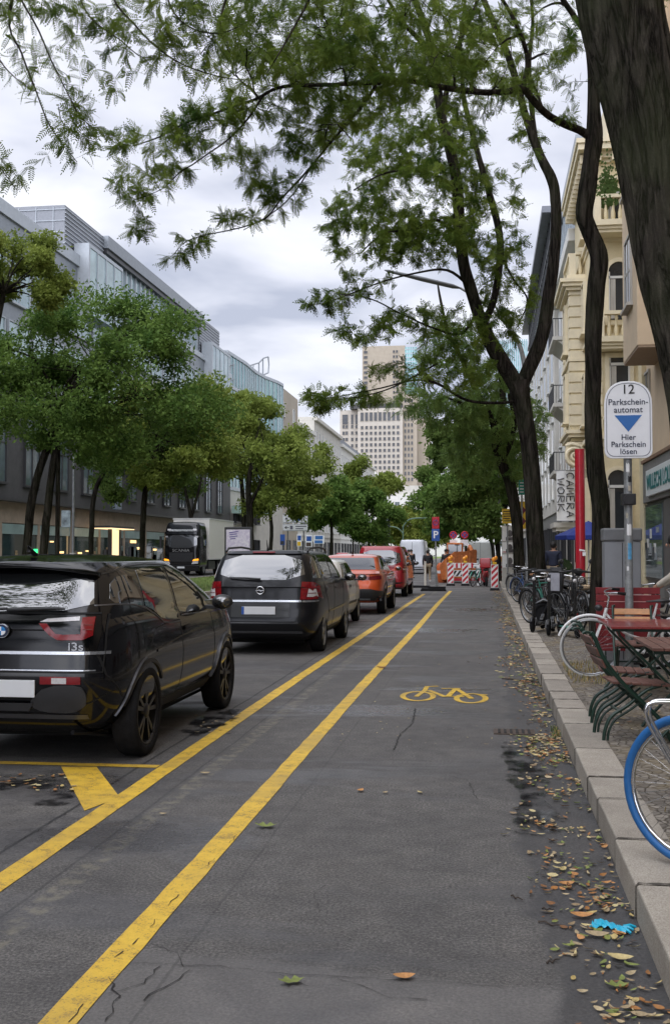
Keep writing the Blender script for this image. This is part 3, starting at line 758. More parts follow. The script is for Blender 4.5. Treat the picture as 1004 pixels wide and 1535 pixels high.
poly3(m, [(335, 548), (352, 547), (372, 549), (388, 544), (395, 537), (402, 535)]); poly3(m, [(340, 572), (360, 566), (380, 566), (395, 562), (402, 559)])
poly3(m, [(402, 535), (403, 547), (402, 559)]); poly3(m, [(394, 537), (394, 561)]); poly3(m, [(388, 545), (388, 563)])
for xx in (346, 357, 364, 372, 380): poly3(m, [(xx, 548), (xx-3, 569)], .06)
m.build('roof_frame', M_['zinc'], B)
# ---- pale houses farther down the left side
def house(name, lab, y0, y1, h, mt, xf=XL, dep=.12, rows=5, pitch=3.2, ww=1.2, wh=1.9, wm='window_dark', near=True, cornice=True, fm='frame_white', side=-1, depthx=16, base=None, baseh=4, roof=None):
    H = thing(name, lab, 'building'); s_ = side; x1 = xf+s_*depthx
    part('wall', M_[mt], H, 0, (min(xf, x1), max(xf, x1), y0, y1, base and baseh or 0, h))
    if base: part('ground_floor', M_[base], H, 0, (min(xf+s_*.1, x1), max(xf+s_*.1, x1), y0, y1, 0, baseh-.003))
    if cornice: part('cornice', M_[mt], H, .03, (min(xf-s_*.5, x1), max(xf-s_*.5, x1), y0-.02, y1-.03, h-.15, h+.45), (min(xf-s_*.15, x1), max(xf-s_*.15, x1), y0-.015, y1-.02, baseh-.1, baseh+.2))
    if roof: part('roof', M_[roof], H, 0, (min(xf+s_*1.5, x1), max(xf+s_*1.5, x1), y0+.5, y1-.5, h+.45, h+2.6))
    rz = LE if s_ < 0 else RI; it = []
    for k in range(rows):
        z_ = baseh+.9+k*(h-baseh-1)/rows; n = int((y1-y0-1)/pitch)
        for i in range(n): it.append((xf-s_*.02, y0+(y1-y0)*(i+.5)/n, z_, ww, wh, rz))
    it.sort(key=lambda q: q[1]); windows(H, it, [M_[fm], M_[wm]], cols=2, rows=1, depth=dep)
    n = int((y1-y0)/4)
    windows(H, [(xf-s_*.0+(.1*s_ if base else 0), y0+(y1-y0)*(i+.5)/n, .3, 2.6, 2.9, rz) for i in range(n)], [M_['frame_dark'], M_['window_dark']], name='shop_window', cols=2, depth=.12, sill=False)
    return H
house('stone_house', 'plain beige stone building with few windows beyond the glass office', 138.6, 153.5, 23.7, 'beige_stone', rows=5, pitch=5.5, cornice=False)
house('white_house', 'low white building with columns of dark windows beyond the beige one', 154, 168, 20.0, 'white_render', rows=6, pitch=2.6, ww=1.3, wh=1.6)
house('grey_house', 'pale grey building second from the far end of the left row', 168.6, 199.5, 22.7, 'pale_render', rows=5)
house('cream_house', 'pale building with arched top gable at the far end of the left row', 200, 262, 21.5, 'white_render', rows=5, roof='roof_grey')
# closing the street far away
H = thing('far_block', 'pale building closing the street behind the distant trees', 'building')
part('wall', M_['white_render'], H, 0, (-60, 30, 330, 350, 0, 19)); part('attic', M_['pale_render'], H, 0, (-58, 28, 331, 350, 19, 22))
windows(H, [(x_, 330-.02, z_, 1.5, 2.0, 0) for z_ in (3, 7, 11, 15) for x_ in range(-55, 28, 4)], [M_['frame_white'], M_['window_mid']], cols=2, depth=.1)
m = MB(); m.prism([(-40+9*math.cos(PI*k/12), 22+6*math.sin(PI*k/12)) for k in range(13)], 8, 'XZ', 332); m.build('gable', M_['white_render'], H)
# ---- high-rise
TW = thing('high_rise', 'tall beige tower with a glass strip on its right edge and a lower gridded wing', 'skyscraper')
TY = 635.0
def TX(px): return atY(px, 700, TY).x
def TZ(py): return atY(560, py, TY).z
part('tower_wall', M_['beige_stone'], TW, 0, (TX(543), TX(607), TY, TY+34, 0, TZ(519)))
part('glass_strip', M_['teal_glass'], TW, 0, (TX(607), TX(625), TY+.5, TY+34, TZ(592), TZ(519)-1))
part('wing_wall', M_['beige_stone_light'], TW, 0, (TX(508), TX(543), TY+4, TY+30, 0, TZ(613)), (TX(537), TX(604), TY-3, TY, 0, TZ(613)))
part('side_wall', M_['beige_stone'], TW, 0, (TX(604), TX(625), TY-1, TY+30, 0, TZ(592)), (TX(625), TX(642), TY+6, TY+30, 0, TZ(626)))
part('roof_storey', M_['dark_cladding'], TW, 0, (TX(525), TX(604), TY-2, TY+4, TZ(613), TZ(606)))
it = []
for r in range(22):                                                 # tower front: two columns of openings at its edges
    z_ = TZ(526+7.6*r)
    if z_ > TZ(606):
        it.append((TX(548), TY-.1, z_-1.6, 2.4, 1.7, 0))
        for xx in (590.5, 595): it.append((TX(xx), TY-.1, z_-1.6, 1.3, 1.7, 0))
for c in range(9):
    for r in range(13):
        z_ = TZ(624+8.6*r)
        if r == 0: it.append((TX(541.5+6.7*c+2), TY-3.1, z_-3.2, 1.9, 5.2, 0))
        elif r > 1: it.append((TX(541.5+6.7*c+2), TY-3.1, z_-1.2, 1.55, 2.0, 0))
for c in range(3):
    for r in range(14):
        z_ = TZ(602+9*r); it.append((TX(607.5+5.0*c), TY-1.1, z_-1.2, 1.2, 2.2, 0))
for c, (px_, ww) in enumerate(((516, 3.4), (526.5, 1.4), (535.5, 3.4))):
    for r in range(11):
        z_ = TZ(627+9.6*r)
        if r < 1: it.append((TX(px_), TY+3.9, z_-3, ww, 6, 0))
        elif ww > 2: it += [(TX(px_-2.3), TY+3.9, z_-1.6, 1.5, 2.1, 0), (TX(px_+2.3), TY+3.9, z_-1.6, 1.5, 2.1, 0)]
        else: it.append((TX(px_), TY+3.9, z_-1.6, ww, 2.1, 0))
windows(TW, it, [mat('tower_frame', (.30, .27, .23), .6, var=0), mat('tower_window', (.05, .055, .065), .15, var=.6, scale=.15)], depth=.25, frame=.12, sill=False)
m = MB()
for k in range(12): z_ = TZ(592)+k*(TZ(519)-TZ(592))/12; m.bb(TX(607), TX(625)+.05, TY+.35, TY+.5, z_, z_+.35)
for k in range(1, 5): x_ = TX(607)+(TX(625)-TX(607))*k/5; m.bb(x_-.1, x_+.1, TY+.35, TY+.48, TZ(592), TZ(519)-1)
m.build('mullion', M_['zinc_light'], TW)
T2 = thing('glass_tower', 'distant grey green glass tower top between the right trees', 'skyscraper')
p0, p1 = atY(748, 512, 400), atY(780, 512, 400)
part('wall', M_['zinc_light'], T2, 0, (p0.x, p1.x+3, 400, 420, 0, p0.z))
m = MB()
for k in range(14): x_ = p0.x+k*.75; m.bb(x_, x_+.35, 399.8, 400, 30, p0.z+.6)
m.build('window_strip', M_['teal_glass'], T2)

# ================================================================== right side
# ---- peach building with box bay and shop
P = thing('peach_building', 'peach rendered house with a projecting box bay above a grey shopfront', 'building')
part('wall', M_['peach'], P, 0, (5.0, 16, -45, 35.3, 4.35, 22.5))
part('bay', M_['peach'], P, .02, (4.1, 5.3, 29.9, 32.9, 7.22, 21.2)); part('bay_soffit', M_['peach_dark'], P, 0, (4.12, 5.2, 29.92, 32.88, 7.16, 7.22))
windows(P, [(4.1-.01, 31.4, z_, 1.25, 2.0, RI) for z_ in (8.6, 11.9, 15.2, 18.2)]+[(4.99, y_, z_, 1.25, 2.0, RI) for z_ in (5.2, 8.6, 11.9, 15.2, 18.2) for y_ in (26.8, 22.5, 18, 13.5, 34.3)], [M_['curtain'], M_['window_dark']], cols=2, rows=2, depth=.06)
part('pier', M_['cream'], P, .01, (4.86, 5.0, 34.6, 35.3, 0, 7.6))
part('shop_wall', M_['shop_grey'], P, 0, (5.0, 16, -45, 35.2, 0, 4.30))
part('shop_fascia', M_['shop_grey'], P, .02, (4.85, 5.0, 2, 34.5, 3.1, 4.32))
part('fascia_trim', mat('tile_edge', (.20, .12, .07), .7, var=.3), P, 0, (4.80, 5.0, 2, 34.55, 4.325, 4.42))
sg = MB(); yb0 = atX(968, 720, 4.78).y; sg.bb(4.76, 4.85, 18, yb0, 3.25, 4.02)
so = sg.build('shop_sign', mat('sign_board', (.66, .70, .70), .35, var=.05), P, .01)
te = text_mesh('lettering', 'WILLECHI LOUNGE', .62, mat('letter_teal', (.0, .17, .17), .4, var=.1), so, (4.745, yb0-.25, 3.62), (PI/2, 0, RI), align='LEFT', bold=.012)
yw = atX(968, 800, 4.98).y
for a, b_ in ((yw-3.6, yw), (yw-9, yw-5.2)):
    fo = part('shop_window', M_['frame_dark'], P, 0, (4.93, 4.99, a, b_, .75, 3.05)); g_ = part('pane', mat('shop_pane', (.10, .13, .13), .03, var=.8, scale=1.6, spec=.9), fo, 0, (4.90, 4.93, a+.08, b_-.08, .83, 2.97))
    m = MB()
    for k in range(9): yy = a+.3+rnd.random()*(b_-a-.8); z_ = .9+rnd.random()*1.4; m.bb(4.885, 4.90, yy, yy+rnd.uniform(.15, .5), z_, z_+rnd.uniform(.15, .5), k % 3)
    m.build('window_display', [mat('dis1', (.55, .55, .52), .6, var=.4), mat('dis2', (.08, .09, .10), .5, var=.4), mat('dis3', (.25, .28, .30), .5, var=.4)], fo)
part('door_frame', mat('door_grey', (.10, .095, .09), .5, var=.1), P, .01, (4.92, 5.0, yw-5.1, yw-3.7, 0, 3.05))
part('shop_pillar', mat('pillar_olive', (.26, .215, .10), .6, var=.15), P, .005, (4.9, 5.0, yw+.02, yw+.55, .5, 3.1))
# ---- yellow stucco building
Yb = thing('stucco_building', 'ornate pale yellow stucco house with balconies, arched window and console', 'building')
YN = 43.0
part('wall', M_['cream'], Yb, 0, (6.4, 18, 35.32, YN, 0, 19.2), (4.2, 18, YN, 51, 0, 17.6))
part('attic', M_['cream_light'], Yb, 0, (4.9, 17, YN+.4, 50.6, 17.6, 19.9))
part('mansard', M_['roof_grey'], Yb, 0, (5.4, 16.5, YN+.8, 50.3, 19.9, 21.6))
def band(name, x0, x1, y0, y1, z, prof, mt='cream_light', par=None):
    """cornice wrapped on the street side and the near side"""
    m = MB()
    for k, (o_, h0, h1) in enumerate(prof): m.bb(x0-o_, x1, y0-o_, y1, z+h0, z+h1)
    return m.build(name, M_[mt], par or Yb)
CP = [(.08, -.30, -.18), (.20, -.18, -.06), (.38, -.06, .10), (.30, .10, .17)]
band('main_cornice', 4.2, 17, YN, 51, 17.5, [(.10, -.55, -.4), (.25, -.4, -.15), (.55, -.15, .1), (.62, .1, .28)])
m = MB()
for k in range(14): y_ = YN-.1+k*.6; m.bb(3.75, 4.2, y_, y_+.16, 16.95, 17.3)
for k in range(4): x_ = 4.4+k*.55; m.bb(x_, x_+.14, YN-.4, YN, 16.95, 17.3)
m.build('corbel', M_['cream_light'], Yb)
band('string_course', 4.2, 17, YN, 51, 14.0, [(.06, -.2, 0), (.16, 0, .14)]); band('string_course', 4.2, 17, YN, 51, 10.0, [(.06, -.2, 0), (.16, 0, .14)])
band('string_course', 4.2, 17, YN, 51, 6.0, [(.08, -.3, 0), (.22, 0, .16)])
# rusticated grooves near face and quoins
m = MB()
for k in range(16): z_ = 6.4+k*.48; m.bb(4.16, 4.55, YN-.05, YN, z_, z_+.40)
m.build('quoin', M_['cream_light'], Yb)
def near_window(x, z, w_, h, arch=False):
    fo = MB()
    fo.bb(x-w_/2-.16, x-w_/2, YN-.10, YN, z-.1, z+h); fo.bb(x+w_/2, x+w_/2+.16, YN-.10, YN, z-.1, z+h)
    fo.bb(x-w_/2-.26, x+w_/2+.26, YN-.20, YN, z-.24, z-.1)
    if arch:
        n = 10; out_ = [(x+(w_/2+.16)*math.cos(PI*k/n), z+h+(w_/2+.16)*math.sin(PI*k/n)) for k in range(n+1)]; inn = [(x+w_/2*math.cos(PI*k/n), z+h+w_/2*math.sin(PI*k/n)) for k in range(n+1)]
        for k in range(n): fo.prism([out_[k], out_[k+1], inn[k+1], inn[k]], .10, 'XZ', YN-.10)
    else: fo.bb(x-w_/2-.16, x+w_/2+.16, YN-.10, YN, z+h, z+h+.18); fo.bb(x-w_/2-.3, x+w_/2+.3, YN-.26, YN, z+h+.3, z+h+.42)
    f_ = fo.build('window', M_['cream_light'], Yb)
    g_ = MB(); poly = [(x-w_/2, z), (x+w_/2, z)]+([(x+w_/2*math.cos(PI*k/10), z+h+w_/2*math.sin(PI*k/10)) for k in range(11)] if arch else [(x+w_/2, z+h), (x-w_/2, z+h)])
    g_.prism(poly, .02, 'XZ', YN-.024); g_.build('pane', M_['window_dark'], f_)
    g_ = MB(); g_.bb(x-w_/2, x+w_/2, YN-.06, YN-.03, z+h*.86, z+h*.91); g_.bb(x-w_/2, x-w_/2+.06, YN-.06, YN-.03, z, z+h); g_.bb(x+w_/2-.06, x+w_/2, YN-.06, YN-.03, z, z+h); g_.build('sash', M_['frame_white'], f_)
    g_ = MB(); g_.bb(x-w_/2+.08, x-.12, YN-.029, YN-.026, z+.05, z+h*.85); g_.build('curtain', M_['curtain'], f_)
for x_, z_, h, a in ((5.2, 10.7, 1.9, True), (5.2, 7.0, 2.2, False), (5.2, 14.6, 1.3, False), (5.1, 2.2, 2.2, True)): near_window(x_, z_, .78, h, a)
# french door with curtain on the recessed wall
windows(Yb, [(6.38, 39.5, z_, 1.2, 2.3, RI) for z_ in (2, 6.6, 10.4, 14.5)]+[(4.18, 45.2, z_, 1.0, 2.1, RI) for z_ in (2.5, 6.8, 10.6, 14.5)], [M_['cream_light'], M_['window_dark']], cols=2, rows=2, depth=.2)
def balcony(x0, x1, y0, y1, z, name='balcony', par=None):
    bal = MB(); bal.bb(x0-.1, x1, y0-.1, y1+.1, z-.22, z); bal.bb(x0, x1, y0, y1, z-.34, z-.22); bal.bb(x0+.08, x1, y0+.08, y1-.08, z-.46, z-.34)
    bal.bb(x0, x0+.26, y0, y0+.26, z, z+.92); bal.bb(x0, x0+.26, y1-.26, y1, z, z+.92)
    bal.bb(x0-.03, x0+.22, y0+.26, y1-.26, z+.86, z+1.0); bal.bb(x0+.26, x1, y0-.03, y0+.22, z+.86, z+1.0)
    o_ = bal.build(name, M_['cream_light'], par or Yb)
    b2 = MB(); n = int((y1-y0-.6)/.27); pr_ = [(.05, 0), (.085, .12), (.09, .28), (.045, .5), (.04, .62), (.07, .74), (.05, .86)]
    for k in range(n): b2.lathe([(r, z+h) for r, h in pr_], 8, (x0+.11, y0+.45+k*.27, 0))
    for k in range(int((x1-x0-.4)/.27)): b2.lathe([(r, z+h) for r, h in pr_], 8, (x0+.45+k*.27, y0+.11, 0))
    b2.build('balustrade', M_['cream'], o_)
balcony(4.2-.0, 6.0, YN-.95, YN, 14.4); balcony(4.3, 6.0, YN-.8, YN, 9.9)
# bay on the street side, with console below
BX = 3.55
part('street_bay', M_['cream'], Yb, .01, (BX, 4.2, 45.9, 49.6, 6.4, 12.9))
m = MB()
for k in range(13): z_ = 6.9+k*.46; m.bb(BX-.05, 4.2, 45.85, 46.3, z_, z_+.38); m.bb(BX-.05, 4.2, 49.2, 49.65, z_, z_+.38)
m.build('bay_quoin', M_['cream_light'], Yb)
m = MB()
for z_, o_ in ((6.4, .12), (6.55, .22), (9.6, .10), (12.6, .18), (12.75, .32), (12.9, .42)): m.bb(BX-o_, 4.2, 45.9-o_, 49.6+o_, z_, z_+.147)
m.build('bay_cornice', M_['cream_light'], Yb)
balcony(BX, 4.25, 46.0, 49.5, 13.3)
windows(Yb, [(BX-.0, 47.75, z_, 1.1, 2.1, RI) for z_ in (7.2, 10.2)], [M_['cream_light'], M_['window_dark']], cols=2, rows=2, depth=.14)
m = MB()
for k in range(5): m.bb(BX+.02+.09*k, 4.2, 46.0+.1*k, 49.5-.1*k, 6.4-.16*(k+1), 6.4-.16*k-.003)
m.build('bay_soffit', M_['cream'], Yb)
m = MB(); sp = []
for k in range(34): a = k*.36; r = .05+.012*k; sp.append((3.72+r*math.cos(a), 45.80, 5.62+r*math.sin(a)))
m.tube(sp, [.05+.0012*k for k in range(34)], 8); m.ball((3.72, 45.8, 5.62), .09, 8, 6)
m.prism([(3.4, 6.2), (4.3, 6.2), (4.3, 4.9), (4.12, 5.05), (4.0, 5.35), (3.6, 5.1), (3.36, 5.35), (3.3, 5.8)], .3, 'XZ', 45.86)
m.tube([(3.35, 45.95, 6.05), (3.6, 45.8, 6.12), (3.95, 45.8, 6.02), (4.15, 45.8, 5.7), (4.3, 45.8, 5.2)], .08, 8); m.build('console', M_['cream_light'], Yb)
# wrought flower box
m = MB(); r3 = random.Random(2)
for _ in range(900):
    c = (4.75+r3.gauss(0, .2), YN-.75+r3.gauss(0, .14), 15.0+abs(r3.gauss(0, .7))); a = r3.uniform(0, 6.3); l = r3.uniform(.025, .06)
    m.add([(c[0]-l, c[1], c[2]), (c[0], c[1]+.03, c[2]-l), (c[0]+l, c[1], c[2]), (c[0], c[1]-.03, c[2]+l)], [(0, 1, 2, 3)], 0)
tag(m.build('balcony_plant', mat('plant_leaf', (.08, .14, .035), .7, var=.3, scale=12), fix=False), 'bushy green plant growing on the upper yellow balcony', 'plant')
# ---- farther right: modern glazed attic and pale houses
H = house('glazed_house', 'cream house with blue grey glazed attic just beyond the yellow stucco house', 51.2, 66, 16.4, 'white_render', xf=4.4, side=1, rows=4, pitch=3.2, dep=.03, base='pale_render')
part('attic', M_['zinc'], H, 0, (4.3, 16, 51.4, 65.8, 20.3, 21.4)); part('attic_glazing', M_['pale_glass'], H, 0, (4.4, 16, 51.5, 65.7, 16.9, 20.3))
m = MB(); y_ = 51.45
for k in range(10): m.bb(4.34, 4.42, y_+k*1.5, y_+k*1.5+.1, 16.9, 20.3)
for z_ in (17.9, 19.3): m.bb(4.33, 16, 51.44, 51.5, z_, z_+.08)
for k in range(6): m.bb(4.5+k*.6, 4.58+k*.6, 51.42, 51.5, 16.9, 20.3)
m.build('mullion', M_['zinc'], H)
for z_ in (5.6, 8.9, 12.2):                                           # balconies with metal fronts
    m = MB(); m.bb(3.3, 4.4, 53.5, 57.5, z_-.18, z_); m.prism([(3.5, z_-.18), (4.4, z_-.18), (4.4, z_-.9)], 3.8, 'XZ', 53.6)
    o_ = m.build('balcony', M_['pale_render'], H)
    m = MB(); m.bb(3.3, 3.34, 53.5, 57.5, z_+.85, z_+.9); [m.bb(3.31, 3.33, 53.5+.13*k, 53.52+.13*k, z_, z_+.85) for k in range(31)]; [m.bb(3.3+.13*k, 3.32+.13*k, 53.5, 53.52, z_, z_+.85) for k in range(9)]
    m.bb(3.3, 4.4, 53.5, 53.53, z_+.85, z_+.9); m.build('railing', M_['frame_dark'], o_)
H = house('grey_office', 'pale office building with dark flat eaves and glass corner on the right side', 66.5, 104, 19.5, 'pale_render', xf=4.2, side=1, rows=6, pitch=3.9, ww=1.3, dep=.02, wm='window_mid', fm='frame_white', cornice=False, base='shop_grey')
part('eaves', M_['roof_grey'], H, 0, (3.5, 15, 66.3, 104, 22.4, 22.8)); part('corner_glazing', M_['pale_glass'], H, 0, (4.1, 15, 66.5, 103.5, 19.5, 22.4))
m = MB(); [m.bb(4.02, 4.1, 67+k*1.6, 67.1+k*1.6, 19.5, 22.4) for k in range(22)]; m.bb(4.0, 4.1, 66.5, 104, 20.8, 20.9); m.build('mullion', M_['frame_dark'], H)
house('far_right_house', 'pale house far down the right side behind the trees', 104.5, 180, 20, 'beige_stone_light', xf=4.4, side=1, rows=5, pitch=4, dep=.02, base='pale_render')
# canopy ledge and hanging cloth banner
t = thing('cloth_banner', 'white cloth banner reading CAMERA WORK in black hand lettering hanging sideways', 'banner', (3.62, 50.0, 0))
m = MB(); vs = []; fs = []
for i in range(9):
    for j in range(13):
        u, v = i/8, j/12; vs.append((-.42+.84*u, .03*math.sin(u*7+v*2), 3.02+2.28*v))
for i in range(8):
    for j in range(12): fs.append((i*13+j, (i+1)*13+j, (i+1)*13+j+1, i*13+j+1))
m.add(vs, fs, 0, True); m.add([(a, b_+.012, c) for a, b_, c in vs], fs, 0, True); m.build('cloth', M_['white_paint'], t, fix=False)
def stroke_text(m, word, x0, z0, sz, gap):
    G_ = {'C': [[(1, .85), (.6, 1), (.15, .8), (.05, .4), (.3, .05), (.8, .1)]], 'A': [[(0, 0), (.5, 1), (1, 0)], [(.2, .38), (.8, .38)]], 'M': [[(0, 0), (.1, 1), (.5, .3), (.9, 1), (1, 0)]],
          'E': [[(1, 1), (.1, 1), (.05, 0), (1, 0)], [(.1, .5), (.8, .5)]], 'R': [[(0, 0), (.05, 1), (.8, .9), (.85, .6), (.05, .5), (1, 0)]], 'W': [[(0, 1), (.25, 0), (.5, .7), (.75, 0), (1, 1)]],
          'O': [[(.5, 1), (.05, .7), (.1, .2), (.5, 0), (.95, .25), (.9, .8), (.5, 1)]], 'K': [[(0, 0), (0, 1)], [(.9, 1), (.05, .45), (1, 0)]]}
    for k, ch in enumerate(word):
        for st in G_[ch]:                                           # letters run downwards, turned clockwise
            m.tube([(x0+b_*sz, -.05, z0-k*gap-a*gap*.78) for a, b_ in st], .026, 5)
m = MB(); stroke_text(m, 'CAMERA', .02, 5.2, .34, .35); stroke_text(m, 'WORK', -.38, 4.95, .3, .40); m.build('lettering', M_['text_black'], t)
m = MB(); m.tube([(-.5, 0, 5.32), (1.0, 0, 5.32)], .02, 6); m.tube([(-.5, 0, 3.0), (.45, 0, 3.0)], .02, 6); m.build('rod', M_['grey_metal'], t)
t = thing('entrance_canopy', 'stone entrance canopy with dark posts below the cloth banner', 'canopy', (3.7, 51, 0))
m = MB(); m.bb(-.6, .7, -.6, 2.5, 2.72, 2.95); m.bb(-.5, .7, -.5, 2.4, 2.55, 2.72); m.build('slab', M_['pale_render'], t)
m = MB(); m.bb(-.45, -.35, -.45, -.35, 0.15, 2.55); m.bb(.2, .3, -.45, -.35, .15, 2.55); m.build('post', M_['frame_dark'], t)
m = MB(); m.bb(-.15, .7, .2, .5, .15, 1.1); m.build('parapet', M_['pale_render'], t)
# ================================================================== VEHICLES
mat('paint_black', (.004, .004, .005), .12, .0, var=0, coat=.35, spec=.35)
mat('paint_black_matt', (.011, .011, .012), .35, var=.1, coat=.3)
mat('paint_anthracite', (.009, .009, .011), .28, .3, var=0, coat=.25, spec=.35)
mat('paint_white_old', (.70, .69, .64), .35, var=.06, scale=4, coat=.6)
mat('paint_orange', (.62, .085, .012), .28, .25, var=0, coat=1)
mat('paint_red', (.36, .008, .016), .30, .1, var=0, coat=1)
mat('paint_van', (.62, .64, .68), .35, var=.04, coat=.5)
mat('paint_van_grey', (.58, .59, .56), .4, var=.05, coat=.4)
mat('bumper_grey', (.055, .055, .058), .28, .3, var=.1, coat=.3)
mat('silver_trim', (.55, .56, .58), .22, .9, var=0)
mat('rim_dark', (.035, .035, .038), .3, .7, var=.1)
mat('underbody', (.006, .006, .006), .95, var=0)
def catmull(rows, k=5):
    A = np.array(rows, float); n = len(A); out_ = []
    for i in range(n-1):
        p0, p1, p2, p3 = A[max(i-1, 0)], A[i], A[i+1], A[min(i+2, n-1)]
        for j in range(k):
            t = j/k; out_.append(.5*((2*p1)+(p2-p0)*t+(2*p0-5*p1+4*p2-p3)*t*t+(-p0+3*p1-3*p2+p3)*t**3))
    out_.append(A[-1]); return np.array(out_)
def hull(levels, e=7, crown=.03, n=168, warp=None, cap=True, caps=(.985, .95, .88, .75, .55, .3)):
    """stack of rounded-rectangle plan contours; levels = (z, y_rear, y_front, half_width)"""
    L_ = catmull(levels); vs = []; fs = []; ph = [2*PI*(k+.5)/n for k in range(n)]
    def contour(z, yr, yf, w_, s_=1, dz=0):
        ym = (yr+yf)/2; hl = (yf-yr)/2
        for a in ph:
            c, d = math.cos(a), math.sin(a); r = (abs(c)**e+abs(d)**e)**(-1/e)
            p = (w_*c*r*s_, ym+hl*d*r*s_, z+dz); vs.append(warp(*p) if warp else p)
    z0, yr, yf, w_ = L_[0]; contour(z0, yr, yf, w_, .9, .0)
    for q in L_: contour(*q)
    z0, yr, yf, w_ = L_[-1]
    for s_ in caps: contour(z0, yr, yf, w_, s_, crown*(1-s_**2.2))
    m = len(vs)//n
    for i in range(m-1):
        for k in range(n):
            k2 = (k+1) % n; fs.append((i*n+k, i*n+k2, (i+1)*n+k2, (i+1)*n+k))
    fs.append(tuple(range(n))[::-1]); fs.append(tuple((m-1)*n+k for k in range(n)))
    return vs, fs
def chaikin(P, it=2):
    for _ in range(it):
        Q = []
        for i in range(len(P)):
            a, b = P[i], P[(i+1) % len(P)]
            Q += [(a[0]*.78+b[0]*.22, a[1]*.78+b[1]*.22), (a[0]*.22+b[0]*.78, a[1]*.22+b[1]*.78)]
        P = Q
    return P
def inside(x, y, P):
    c = False; j = len(P)-1
    for i in range(len(P)):
        if (P[i][1] > y) != (P[j][1] > y) and x < (P[j][0]-P[i][0])*(y-P[i][1])/(P[j][1]-P[i][1])+P[i][0]: c = not c
        j = i
    return c
class Car:
    def __init__(s, name, label, cat, x, y, rz=0, group=None):
        s.root = thing(name, label, cat, (x, y, 0), rz, group); s.V = []; s.F = []
    def shell(s, name, data, m, parent=None, arches=None, wr=.36, flip=False):
        vs, fs = data
        o_ = len(s.V); s.V += [Vector(v) for v in vs]; s.F += [[i+o_ for i in f] for f in fs]
        b = MB(); b.add(vs, fs, 0, True); ob = b.build(name, [m, M_['underbody']], parent or s.root)
        if arches:
            cut = MB()
            for (ya, za, wi) in arches:
                for sg in (-1, 1): cut.lathe([(wr, -.3), (wr, .3)], 40, (sg*(wi+.3), ya, za), 'X', 0)
            co = cut.build('cutter', M_['underbody']); md = ob.modifiers.new('b', 'BOOLEAN'); md.object = co; md.operation = 'DIFFERENCE'; md.solver = 'EXACT'
            bpy.context.view_layer.update()
            me = bpy.data.meshes.new_from_object(ob.evaluated_get(bpy.context.evaluated_depsgraph_get()))
            ob.modifiers.clear(); ob.data = me; me.name = name; bpy.data.objects.remove(co)
            while len(me.materials) < 2: me.materials.append(M_['underbody'])
            me.materials[0] = m; me.materials[1] = M_['underbody']
            for p in me.polygons:
                c = p.center; p.material_index = 0
                for (ya, za, wi) in arches:
                    if math.hypot(c.y-ya, c.z-za) < wr*.9995 and abs(c.x) > wi-.01 and (abs(p.normal.x) < .3 or abs(abs(c.x)-wi) < .02): p.material_index = 1
                if abs(p.normal.z) > .95 and c.z < .3: p.material_index = 1
            if me.attributes.get('sharp_face'): pass
        return ob
    def ready(s): s.bvh = BVHTree.FromPolygons(s.V, s.F); return s
    def hit(s, view, a, b):
        if view == 'rear': o, d = Vector((a, -4, b)), Vector((0, 1, 0))
        elif view == 'front': o, d = Vector((a, 12, b)), Vector((0, -1, 0))
        elif view == 'right': o, d = Vector((4, a, b)), Vector((-1, 0, 0))
        elif view == 'left': o, d = Vector((-4, a, b)), Vector((1, 0, 0))
        else: o, d = Vector((a, b, 5)), Vector((0, 0, -1))
        h = s.bvh.ray_cast(o, d)
        if h[0] is None: return None, d, None
        n = h[1]; n = n if n.dot(d) < 0 else -n
        return h[0], d, n
    def panel(s, name, view, P, m, off=.004, thick=.012, parent=None, smooth=0, res=.05, mirror=False, label=None, z_off=None):
        if smooth: P = chaikin(P, smooth)
        B = []
        for i in range(len(P)):
            a, b = P[i], P[(i+1) % len(P)]; n = max(1, int(math.dist(a, b)/res))
            for k in range(n): B.append((a[0]+(b[0]-a[0])*k/n, a[1]+(b[1]-a[1])*k/n))
        nb = len(B); xs = [p[0] for p in B]; ys = [p[1] for p in B]; pts = [Vector(p) for p in B]
        x = min(xs)+res*.5
        while x < max(xs):
            y = min(ys)+res*.5
            while y < max(ys):
                if inside(x, y, B) and min((p[0]-x)**2+(p[1]-y)**2 for p in B) > (res*.4)**2: pts.append(Vector((x, y)))
                y += res
            x += res
        V2, E2, F2, *_ = delaunay_2d_cdt(pts, [], [list(range(nb))], 1, 1e-5)
        last = None; T = []; hits = [s.hit(view, v.x, v.y) for v in V2]; good = [h for h in hits if h[0] is not None]
        for v, (h, d, n) in zip(V2, hits):
            if h is None:
                g_ = min(good, key=lambda q: (q[0]-s_pt(view, v)).length) if good else None
                h, d, n = g_
                h = h.copy(); q = s_pt(view, v)
                for ax in range(3):
                    if abs(d[ax]) < .5: h[ax] = q[ax]
            T.append(h-d*off*.5+n*off*.5 if False else h+(n*.6-d*.4)*off)
        vs = [tuple(t) for t in T]; fs = [tuple(f) for f in F2]; nv = len(vs)
        cnt = {}
        for f in fs:
            for i in range(len(f)):
                e_ = (f[i], f[(i+1) % len(f)]); cnt[e_] = cnt.get(e_, 0)+1
        rim = [e_ for e_ in cnt if (e_[1], e_[0]) not in cnt]
        d = hits[0][1]; bv = [tuple(Vector(v)+d*thick) for v in vs]
        for sgn in ((1, -1) if mirror else (1,)):
            mb = MB(); fl = (lambda p: (p[0]*sgn, p[1], p[2]))
            mb.add([fl(v) for v in vs], fs, 0, True)
            mb.add([fl(v) for v in vs+bv], [(a, b, b+nv, a+nv) for a, b in rim], 0, False)
            o_ = mb.build(name, m, parent or s.root)
            if label: o_['label'] = label
        return o_
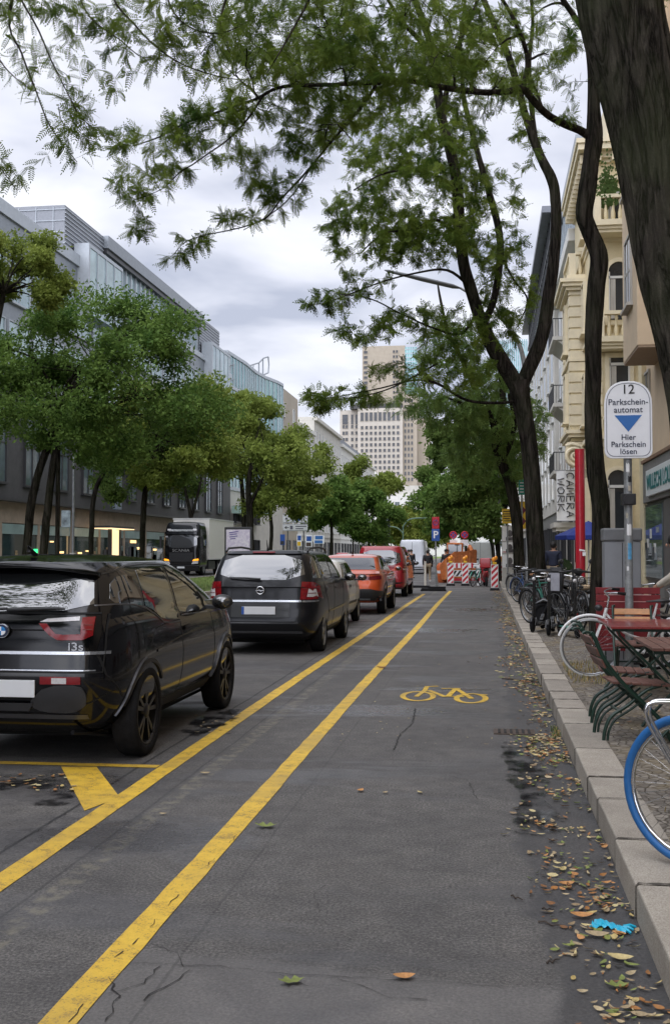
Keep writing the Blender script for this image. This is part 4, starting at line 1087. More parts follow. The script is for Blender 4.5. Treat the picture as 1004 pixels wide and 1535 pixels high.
    def line(s, name, view, pts, wd, m, off=.003, parent=None, mirror=False, close=False, res=.04, thick=.004):
        """thin raised strip following the body"""
        if close: pts = pts+[pts[0]]
        F = []
        for a, b in zip(pts, pts[1:]):
            n = max(1, int(math.dist(a, b)/res)); F += [(a[0]+(b[0]-a[0])*k/n, a[1]+(b[1]-a[1])*k/n) for k in range(n)]
        F.append(pts[-1]); mbs = []
        rows = []
        for i, p in enumerate(F):
            a, b = F[max(i-1, 0)], F[min(i+1, len(F)-1)]; tx, ty = b[0]-a[0], b[1]-a[1]; l = math.hypot(tx, ty) or 1; nx, ny = -ty/l*wd/2, tx/l*wd/2
            r_ = []
            for sg in (1, -1):
                h, d, n = s.hit(view, p[0]+nx*sg, p[1]+ny*sg)
                if h is None: r_ = None; break
                r_.append((h+(n*.6-d*.4)*off, h+d*thick))
            rows.append(r_)
        for sgn in ((1, -1) if mirror else (1,)):
            vs = []; fs = []
            for r_ in rows:
                if r_ is None: vs.append(None); continue
                vs.append([(q.x*sgn, q.y, q.z) for q in (r_[0][1], r_[0][0], r_[1][0], r_[1][1])])
            mb = MB()
            for a, b in zip(vs, vs[1:]):
                if a is None or b is None: continue
                if (Vector(a[1])-Vector(b[1])).length > .25: continue
                mb.add(a+b, [(0, 1, 5, 4), (1, 2, 6, 5), (2, 3, 7, 6)])
            o_ = mb.build(name, m, parent or s.root)
        return o_
def s_pt(view, v):
    if view in ('rear', 'front'): return Vector((v.x, 0 if view == 'rear' else 4, v.y))
    if view == 'right': return Vector((.9, v.x, v.y))
    if view == 'left': return Vector((-.9, v.x, v.y))
    return Vector((v.x, v.y, 1.5))
def wheel(par, x, y, r, wd=.20, rim_m='steel_rim', style='five', rr=None, sgn=1, cap='rim_dark'):
    """x = outer face of the tyre; built outside = +X, mirrored by sgn"""
    rr = rr or r*.70; T = Matrix.Translation((x, y, r-.003)) @ Matrix.Diagonal((sgn, 1, 1, 1))
    hub = MB(); hub.M = T; hub.lathe([(rr*.98, -wd*.9), (rr*.98, -.02), (rr*.94, -.02), (rr*.92, -.09), (.05, -.10)], 36, axis='X', close=False)
    hub.lathe([(rr*.62, -.105), (rr*.62, -.095)], 28, axis='X'); h = hub.build('wheel', M_['underbody'], par)
    t_ = MB(); t_.M = T; k = r-rr
    t_.lathe([(rr, -wd+.01), (rr+k*.3, -wd-.002), (r-k*.18, -wd), (r-.008, -wd+.02), (r, -wd+.045), (r, -.045), (r-.008, -.018), (r-k*.2, .0), (rr+k*.3, .003), (rr+.004, -.006), (rr-.004, -.02)], 48, axis='X', close=False)
    for q in (-.3, .0, .3): t_.lathe([(r+.001, -wd/2+q*wd-.004), (r+.001, -wd/2+q*wd+.004)], 48, axis='X', close=False)
    t_.build('tyre', M_['black_rubber'], h)
    s_ = MB(); s_.M = T
    s_.lathe([(rr*.99, -.03), (rr+.002, -.008), (rr*.96, -.006), (rr*.93, -.025)], 48, axis='X', close=False)
    n = {'five': 5, 'multi': 10, 'double': 5, 'disc': 0, 'nine': 9}[style]
    for i in range(n):
        a = 2*PI*i/n+.2; c, d = math.cos(a), math.sin(a)
        for q in ((-.10, .10) if style == 'double' else (0,)):
            w0, w1 = {'five': (.055, .038), 'multi': (.022, .016), 'double': (.020, .020), 'nine': (.03, .02)}[style]
            def pt(rad, off_): ang = a+q*(rad/rr)*2.2; return (rad*math.cos(ang)-off_*math.sin(ang), rad*math.sin(ang)+off_*math.cos(ang))
            P = [pt(.03, -w0*.6), pt(rr*.95, -w1), pt(rr*.95, w1), pt(.03, w0*.6)]
            vs = [(-.022, *P[0]), (-.020, *P[1]), (-.020, *P[2]), (-.022, *P[3]), (-.06, *P[0]), (-.05, *P[1]), (-.05, *P[2]), (-.06, *P[3])]
            s_.add(vs, [(0, 1, 2, 3), (7, 6, 5, 4), (0, 4, 5, 1), (1, 5, 6, 2), (2, 6, 7, 3), (3, 7, 4, 0)])
    if style == 'disc': s_.lathe([(rr*.95, -.02), (rr*.7, -.03), (rr*.6, -.012), (rr*.25, -.018), (.02, -.008)], 30, axis='X')
    s_.lathe([(.062, -.06), (.06, -.02), (.045, -.012), (.01, -.010)], 20, axis='X')
    s_.build('rim', M_[rim_m], h, 0); return h
def mirror_part(car, y, z, x0, m, sgn, gl=True):
    b = MB(); b.box((sgn*(x0+.055), y+.02, z-.03), (.13, .07, .035)); b.ball((sgn*(x0+.17), y, z+.02), .1, 16, 10, 0, (1.05, .62, .72))
    o_ = b.build('door_mirror', M_['black_plastic'] if m.name == 'paint_black' else m, car.root, .004)
    if gl:
        q = MB(); q.ball((sgn*(x0+.175), y-.028, z+.02), .082, 14, 8, 0, (1.0, .55, .68)); q.build('mirror_glass', M_['car_glass'], o_)
def seats_shadow(): pass
def sq(x0, x1, z0, z1): return [(x0, z0), (x1, z0), (x1, z1), (x0, z1)]
def arc(cy, cz, r, a0, a1, n=18): return [(cy+r*math.cos(a0+(a1-a0)*k/n), cz+r*math.sin(a0+(a1-a0)*k/n)) for k in range(n+1)]

# ---- 1: black compact electric hatchback
c = Car('compact_hatchback', 'glossy black compact hatchback cut by the left picture edge, nearest of the parked cars', 'car', -3.52, 7.50)
def wi(x, y, z):
    if y > 2.9: k = (y-2.9); z = z-(.20*k*k*.5)*(max(0, z-.5)/.6)
    return (x, y, z)
body = c.shell('body', hull([(.24, .30, 3.72, .70), (.33, .14, 3.86, .79), (.46, .05, 3.95, .86), (.62, .00, 3.99, .885), (.80, .01, 3.98, .885), (.95, .03, 3.9, .872), (1.06, .06, 3.8, .852), (1.13, .09, 3.7, .82)], e=7.5, crown=.02, warp=wi),
        M_['paint_black'], arches=[(.74, .335, .60), (3.31, .335, .60)], wr=.385)
c.shell('cabin', hull([(1.02, .03, 3.50, .845), (1.14, .075, 3.25, .82), (1.24, .12, 2.98, .795), (1.36, .19, 2.62, .755), (1.46, .26, 2.26, .71), (1.52, .32, 2.05, .66)], e=7, crown=.065), M_['paint_black'])
c.ready(); r_ = c.root
c.panel('rear_window', 'rear', [(-.66, 1.15), (.66, 1.15), (.60, 1.43), (-.60, 1.43)], M_['car_glass'], .006, smooth=1)
hd = c.panel('tailgate', 'rear', [(-.70, .88), (.70, .88), (.72, 1.0), (.70, 1.135), (-.70, 1.135), (-.72, 1.0)], mat('hatch_glass', (.003, .003, .004), .08, var=0, coat=0, spec=.35), .008)
for sg in (1, -1):
    P = [(.27, 1.095), (.36, 1.115), (.60, 1.125), (.665, 1.12), (.665, .985), (.60, .955), (.42, .955), (.36, .985)]
    c.panel('tail_light_housing', 'rear', [(x*sg, z) for x, z in P], M_['paint_black'], .013)
    U = [(.27, 1.07), (.33, 1.07), (.40, .998), (.46, .99), (.585, .995), (.585, 1.115), (.668, 1.12), (.668, .985), (.60, .952), (.42, .952), (.355, .985)]
    c.panel('tail_light', 'rear', [(x*sg, z) for x, z in U], M_['lamp_red'], .018)
    c.panel('reversing_light', 'rear', [(x*sg, z) for x, z in [(.275, 1.082), (.33, 1.105), (.57, 1.122), (.57, 1.092), (.36, 1.082)]], M_['lamp_clear'], .018)
    c.panel('reflector', 'rear', [(x*sg, z) for x, z in sq(.30, .60, .635, .69)], M_['lamp_red'], .012)
    c.panel('reflector_window', 'rear', [(x*sg, z) for x, z in sq(.39, .50, .640, .682)], M_['lamp_clear'], .016)
    c.panel('bumper_insert', 'rear', [(x*sg, z) for x, z in [(.21, .47), (.30, .425), (.52, .42), (.62, .47), (.64, .55), (.60, .63), (.34, .62), (.22, .52)]], M_['bumper_grey'], .012, smooth=1)
c.panel('bumper_center', 'rear', [(-.20, .44), (.20, .44), (.24, .50), (-.24, .50)], M_['bumper_grey'], .03)
c.panel('bumper_lip', 'rear', sq(-.62, .62, .37, .405), mat('lip_grey', (.09, .09, .095), .3, .4, var=.1, coat=.3), .006)
c.line('trim_line', 'rear', [(-.78, .86), (.78, .86)], .022, M_['silver_trim'], .012)
c.line('trim_line', 'rear', [(-.70, .735), (.70, .735)], .008, M_['silver_trim'], .008)
c.line('high_brake_light', 'rear', [(-.22, 1.475), (.22, 1.475)], .018, M_['lamp_red'], .02)
b = MB(); b.box((0, -.005, .60), (.52, .014, .125)); b.build('number_plate', M_['plate_white'], r_, .003)
b = MB(); b.tube([(.02, .05, 1.17), (.15, .035, 1.175), (.40, .045, 1.185), (.46, .055, 1.18)], [.02, .026, .018, .010], 8, flat=.7); b.tube([(-.35, .04, 1.165), (.02, .04, 1.18)], .012, 6); b.build('rear_wiper', M_['black_plastic'], r_)
# spoiler lip over the window
b = MB(); vs = []; fs = []
for i in range(13):
    u = -1+2*i/12; x = .64*u; yy = .10+.10*u*u*1.4; z = 1.50-.035*u*u*2
    vs += [(x, yy, z), (x, yy+.35, z+.055), (x, yy+.32, z-.05), (x, yy+.03, z-.018)]
for i in range(12):
    for k in range(4): fs.append((4*i+k, 4*i+(k+1) % 4, 4*i+4+(k+1) % 4, 4*i+4+k))
b.add(vs, fs, 0, True); b.add(vs[:4], [(0, 1, 2, 3)]); b.add(vs[-4:], [(3, 2, 1, 0)]); b.build('roof_spoiler', M_['paint_black'], r_)
# emblem
e_ = MB(); e_.cyl((0, .012, 1.02), .052, .02, 32, 'Y'); e_ = e_.build('emblem', M_['silver_trim'], r_)
q = MB(); q.cyl((0, .0, 1.02), .047, .02, 32, 'Y'); q.build('emblem_ring', mat('emblem_dark', (.01, .02, .06), .2, var=0, coat=1), e_)
for k in range(4):
    q = MB(); a = [(0, 1.02)]+[(.032*math.cos(PI/2*k+PI/2*i/6), 1.02+.032*math.sin(PI/2*k+PI/2*i/6)) for i in range(7)]
    q.prism(a, .004, 'XZ', -.013); q.build('emblem_quarter', M_['sign_white'] if k % 2 else mat('emblem_blue', (.02, .22, .55), .2, var=0), e_)
text_mesh('lettering', 'i3s', .085, M_['silver_trim'], r_, (.56, .018, .905), (PI/2, 0, .12), .004, bold=.001, sx=1.25)
b = MB(); b.tube([(-.02, .62, 1.575), (-.02, .56, 1.60), (-.02, .49, 1.645), (-.02, .50, 1.60)], [.03, .026, .010, .02], 8, flat=.5); b.build('roof_antenna', M_['black_plastic'], r_)
# side glazing with the stepped waistline
for k, zz in enumerate((1.062, 1.028)):                         # lamp ribs inside the light units
    for sg in (1, -1): c.line('light_rib', 'rear', [(.60*sg, zz), (.66*sg, zz)], .008, mat('lamp_deep', (.16, .004, .008), .2, coat=1, var=0), .021)
c.line('tailgate_gap', 'rear', [(-.74, 1.14), (-.75, .90), (-.74, .72), (.74, .72), (.75, .90), (.74, 1.14)], .010, M_['dark_gap'], .010)
c.line('tailgate_top_gap', 'rear', [(-.70, 1.145), (.70, 1.145)], .012, M_['dark_gap'], .010)  # dark strip along the seam between tailgate and rear window
c.line('bumper_edge', 'rear', [(-.80, .58), (-.66, .50), (-.3, .41), (.3, .41), (.66, .50), (.80, .58)], .008, M_['dark_gap'], .004)
for vw in ('right', 'left'):
    c.line('fuel_flap', vw, [(.50, .98), (.66, .98), (.66, .84), (.50, .84)], .006, M_['dark_gap'], .002, close=True) if vw == 'right' else None
    c.panel('rear_side_glass', vw, [(.24, 1.20), (.62, 1.19), (.80, 1.17), (.70, 1.43), (.36, 1.40)], M_['car_glass'], .004, smooth=1)
    c.panel('rear_door_window', vw, [(.84, 1.17), (1.00, 1.13), (1.14, 1.055), (1.34, 1.025), (1.62, 1.02), (1.60, 1.47), (1.25, 1.475), (.88, 1.45)], M_['car_glass'], .004)
    c.panel('front_door_window', vw, [(1.70, 1.07), (2.50, 1.05), (2.70, 1.075), (2.42, 1.26), (2.02, 1.43), (1.86, 1.468), (1.68, 1.47)], M_['car_glass'], .004)
    c.line('waist_trim', vw, [(.03, 1.20), (.30, 1.205), (.60, 1.19), (.86, 1.145), (1.02, 1.09), (1.18, 1.02), (1.35, 1.0), (1.65, .995)], .010, mat('trim_dim', (.16, .16, .17), .3, .8, var=0), .006)
    c.line('waist_trim', vw, [(1.72, 1.045), (2.6, 1.03)], .012, M_['silver_trim'], .006)
    c.line('roof_trim', vw, [(.30, 1.43), (.7, 1.49), (1.2, 1.505), (1.75, 1.49), (2.1, 1.42), (2.45, 1.27)], .012, mat('trim_dark', (.06, .06, .06), .3, .8, var=0), .006)
    c.line('rear_panel_gap', vw, [(.05, 1.19), (.06, .90), (.10, .70), (.28, .52)], .012, M_['dark_gap'], .003)
    c.line('door_gap', vw, [(.78, .84), (.95, .98), (1.2, 1.00), (1.66, 1.01), (1.70, .75), (1.66, .36)], .009, M_['dark_gap'], .002)
    c.line('door_gap', vw, [(2.72, 1.02), (2.80, .80), (2.78, .38), (1.2, .34)], .009, M_['dark_gap'], .002)
    a1 = arc(.74, .335, .425, R(165), R(35)); a2 = arc(.74, .335, .395, R(35), R(165)); c.panel('arch_trim', vw, a1+a2, M_['black_plastic'], .012, res=.06)
    a1 = arc(3.31, .335, .425, R(165), R(10)); a2 = arc(3.31, .335, .395, R(10), R(165)); c.panel('arch_trim', vw, a1+a2, M_['black_plastic'], .012, res=.06)
    c.line('arch_line', vw, arc(.74, .335, .445, R(175), R(100)), .008, mat('trim_dim', (.25,)*3), .018)
    c.line('arch_line', vw, arc(3.31, .335, .445, R(175), R(95)), .008, mat('trim_dim', (.25,)*3), .018)
    c.line('side_skirt', vw, [(1.2, .33), (2.85, .33)], .09, M_['black_plastic'], .012)
    c.line('door_crease', vw, [(.95, .80), (1.7, .86), (2.9, .90)], .02, M_['paint_black'], .008)
    c.line('door_handle', vw, [(2.0-.26, .93), (2.0-.08, .935)], .035, M_['paint_black'], .02)
for sg in (1, -1):
    mirror_part(c, 2.60, 1.10, .84, M_['paint_black'], sg)
    for yy in (.74, 3.31): wheel(r_, sg*.885, yy, .352, .19, 'rim_dark', 'double', .265, sg)
    b = MB(); b.tube([(sg*.70, .56, .17), (sg*.55, .30, .24), (sg*.50, .12, .27)], .018, 6); b.build('underside_strut', M_['rim_dark'], r_)
b = MB(); b.bb(-.62, .62, .55, 3.6, .17, .26); b.build('floor_pan', M_['underbody'], r_)

# ---- 2: anthracite estate van
c = Car('family_estate', 'dark grey family estate with red tail lights and a chrome tailgate strip', 'car', -3.47, 16.35)
def wz(x, y, z):
    if y > 3.3: k = (y-3.3); z = z-(.22*k*k)*(max(0, z-.5)/.6)
    return (x, y, z)
c.shell('body', hull([(.22, .25, 4.2, .74), (.32, .07, 4.38, .83), (.45, .0, 4.46, .875), (.56, .0, 4.47, .893), (.72, .035, 4.44, .905), (.90, .06, 4.3, .905), (1.05, .08, 4.2, .89), (1.13, .10, 4.1, .865)], e=8, crown=.02, warp=wz), M_['paint_anthracite'], arches=[(.86, .32, .64), (3.56, .32, .64)], wr=.36)
c.shell('cabin', hull([(1.04, .06, 3.75, .87), (1.18, .11, 3.45, .845), (1.32, .17, 3.15, .805), (1.46, .25, 2.85, .755), (1.55, .31, 2.62, .705), (1.59, .36, 2.45, .66)], e=8, crown=.04), M_['paint_anthracite'])
c.ready(); r_ = c.root
c.panel('rear_window', 'rear', [(-.70, 1.16), (.70, 1.16), (.60, 1.545), (-.60, 1.545)], M_['car_glass'], .006, smooth=1)
c.line('spoiler_edge', 'rear', [(-.60, 1.575), (.60, 1.575)], .035, M_['paint_anthracite'], .03)
c.line('high_brake_light', 'rear', [(-.18, 1.578), (.18, 1.578)], .018, M_['lamp_red'], .036)
for sg in (1, -1):
    P = [(.64, 1.135), (.80, 1.125), (.865, 1.06), (.895, .86), (.62, .86), (.63, 1.0)]
    c.panel('tail_light', 'rear', [(x*sg, z) for x, z in P], M_['lamp_red'], .012)
    c.panel('indicator_light', 'rear', [(x*sg, z) for x, z in [(.74, 1.03), (.83, 1.02), (.86, .90), (.72, .90)]], M_['lamp_clear'], .016)
    c.line('light_rib', 'rear', [(.66*sg, 1.03), (.85*sg, 1.03)], .012, mat('lamp_deep', (.16, .004, .008), .2, coat=1, var=0), .018)
    c.line('light_rib', 'rear', [(.66*sg, .955), (.87*sg, .955)], .012, M_['lamp_deep'], .018)
    c.line('light_rib', 'rear', [(.72*sg, 1.12), (.71*sg, .87)], .012, M_['lamp_deep'], .018)
c.line('chrome_strip', 'rear', [(-.64, .835), (.64, .835)], .030, M_['silver_trim'], .016)
for sg in (1, -1): c.line('chrome_strip', 'rear', [(.655*sg, .832), (.87*sg, .832)], .028, M_['silver_trim'], .012)
c.line('tailgate_gap', 'rear', [(-.655, 1.14), (-.645, .85), (-.60, .56), (-.54, .515), (.54, .515), (.60, .56), (.645, .85), (.655, 1.14)], .012, M_['dark_gap'], .003)
c.line('bumper_trim', 'rear', [(-.60, .50), (.60, .50)], .014, M_['bumper_grey'], .02)
c.line('bumper_trim', 'rear', [(-.66, .355), (.66, .355)], .030, mat('lip_grey', (.16,)*3), .012)
c.panel('plate_recess', 'rear', [(-.46, .585), (.46, .585), (.46, .80), (-.46, .80)], M_['paint_black_matt'], .006)
b = MB(); b.box((-.02, -.005, .69), (.53, .016, .12)); b.build('number_plate', M_['plate_white'], r_, .003)
b = MB(); b.bb(-.285, -.245, -.016, -.013, .632, .748); b.build('plate_band', M_['sign_blue'], r_)
b = MB(); b.tube([(.0, .05, 1.175), (-.25, .055, 1.19), (-.5, .075, 1.195)], [.018, .016, .012], 6); b.build('rear_wiper', M_['black_plastic'], r_)
e_ = MB(); e_.ring((0, .025, 1.0), .058, .0085, 'Y', 32, 8); e_ = e_.build('emblem', M_['chrome'], r_)
q = MB(); q.prism([(-.085, .995), (-.01, 1.012), (.01, 1.0), (.085, 1.008), (.012, .985), (-.012, .998)], .012, 'XZ', .012); q.build('emblem_bolt', M_['chrome'], e_)
b = MB(); b.tube([(.0, .62, 1.62), (.0, .60, 1.66), (.0, .52, 1.79)], [.022, .012, .003], 6); b.build('roof_antenna', M_['black_plastic'], r_)
for vw, sg in (('right', 1), ('left', -1)):
    c.panel('quarter_window', vw, [(.28, 1.19), (.82, 1.17), (.86, 1.53), (.52, 1.52), (.38, 1.42)], M_['car_glass'], .005)
    c.panel('rear_door_window', vw, [(.92, 1.165), (1.82, 1.15), (1.78, 1.555), (.95, 1.54)], M_['car_glass'], .005)
    c.panel('front_door_window', vw, [(1.92, 1.15), (2.95, 1.14), (2.72, 1.34), (2.40, 1.53), (1.88, 1.555)], M_['car_glass'], .005)
    c.line('side_moulding', vw, [(1.3, .62), (3.1, .64)], .03, M_['paint_anthracite'], .014)
    c.line('door_gap', vw, [(.88, 1.14), (.86, .98), (1.12, .80), (1.26, .55), (1.3, .36)], .01, M_['dark_gap']); c.line('door_gap', vw, [(1.86, 1.13), (1.86, .36)], .01, M_['dark_gap']); c.line('door_gap', vw, [(3.0, 1.1), (3.05, .36), (1.3, .34)], .01, M_['dark_gap'])
    c.line('door_handle', vw, [(1.0, .99), (1.18, .995)], .03, M_['paint_anthracite'], .022); c.line('door_handle', vw, [(2.0, .99), (2.18, .995)], .03, M_['paint_anthracite'], .022)
    b = MB(); b.tube([(sg*.66, .55, 1.60), (sg*.665, .70, 1.655), (sg*.665, 1.6, 1.675), (sg*.66, 2.3, 1.65), (sg*.66, 2.5, 1.59)], .018, 8); b.build('roof_rail', M_['black_plastic'], r_)
    mirror_part(c, 2.92, 1.13, .87, M_['paint_anthracite'], sg)
    for yy in (.86, 3.56): wheel(r_, sg*.885, yy, .325, .20, 'steel_rim', 'five', .225, sg)
b = MB(); b.bb(-.62, .62, .45, 4.0, .16, .25); b.build('floor_pan', M_['underbody'], r_)
b = MB(); b.tube([(-.55, .02, .24), (-.55, .4, .24)], .03, 8); b.build('exhaust', M_['rim_dark'], r_)

# ---- 3: small old white hatchback
c = Car('small_hatchback', 'small old white hatchback squeezed between the grey estate and the orange car', 'car', -3.66, 21.9)
c.shell('body', hull([(.22, .2, 3.3, .62), (.34, .04, 3.45, .70), (.5, .0, 3.5, .735), (.7, .03, 3.46, .75), (.85, .06, 3.3, .745), (.95, .09, 3.15, .725)], e=8, crown=.02, warp=lambda x, y, z: (x, y, z-(.18*max(0, y-2.5)**2)*(max(0, z-.5)/.5))), M_['paint_white_old'], arches=[(.72, .28, .50), (2.90, .28, .50)], wr=.31)
c.shell('cabin', hull([(.88, .05, 2.95, .73), (1.05, .12, 2.7, .70), (1.22, .24, 2.4, .655), (1.36, .38, 2.1, .60), (1.41, .46, 1.95, .55)], e=6, crown=.05), M_['paint_white_old'])
c.ready(); r_ = c.root
c.panel('rear_window', 'rear', [(-.52, .98), (.52, .98), (.44, 1.36), (-.44, 1.36)], M_['car_glass'], .005, smooth=2)
c.line('window_seal', 'rear', [(.54, .99), (.47, 1.36), (.42, 1.385), (-.42, 1.385), (-.47, 1.36), (-.54, .99)], .02, M_['black_plastic'], .008)
for vw, sg in (('right', 1), ('left', -1)):
    c.panel('rear_side_window', vw, [(.34, 1.0), (1.0, .98), (1.0, 1.35), (.62, 1.34)], M_['car_glass'], .005); c.panel('door_window', vw, [(1.08, .98), (2.2, .97), (1.95, 1.25), (1.7, 1.35), (1.08, 1.355)], M_['car_glass'], .005)
    c.line('door_gap', vw, [(1.04, 1.0), (1.04, .38)], .01, M_['dark_gap']); c.line('door_gap', vw, [(2.35, .96), (2.35, .38)], .01, M_['dark_gap']); c.line('side_moulding', vw, [(1.05, .5), (2.4, .5)], .05, M_['black_plastic'], .012)
    c.line('door_handle', vw, [(1.12, .86), (1.28, .86)], .06, M_['black_plastic'], .02)
    c.panel('tail_light', 'rear', [(sg*x, z) for x, z in sq(.56, .70, .62, .88)], M_['lamp_red'], .01)
    mirror_part(c, 2.25, 1.0, .72, M_['black_plastic'], sg)
    for yy in (.72, 2.9): wheel(r_, sg*.735, yy, .28, .16, 'steel_rim', 'disc', .18, sg)
c.line('bumper', 'rear', [(-.70, .42), (.70, .42)], .14, M_['black_plastic'], .05); b = MB(); b.box((0, -.03, .62), (.5, .02, .11)); b.build('number_plate', M_['plate_white'], r_)

# ---- 4: orange crossover
c = Car('crossover_car', 'orange crossover with sloping rear window and black lower cladding', 'car', -3.50, 27.0)
c.shell('body', hull([(.30, .25, 4.25, .76), (.40, .08, 4.40, .85), (.55, .0, 4.5, .90), (.72, .0, 4.5, .92), (.88, .03, 4.45, .925), (1.0, .04, 4.3, .91), (1.06, .05, 4.2, .88)], e=8, crown=.02, warp=lambda x, y, z: (x, y, z-(.16*max(0, y-3.3)**2)*(max(0, z-.5)/.6))), M_['paint_orange'], arches=[(.90, .36, .66), (3.58, .36, .66)], wr=.42)
c.shell('cabin', hull([(1.0, .12, 3.75, .86), (1.12, .28, 3.5, .83), (1.26, .52, 3.1, .78), (1.40, .80, 2.75, .72), (1.47, .98, 2.5, .68), (1.50, 1.1, 2.4, .64)], e=7, crown=.05), M_['paint_orange'])
c.ready(); r_ = c.root
c.panel('rear_window', 'rear', [(-.70, 1.14), (.70, 1.14), (.60, 1.44), (-.60, 1.44)], M_['car_glass'], .006)
c.line('tailgate_lip', 'rear', [(-.80, 1.06), (.80, 1.06)], .05, M_['paint_orange'], .06)
c.panel('tail_light_strip', 'rear', [(-.86, .90), (-.45, .88), (.45, .88), (.86, .90), (.85, 1.0), (.45, .96), (-.45, .96), (-.85, 1.0)], M_['lamp_deep'], .012)
c.panel('plate_recess', 'rear', sq(-.30, .30, .76, .87), M_['black_plastic'], .008)
c.panel('lower_bumper', 'rear', [(-.88, .36), (.88, .36), (.88, .60), (.6, .66), (-.6, .66), (-.88, .60)], M_['black_plastic'], .012)
c.line('bumper_strip', 'rear', [(-.6, .40), (.6, .40)], .03, M_['grey_metal'], .03); b = MB(); b.box((0, -.03, .82), (.5, .02, .1)); b.build('number_plate', M_['black_plastic'], r_)
b = MB(); b.tube([(0, 1.3, 1.55), (0, 1.22, 1.62), (0, 1.2, 1.57)], [.03, .01, .02], 6); b.build('roof_antenna', M_['black_plastic'], r_)
for vw, sg in (('right', 1), ('left', -1)):
    c.panel('rear_side_window', vw, [(.66, 1.15), (1.85, 1.12), (1.85, 1.45), (1.35, 1.44), (.95, 1.30)], M_['car_glass'], .005); c.panel('front_side_window', vw, [(1.95, 1.12), (3.0, 1.1), (2.7, 1.32), (2.35, 1.45), (1.95, 1.455)], M_['car_glass'], .005)
    for yy in (.90, 3.58):
        c.panel('arch_cladding', vw, arc(yy, .36, .49, R(180), R(0))+arc(yy, .36, .425, R(0), R(180)), M_['black_plastic'], .012, res=.08); wheel(r_, sg*.915, yy, .35, .21, 'steel_rim', 'five', .25, sg)
    c.line('sill_cladding', vw, [(1.36, .38), (3.12, .38)], .13, M_['black_plastic'], .012); c.line('door_gap', vw, [(1.9, 1.1), (1.9, .46)], .012, M_['dark_gap']); c.line('door_gap', vw, [(3.05, 1.05), (3.1, .46)], .012, M_['dark_gap'])
    mirror_part(c, 3.0, 1.12, .90, M_['paint_orange'], sg)

# ---- vans
def van(name, label, x, y, rz, pm, W=.90, H=1.82, L_=4.4, group=None, yfront=None, glass='rear', wr=.33, red=False):
    c = Car(name, label, 'van', x, y, rz, group); h = H
    c.shell('body', hull([(.28, .15, L_-.3, W-.12), (.4, .02, L_-.05, W-.03), (.6, .0, L_, W), (.9, .02, L_-.05, W), (1.05, .04, L_-.25, W-.01), (1.12, .05, L_-.4, W-.02)], e=10, crown=.02, warp=lambda x_, y_, z: (x_, y_, z-(.12*max(0, y_-L_+1.2)**2)*(max(0, z-.5)/.6))), M_[pm], arches=[(.85, .33, W-.25), (L_-.85, .33, W-.25)], wr=wr+.05)
    c.shell('cabin', hull([(1.05, .04, L_-.55, W-.015), (1.3, .06, L_-.95, W-.04), (h-.25, .11, L_-1.5, W-.11), (h-.08, .15, L_-1.75, W-.17), (h-.03, .19, L_-1.9, W-.22)], e=9, crown=.03), M_[pm])
    c.ready(); r_ = c.root
    k = (h-1.05)
    if glass == 'rear': c.panel('rear_window', 'rear', [(-W+.16, 1.12), (W-.16, 1.12), (W-.24, h-.17), (-W+.24, h-.17)], M_['car_glass'], .008, smooth=1)
    for vw, sg in (('right', 1), ('left', -1)):
        c.panel('tail_light', 'rear', [(sg*q, z) for q, z in sq(W-.13, W-.02, .85, 1.15)], M_['lamp_red'], .012)
        if red: c.panel('light_spot', 'rear', [(sg*q, z) for q, z in sq(W-.11, W-.03, .95, 1.02)], M_['lamp_clear'], .018)
        c.panel('side_window', vw, [(L_-2.1, 1.12), (L_-1.15, 1.1), (L_-1.6, h-.25), (L_-2.1, h-.24)], M_['car_glass'], .006)
        if glass == 'rear': c.panel('side_window', vw, [(.5, 1.14), (L_-2.2, 1.12), (L_-2.2, h-.24), (.6, h-.24)], M_['car_glass'], .006)
        mirror_part(c, L_-1.15, 1.15, W-.02, M_['black_plastic'], sg)
        for yy in (.85, L_-.85): wheel(r_, sg*(W-.01), yy, wr, .2, 'steel_rim', 'five' if H < 2 else 'disc', wr*.66, sg)
        c.line('door_gap', 'rear', [(sg*(W-.15), 1.1), (sg*(W-.16), .5), (sg*.02, .49)], .012, M_['dark_gap'])
    c.line('bumper', 'rear', [(-W+.04, .42), (W-.04, .42)], .22, M_['black_plastic'] if not red else M_['black_plastic'], .03)
    b = MB(); b.box((0, -.02, .72), (.5, .02, .11)); b.build('number_plate', M_['plate_white'], r_)
    return c
c = van('passenger_van', 'red boxy passenger van parked in front of the orange crossover', -3.68, 37.6, 0, 'paint_red', red=True)
c.line('tailgate_trim', 'rear', [(-.72, 1.08), (.72, 1.08)], .03, M_['paint_red'], .012)
c = van('delivery_van', 'white delivery van seen from behind to the left of the parking sign', -5.25, 77, 0, 'paint_van', W=1.0, H=2.48, L_=5.6, glass=None)
c.line('door_split', 'rear', [(0, .5), (0, 2.3)], .02, M_['dark_gap'])
c = van('delivery_van', 'pale grey van behind the roadworks on the right side of the lane', -.45, 86, 0, 'paint_van_grey', W=1.05, H=2.45, L_=5.6, glass=None)
c.line('door_split', 'rear', [(0, .5), (0, 2.3)], .02, M_['dark_gap'])
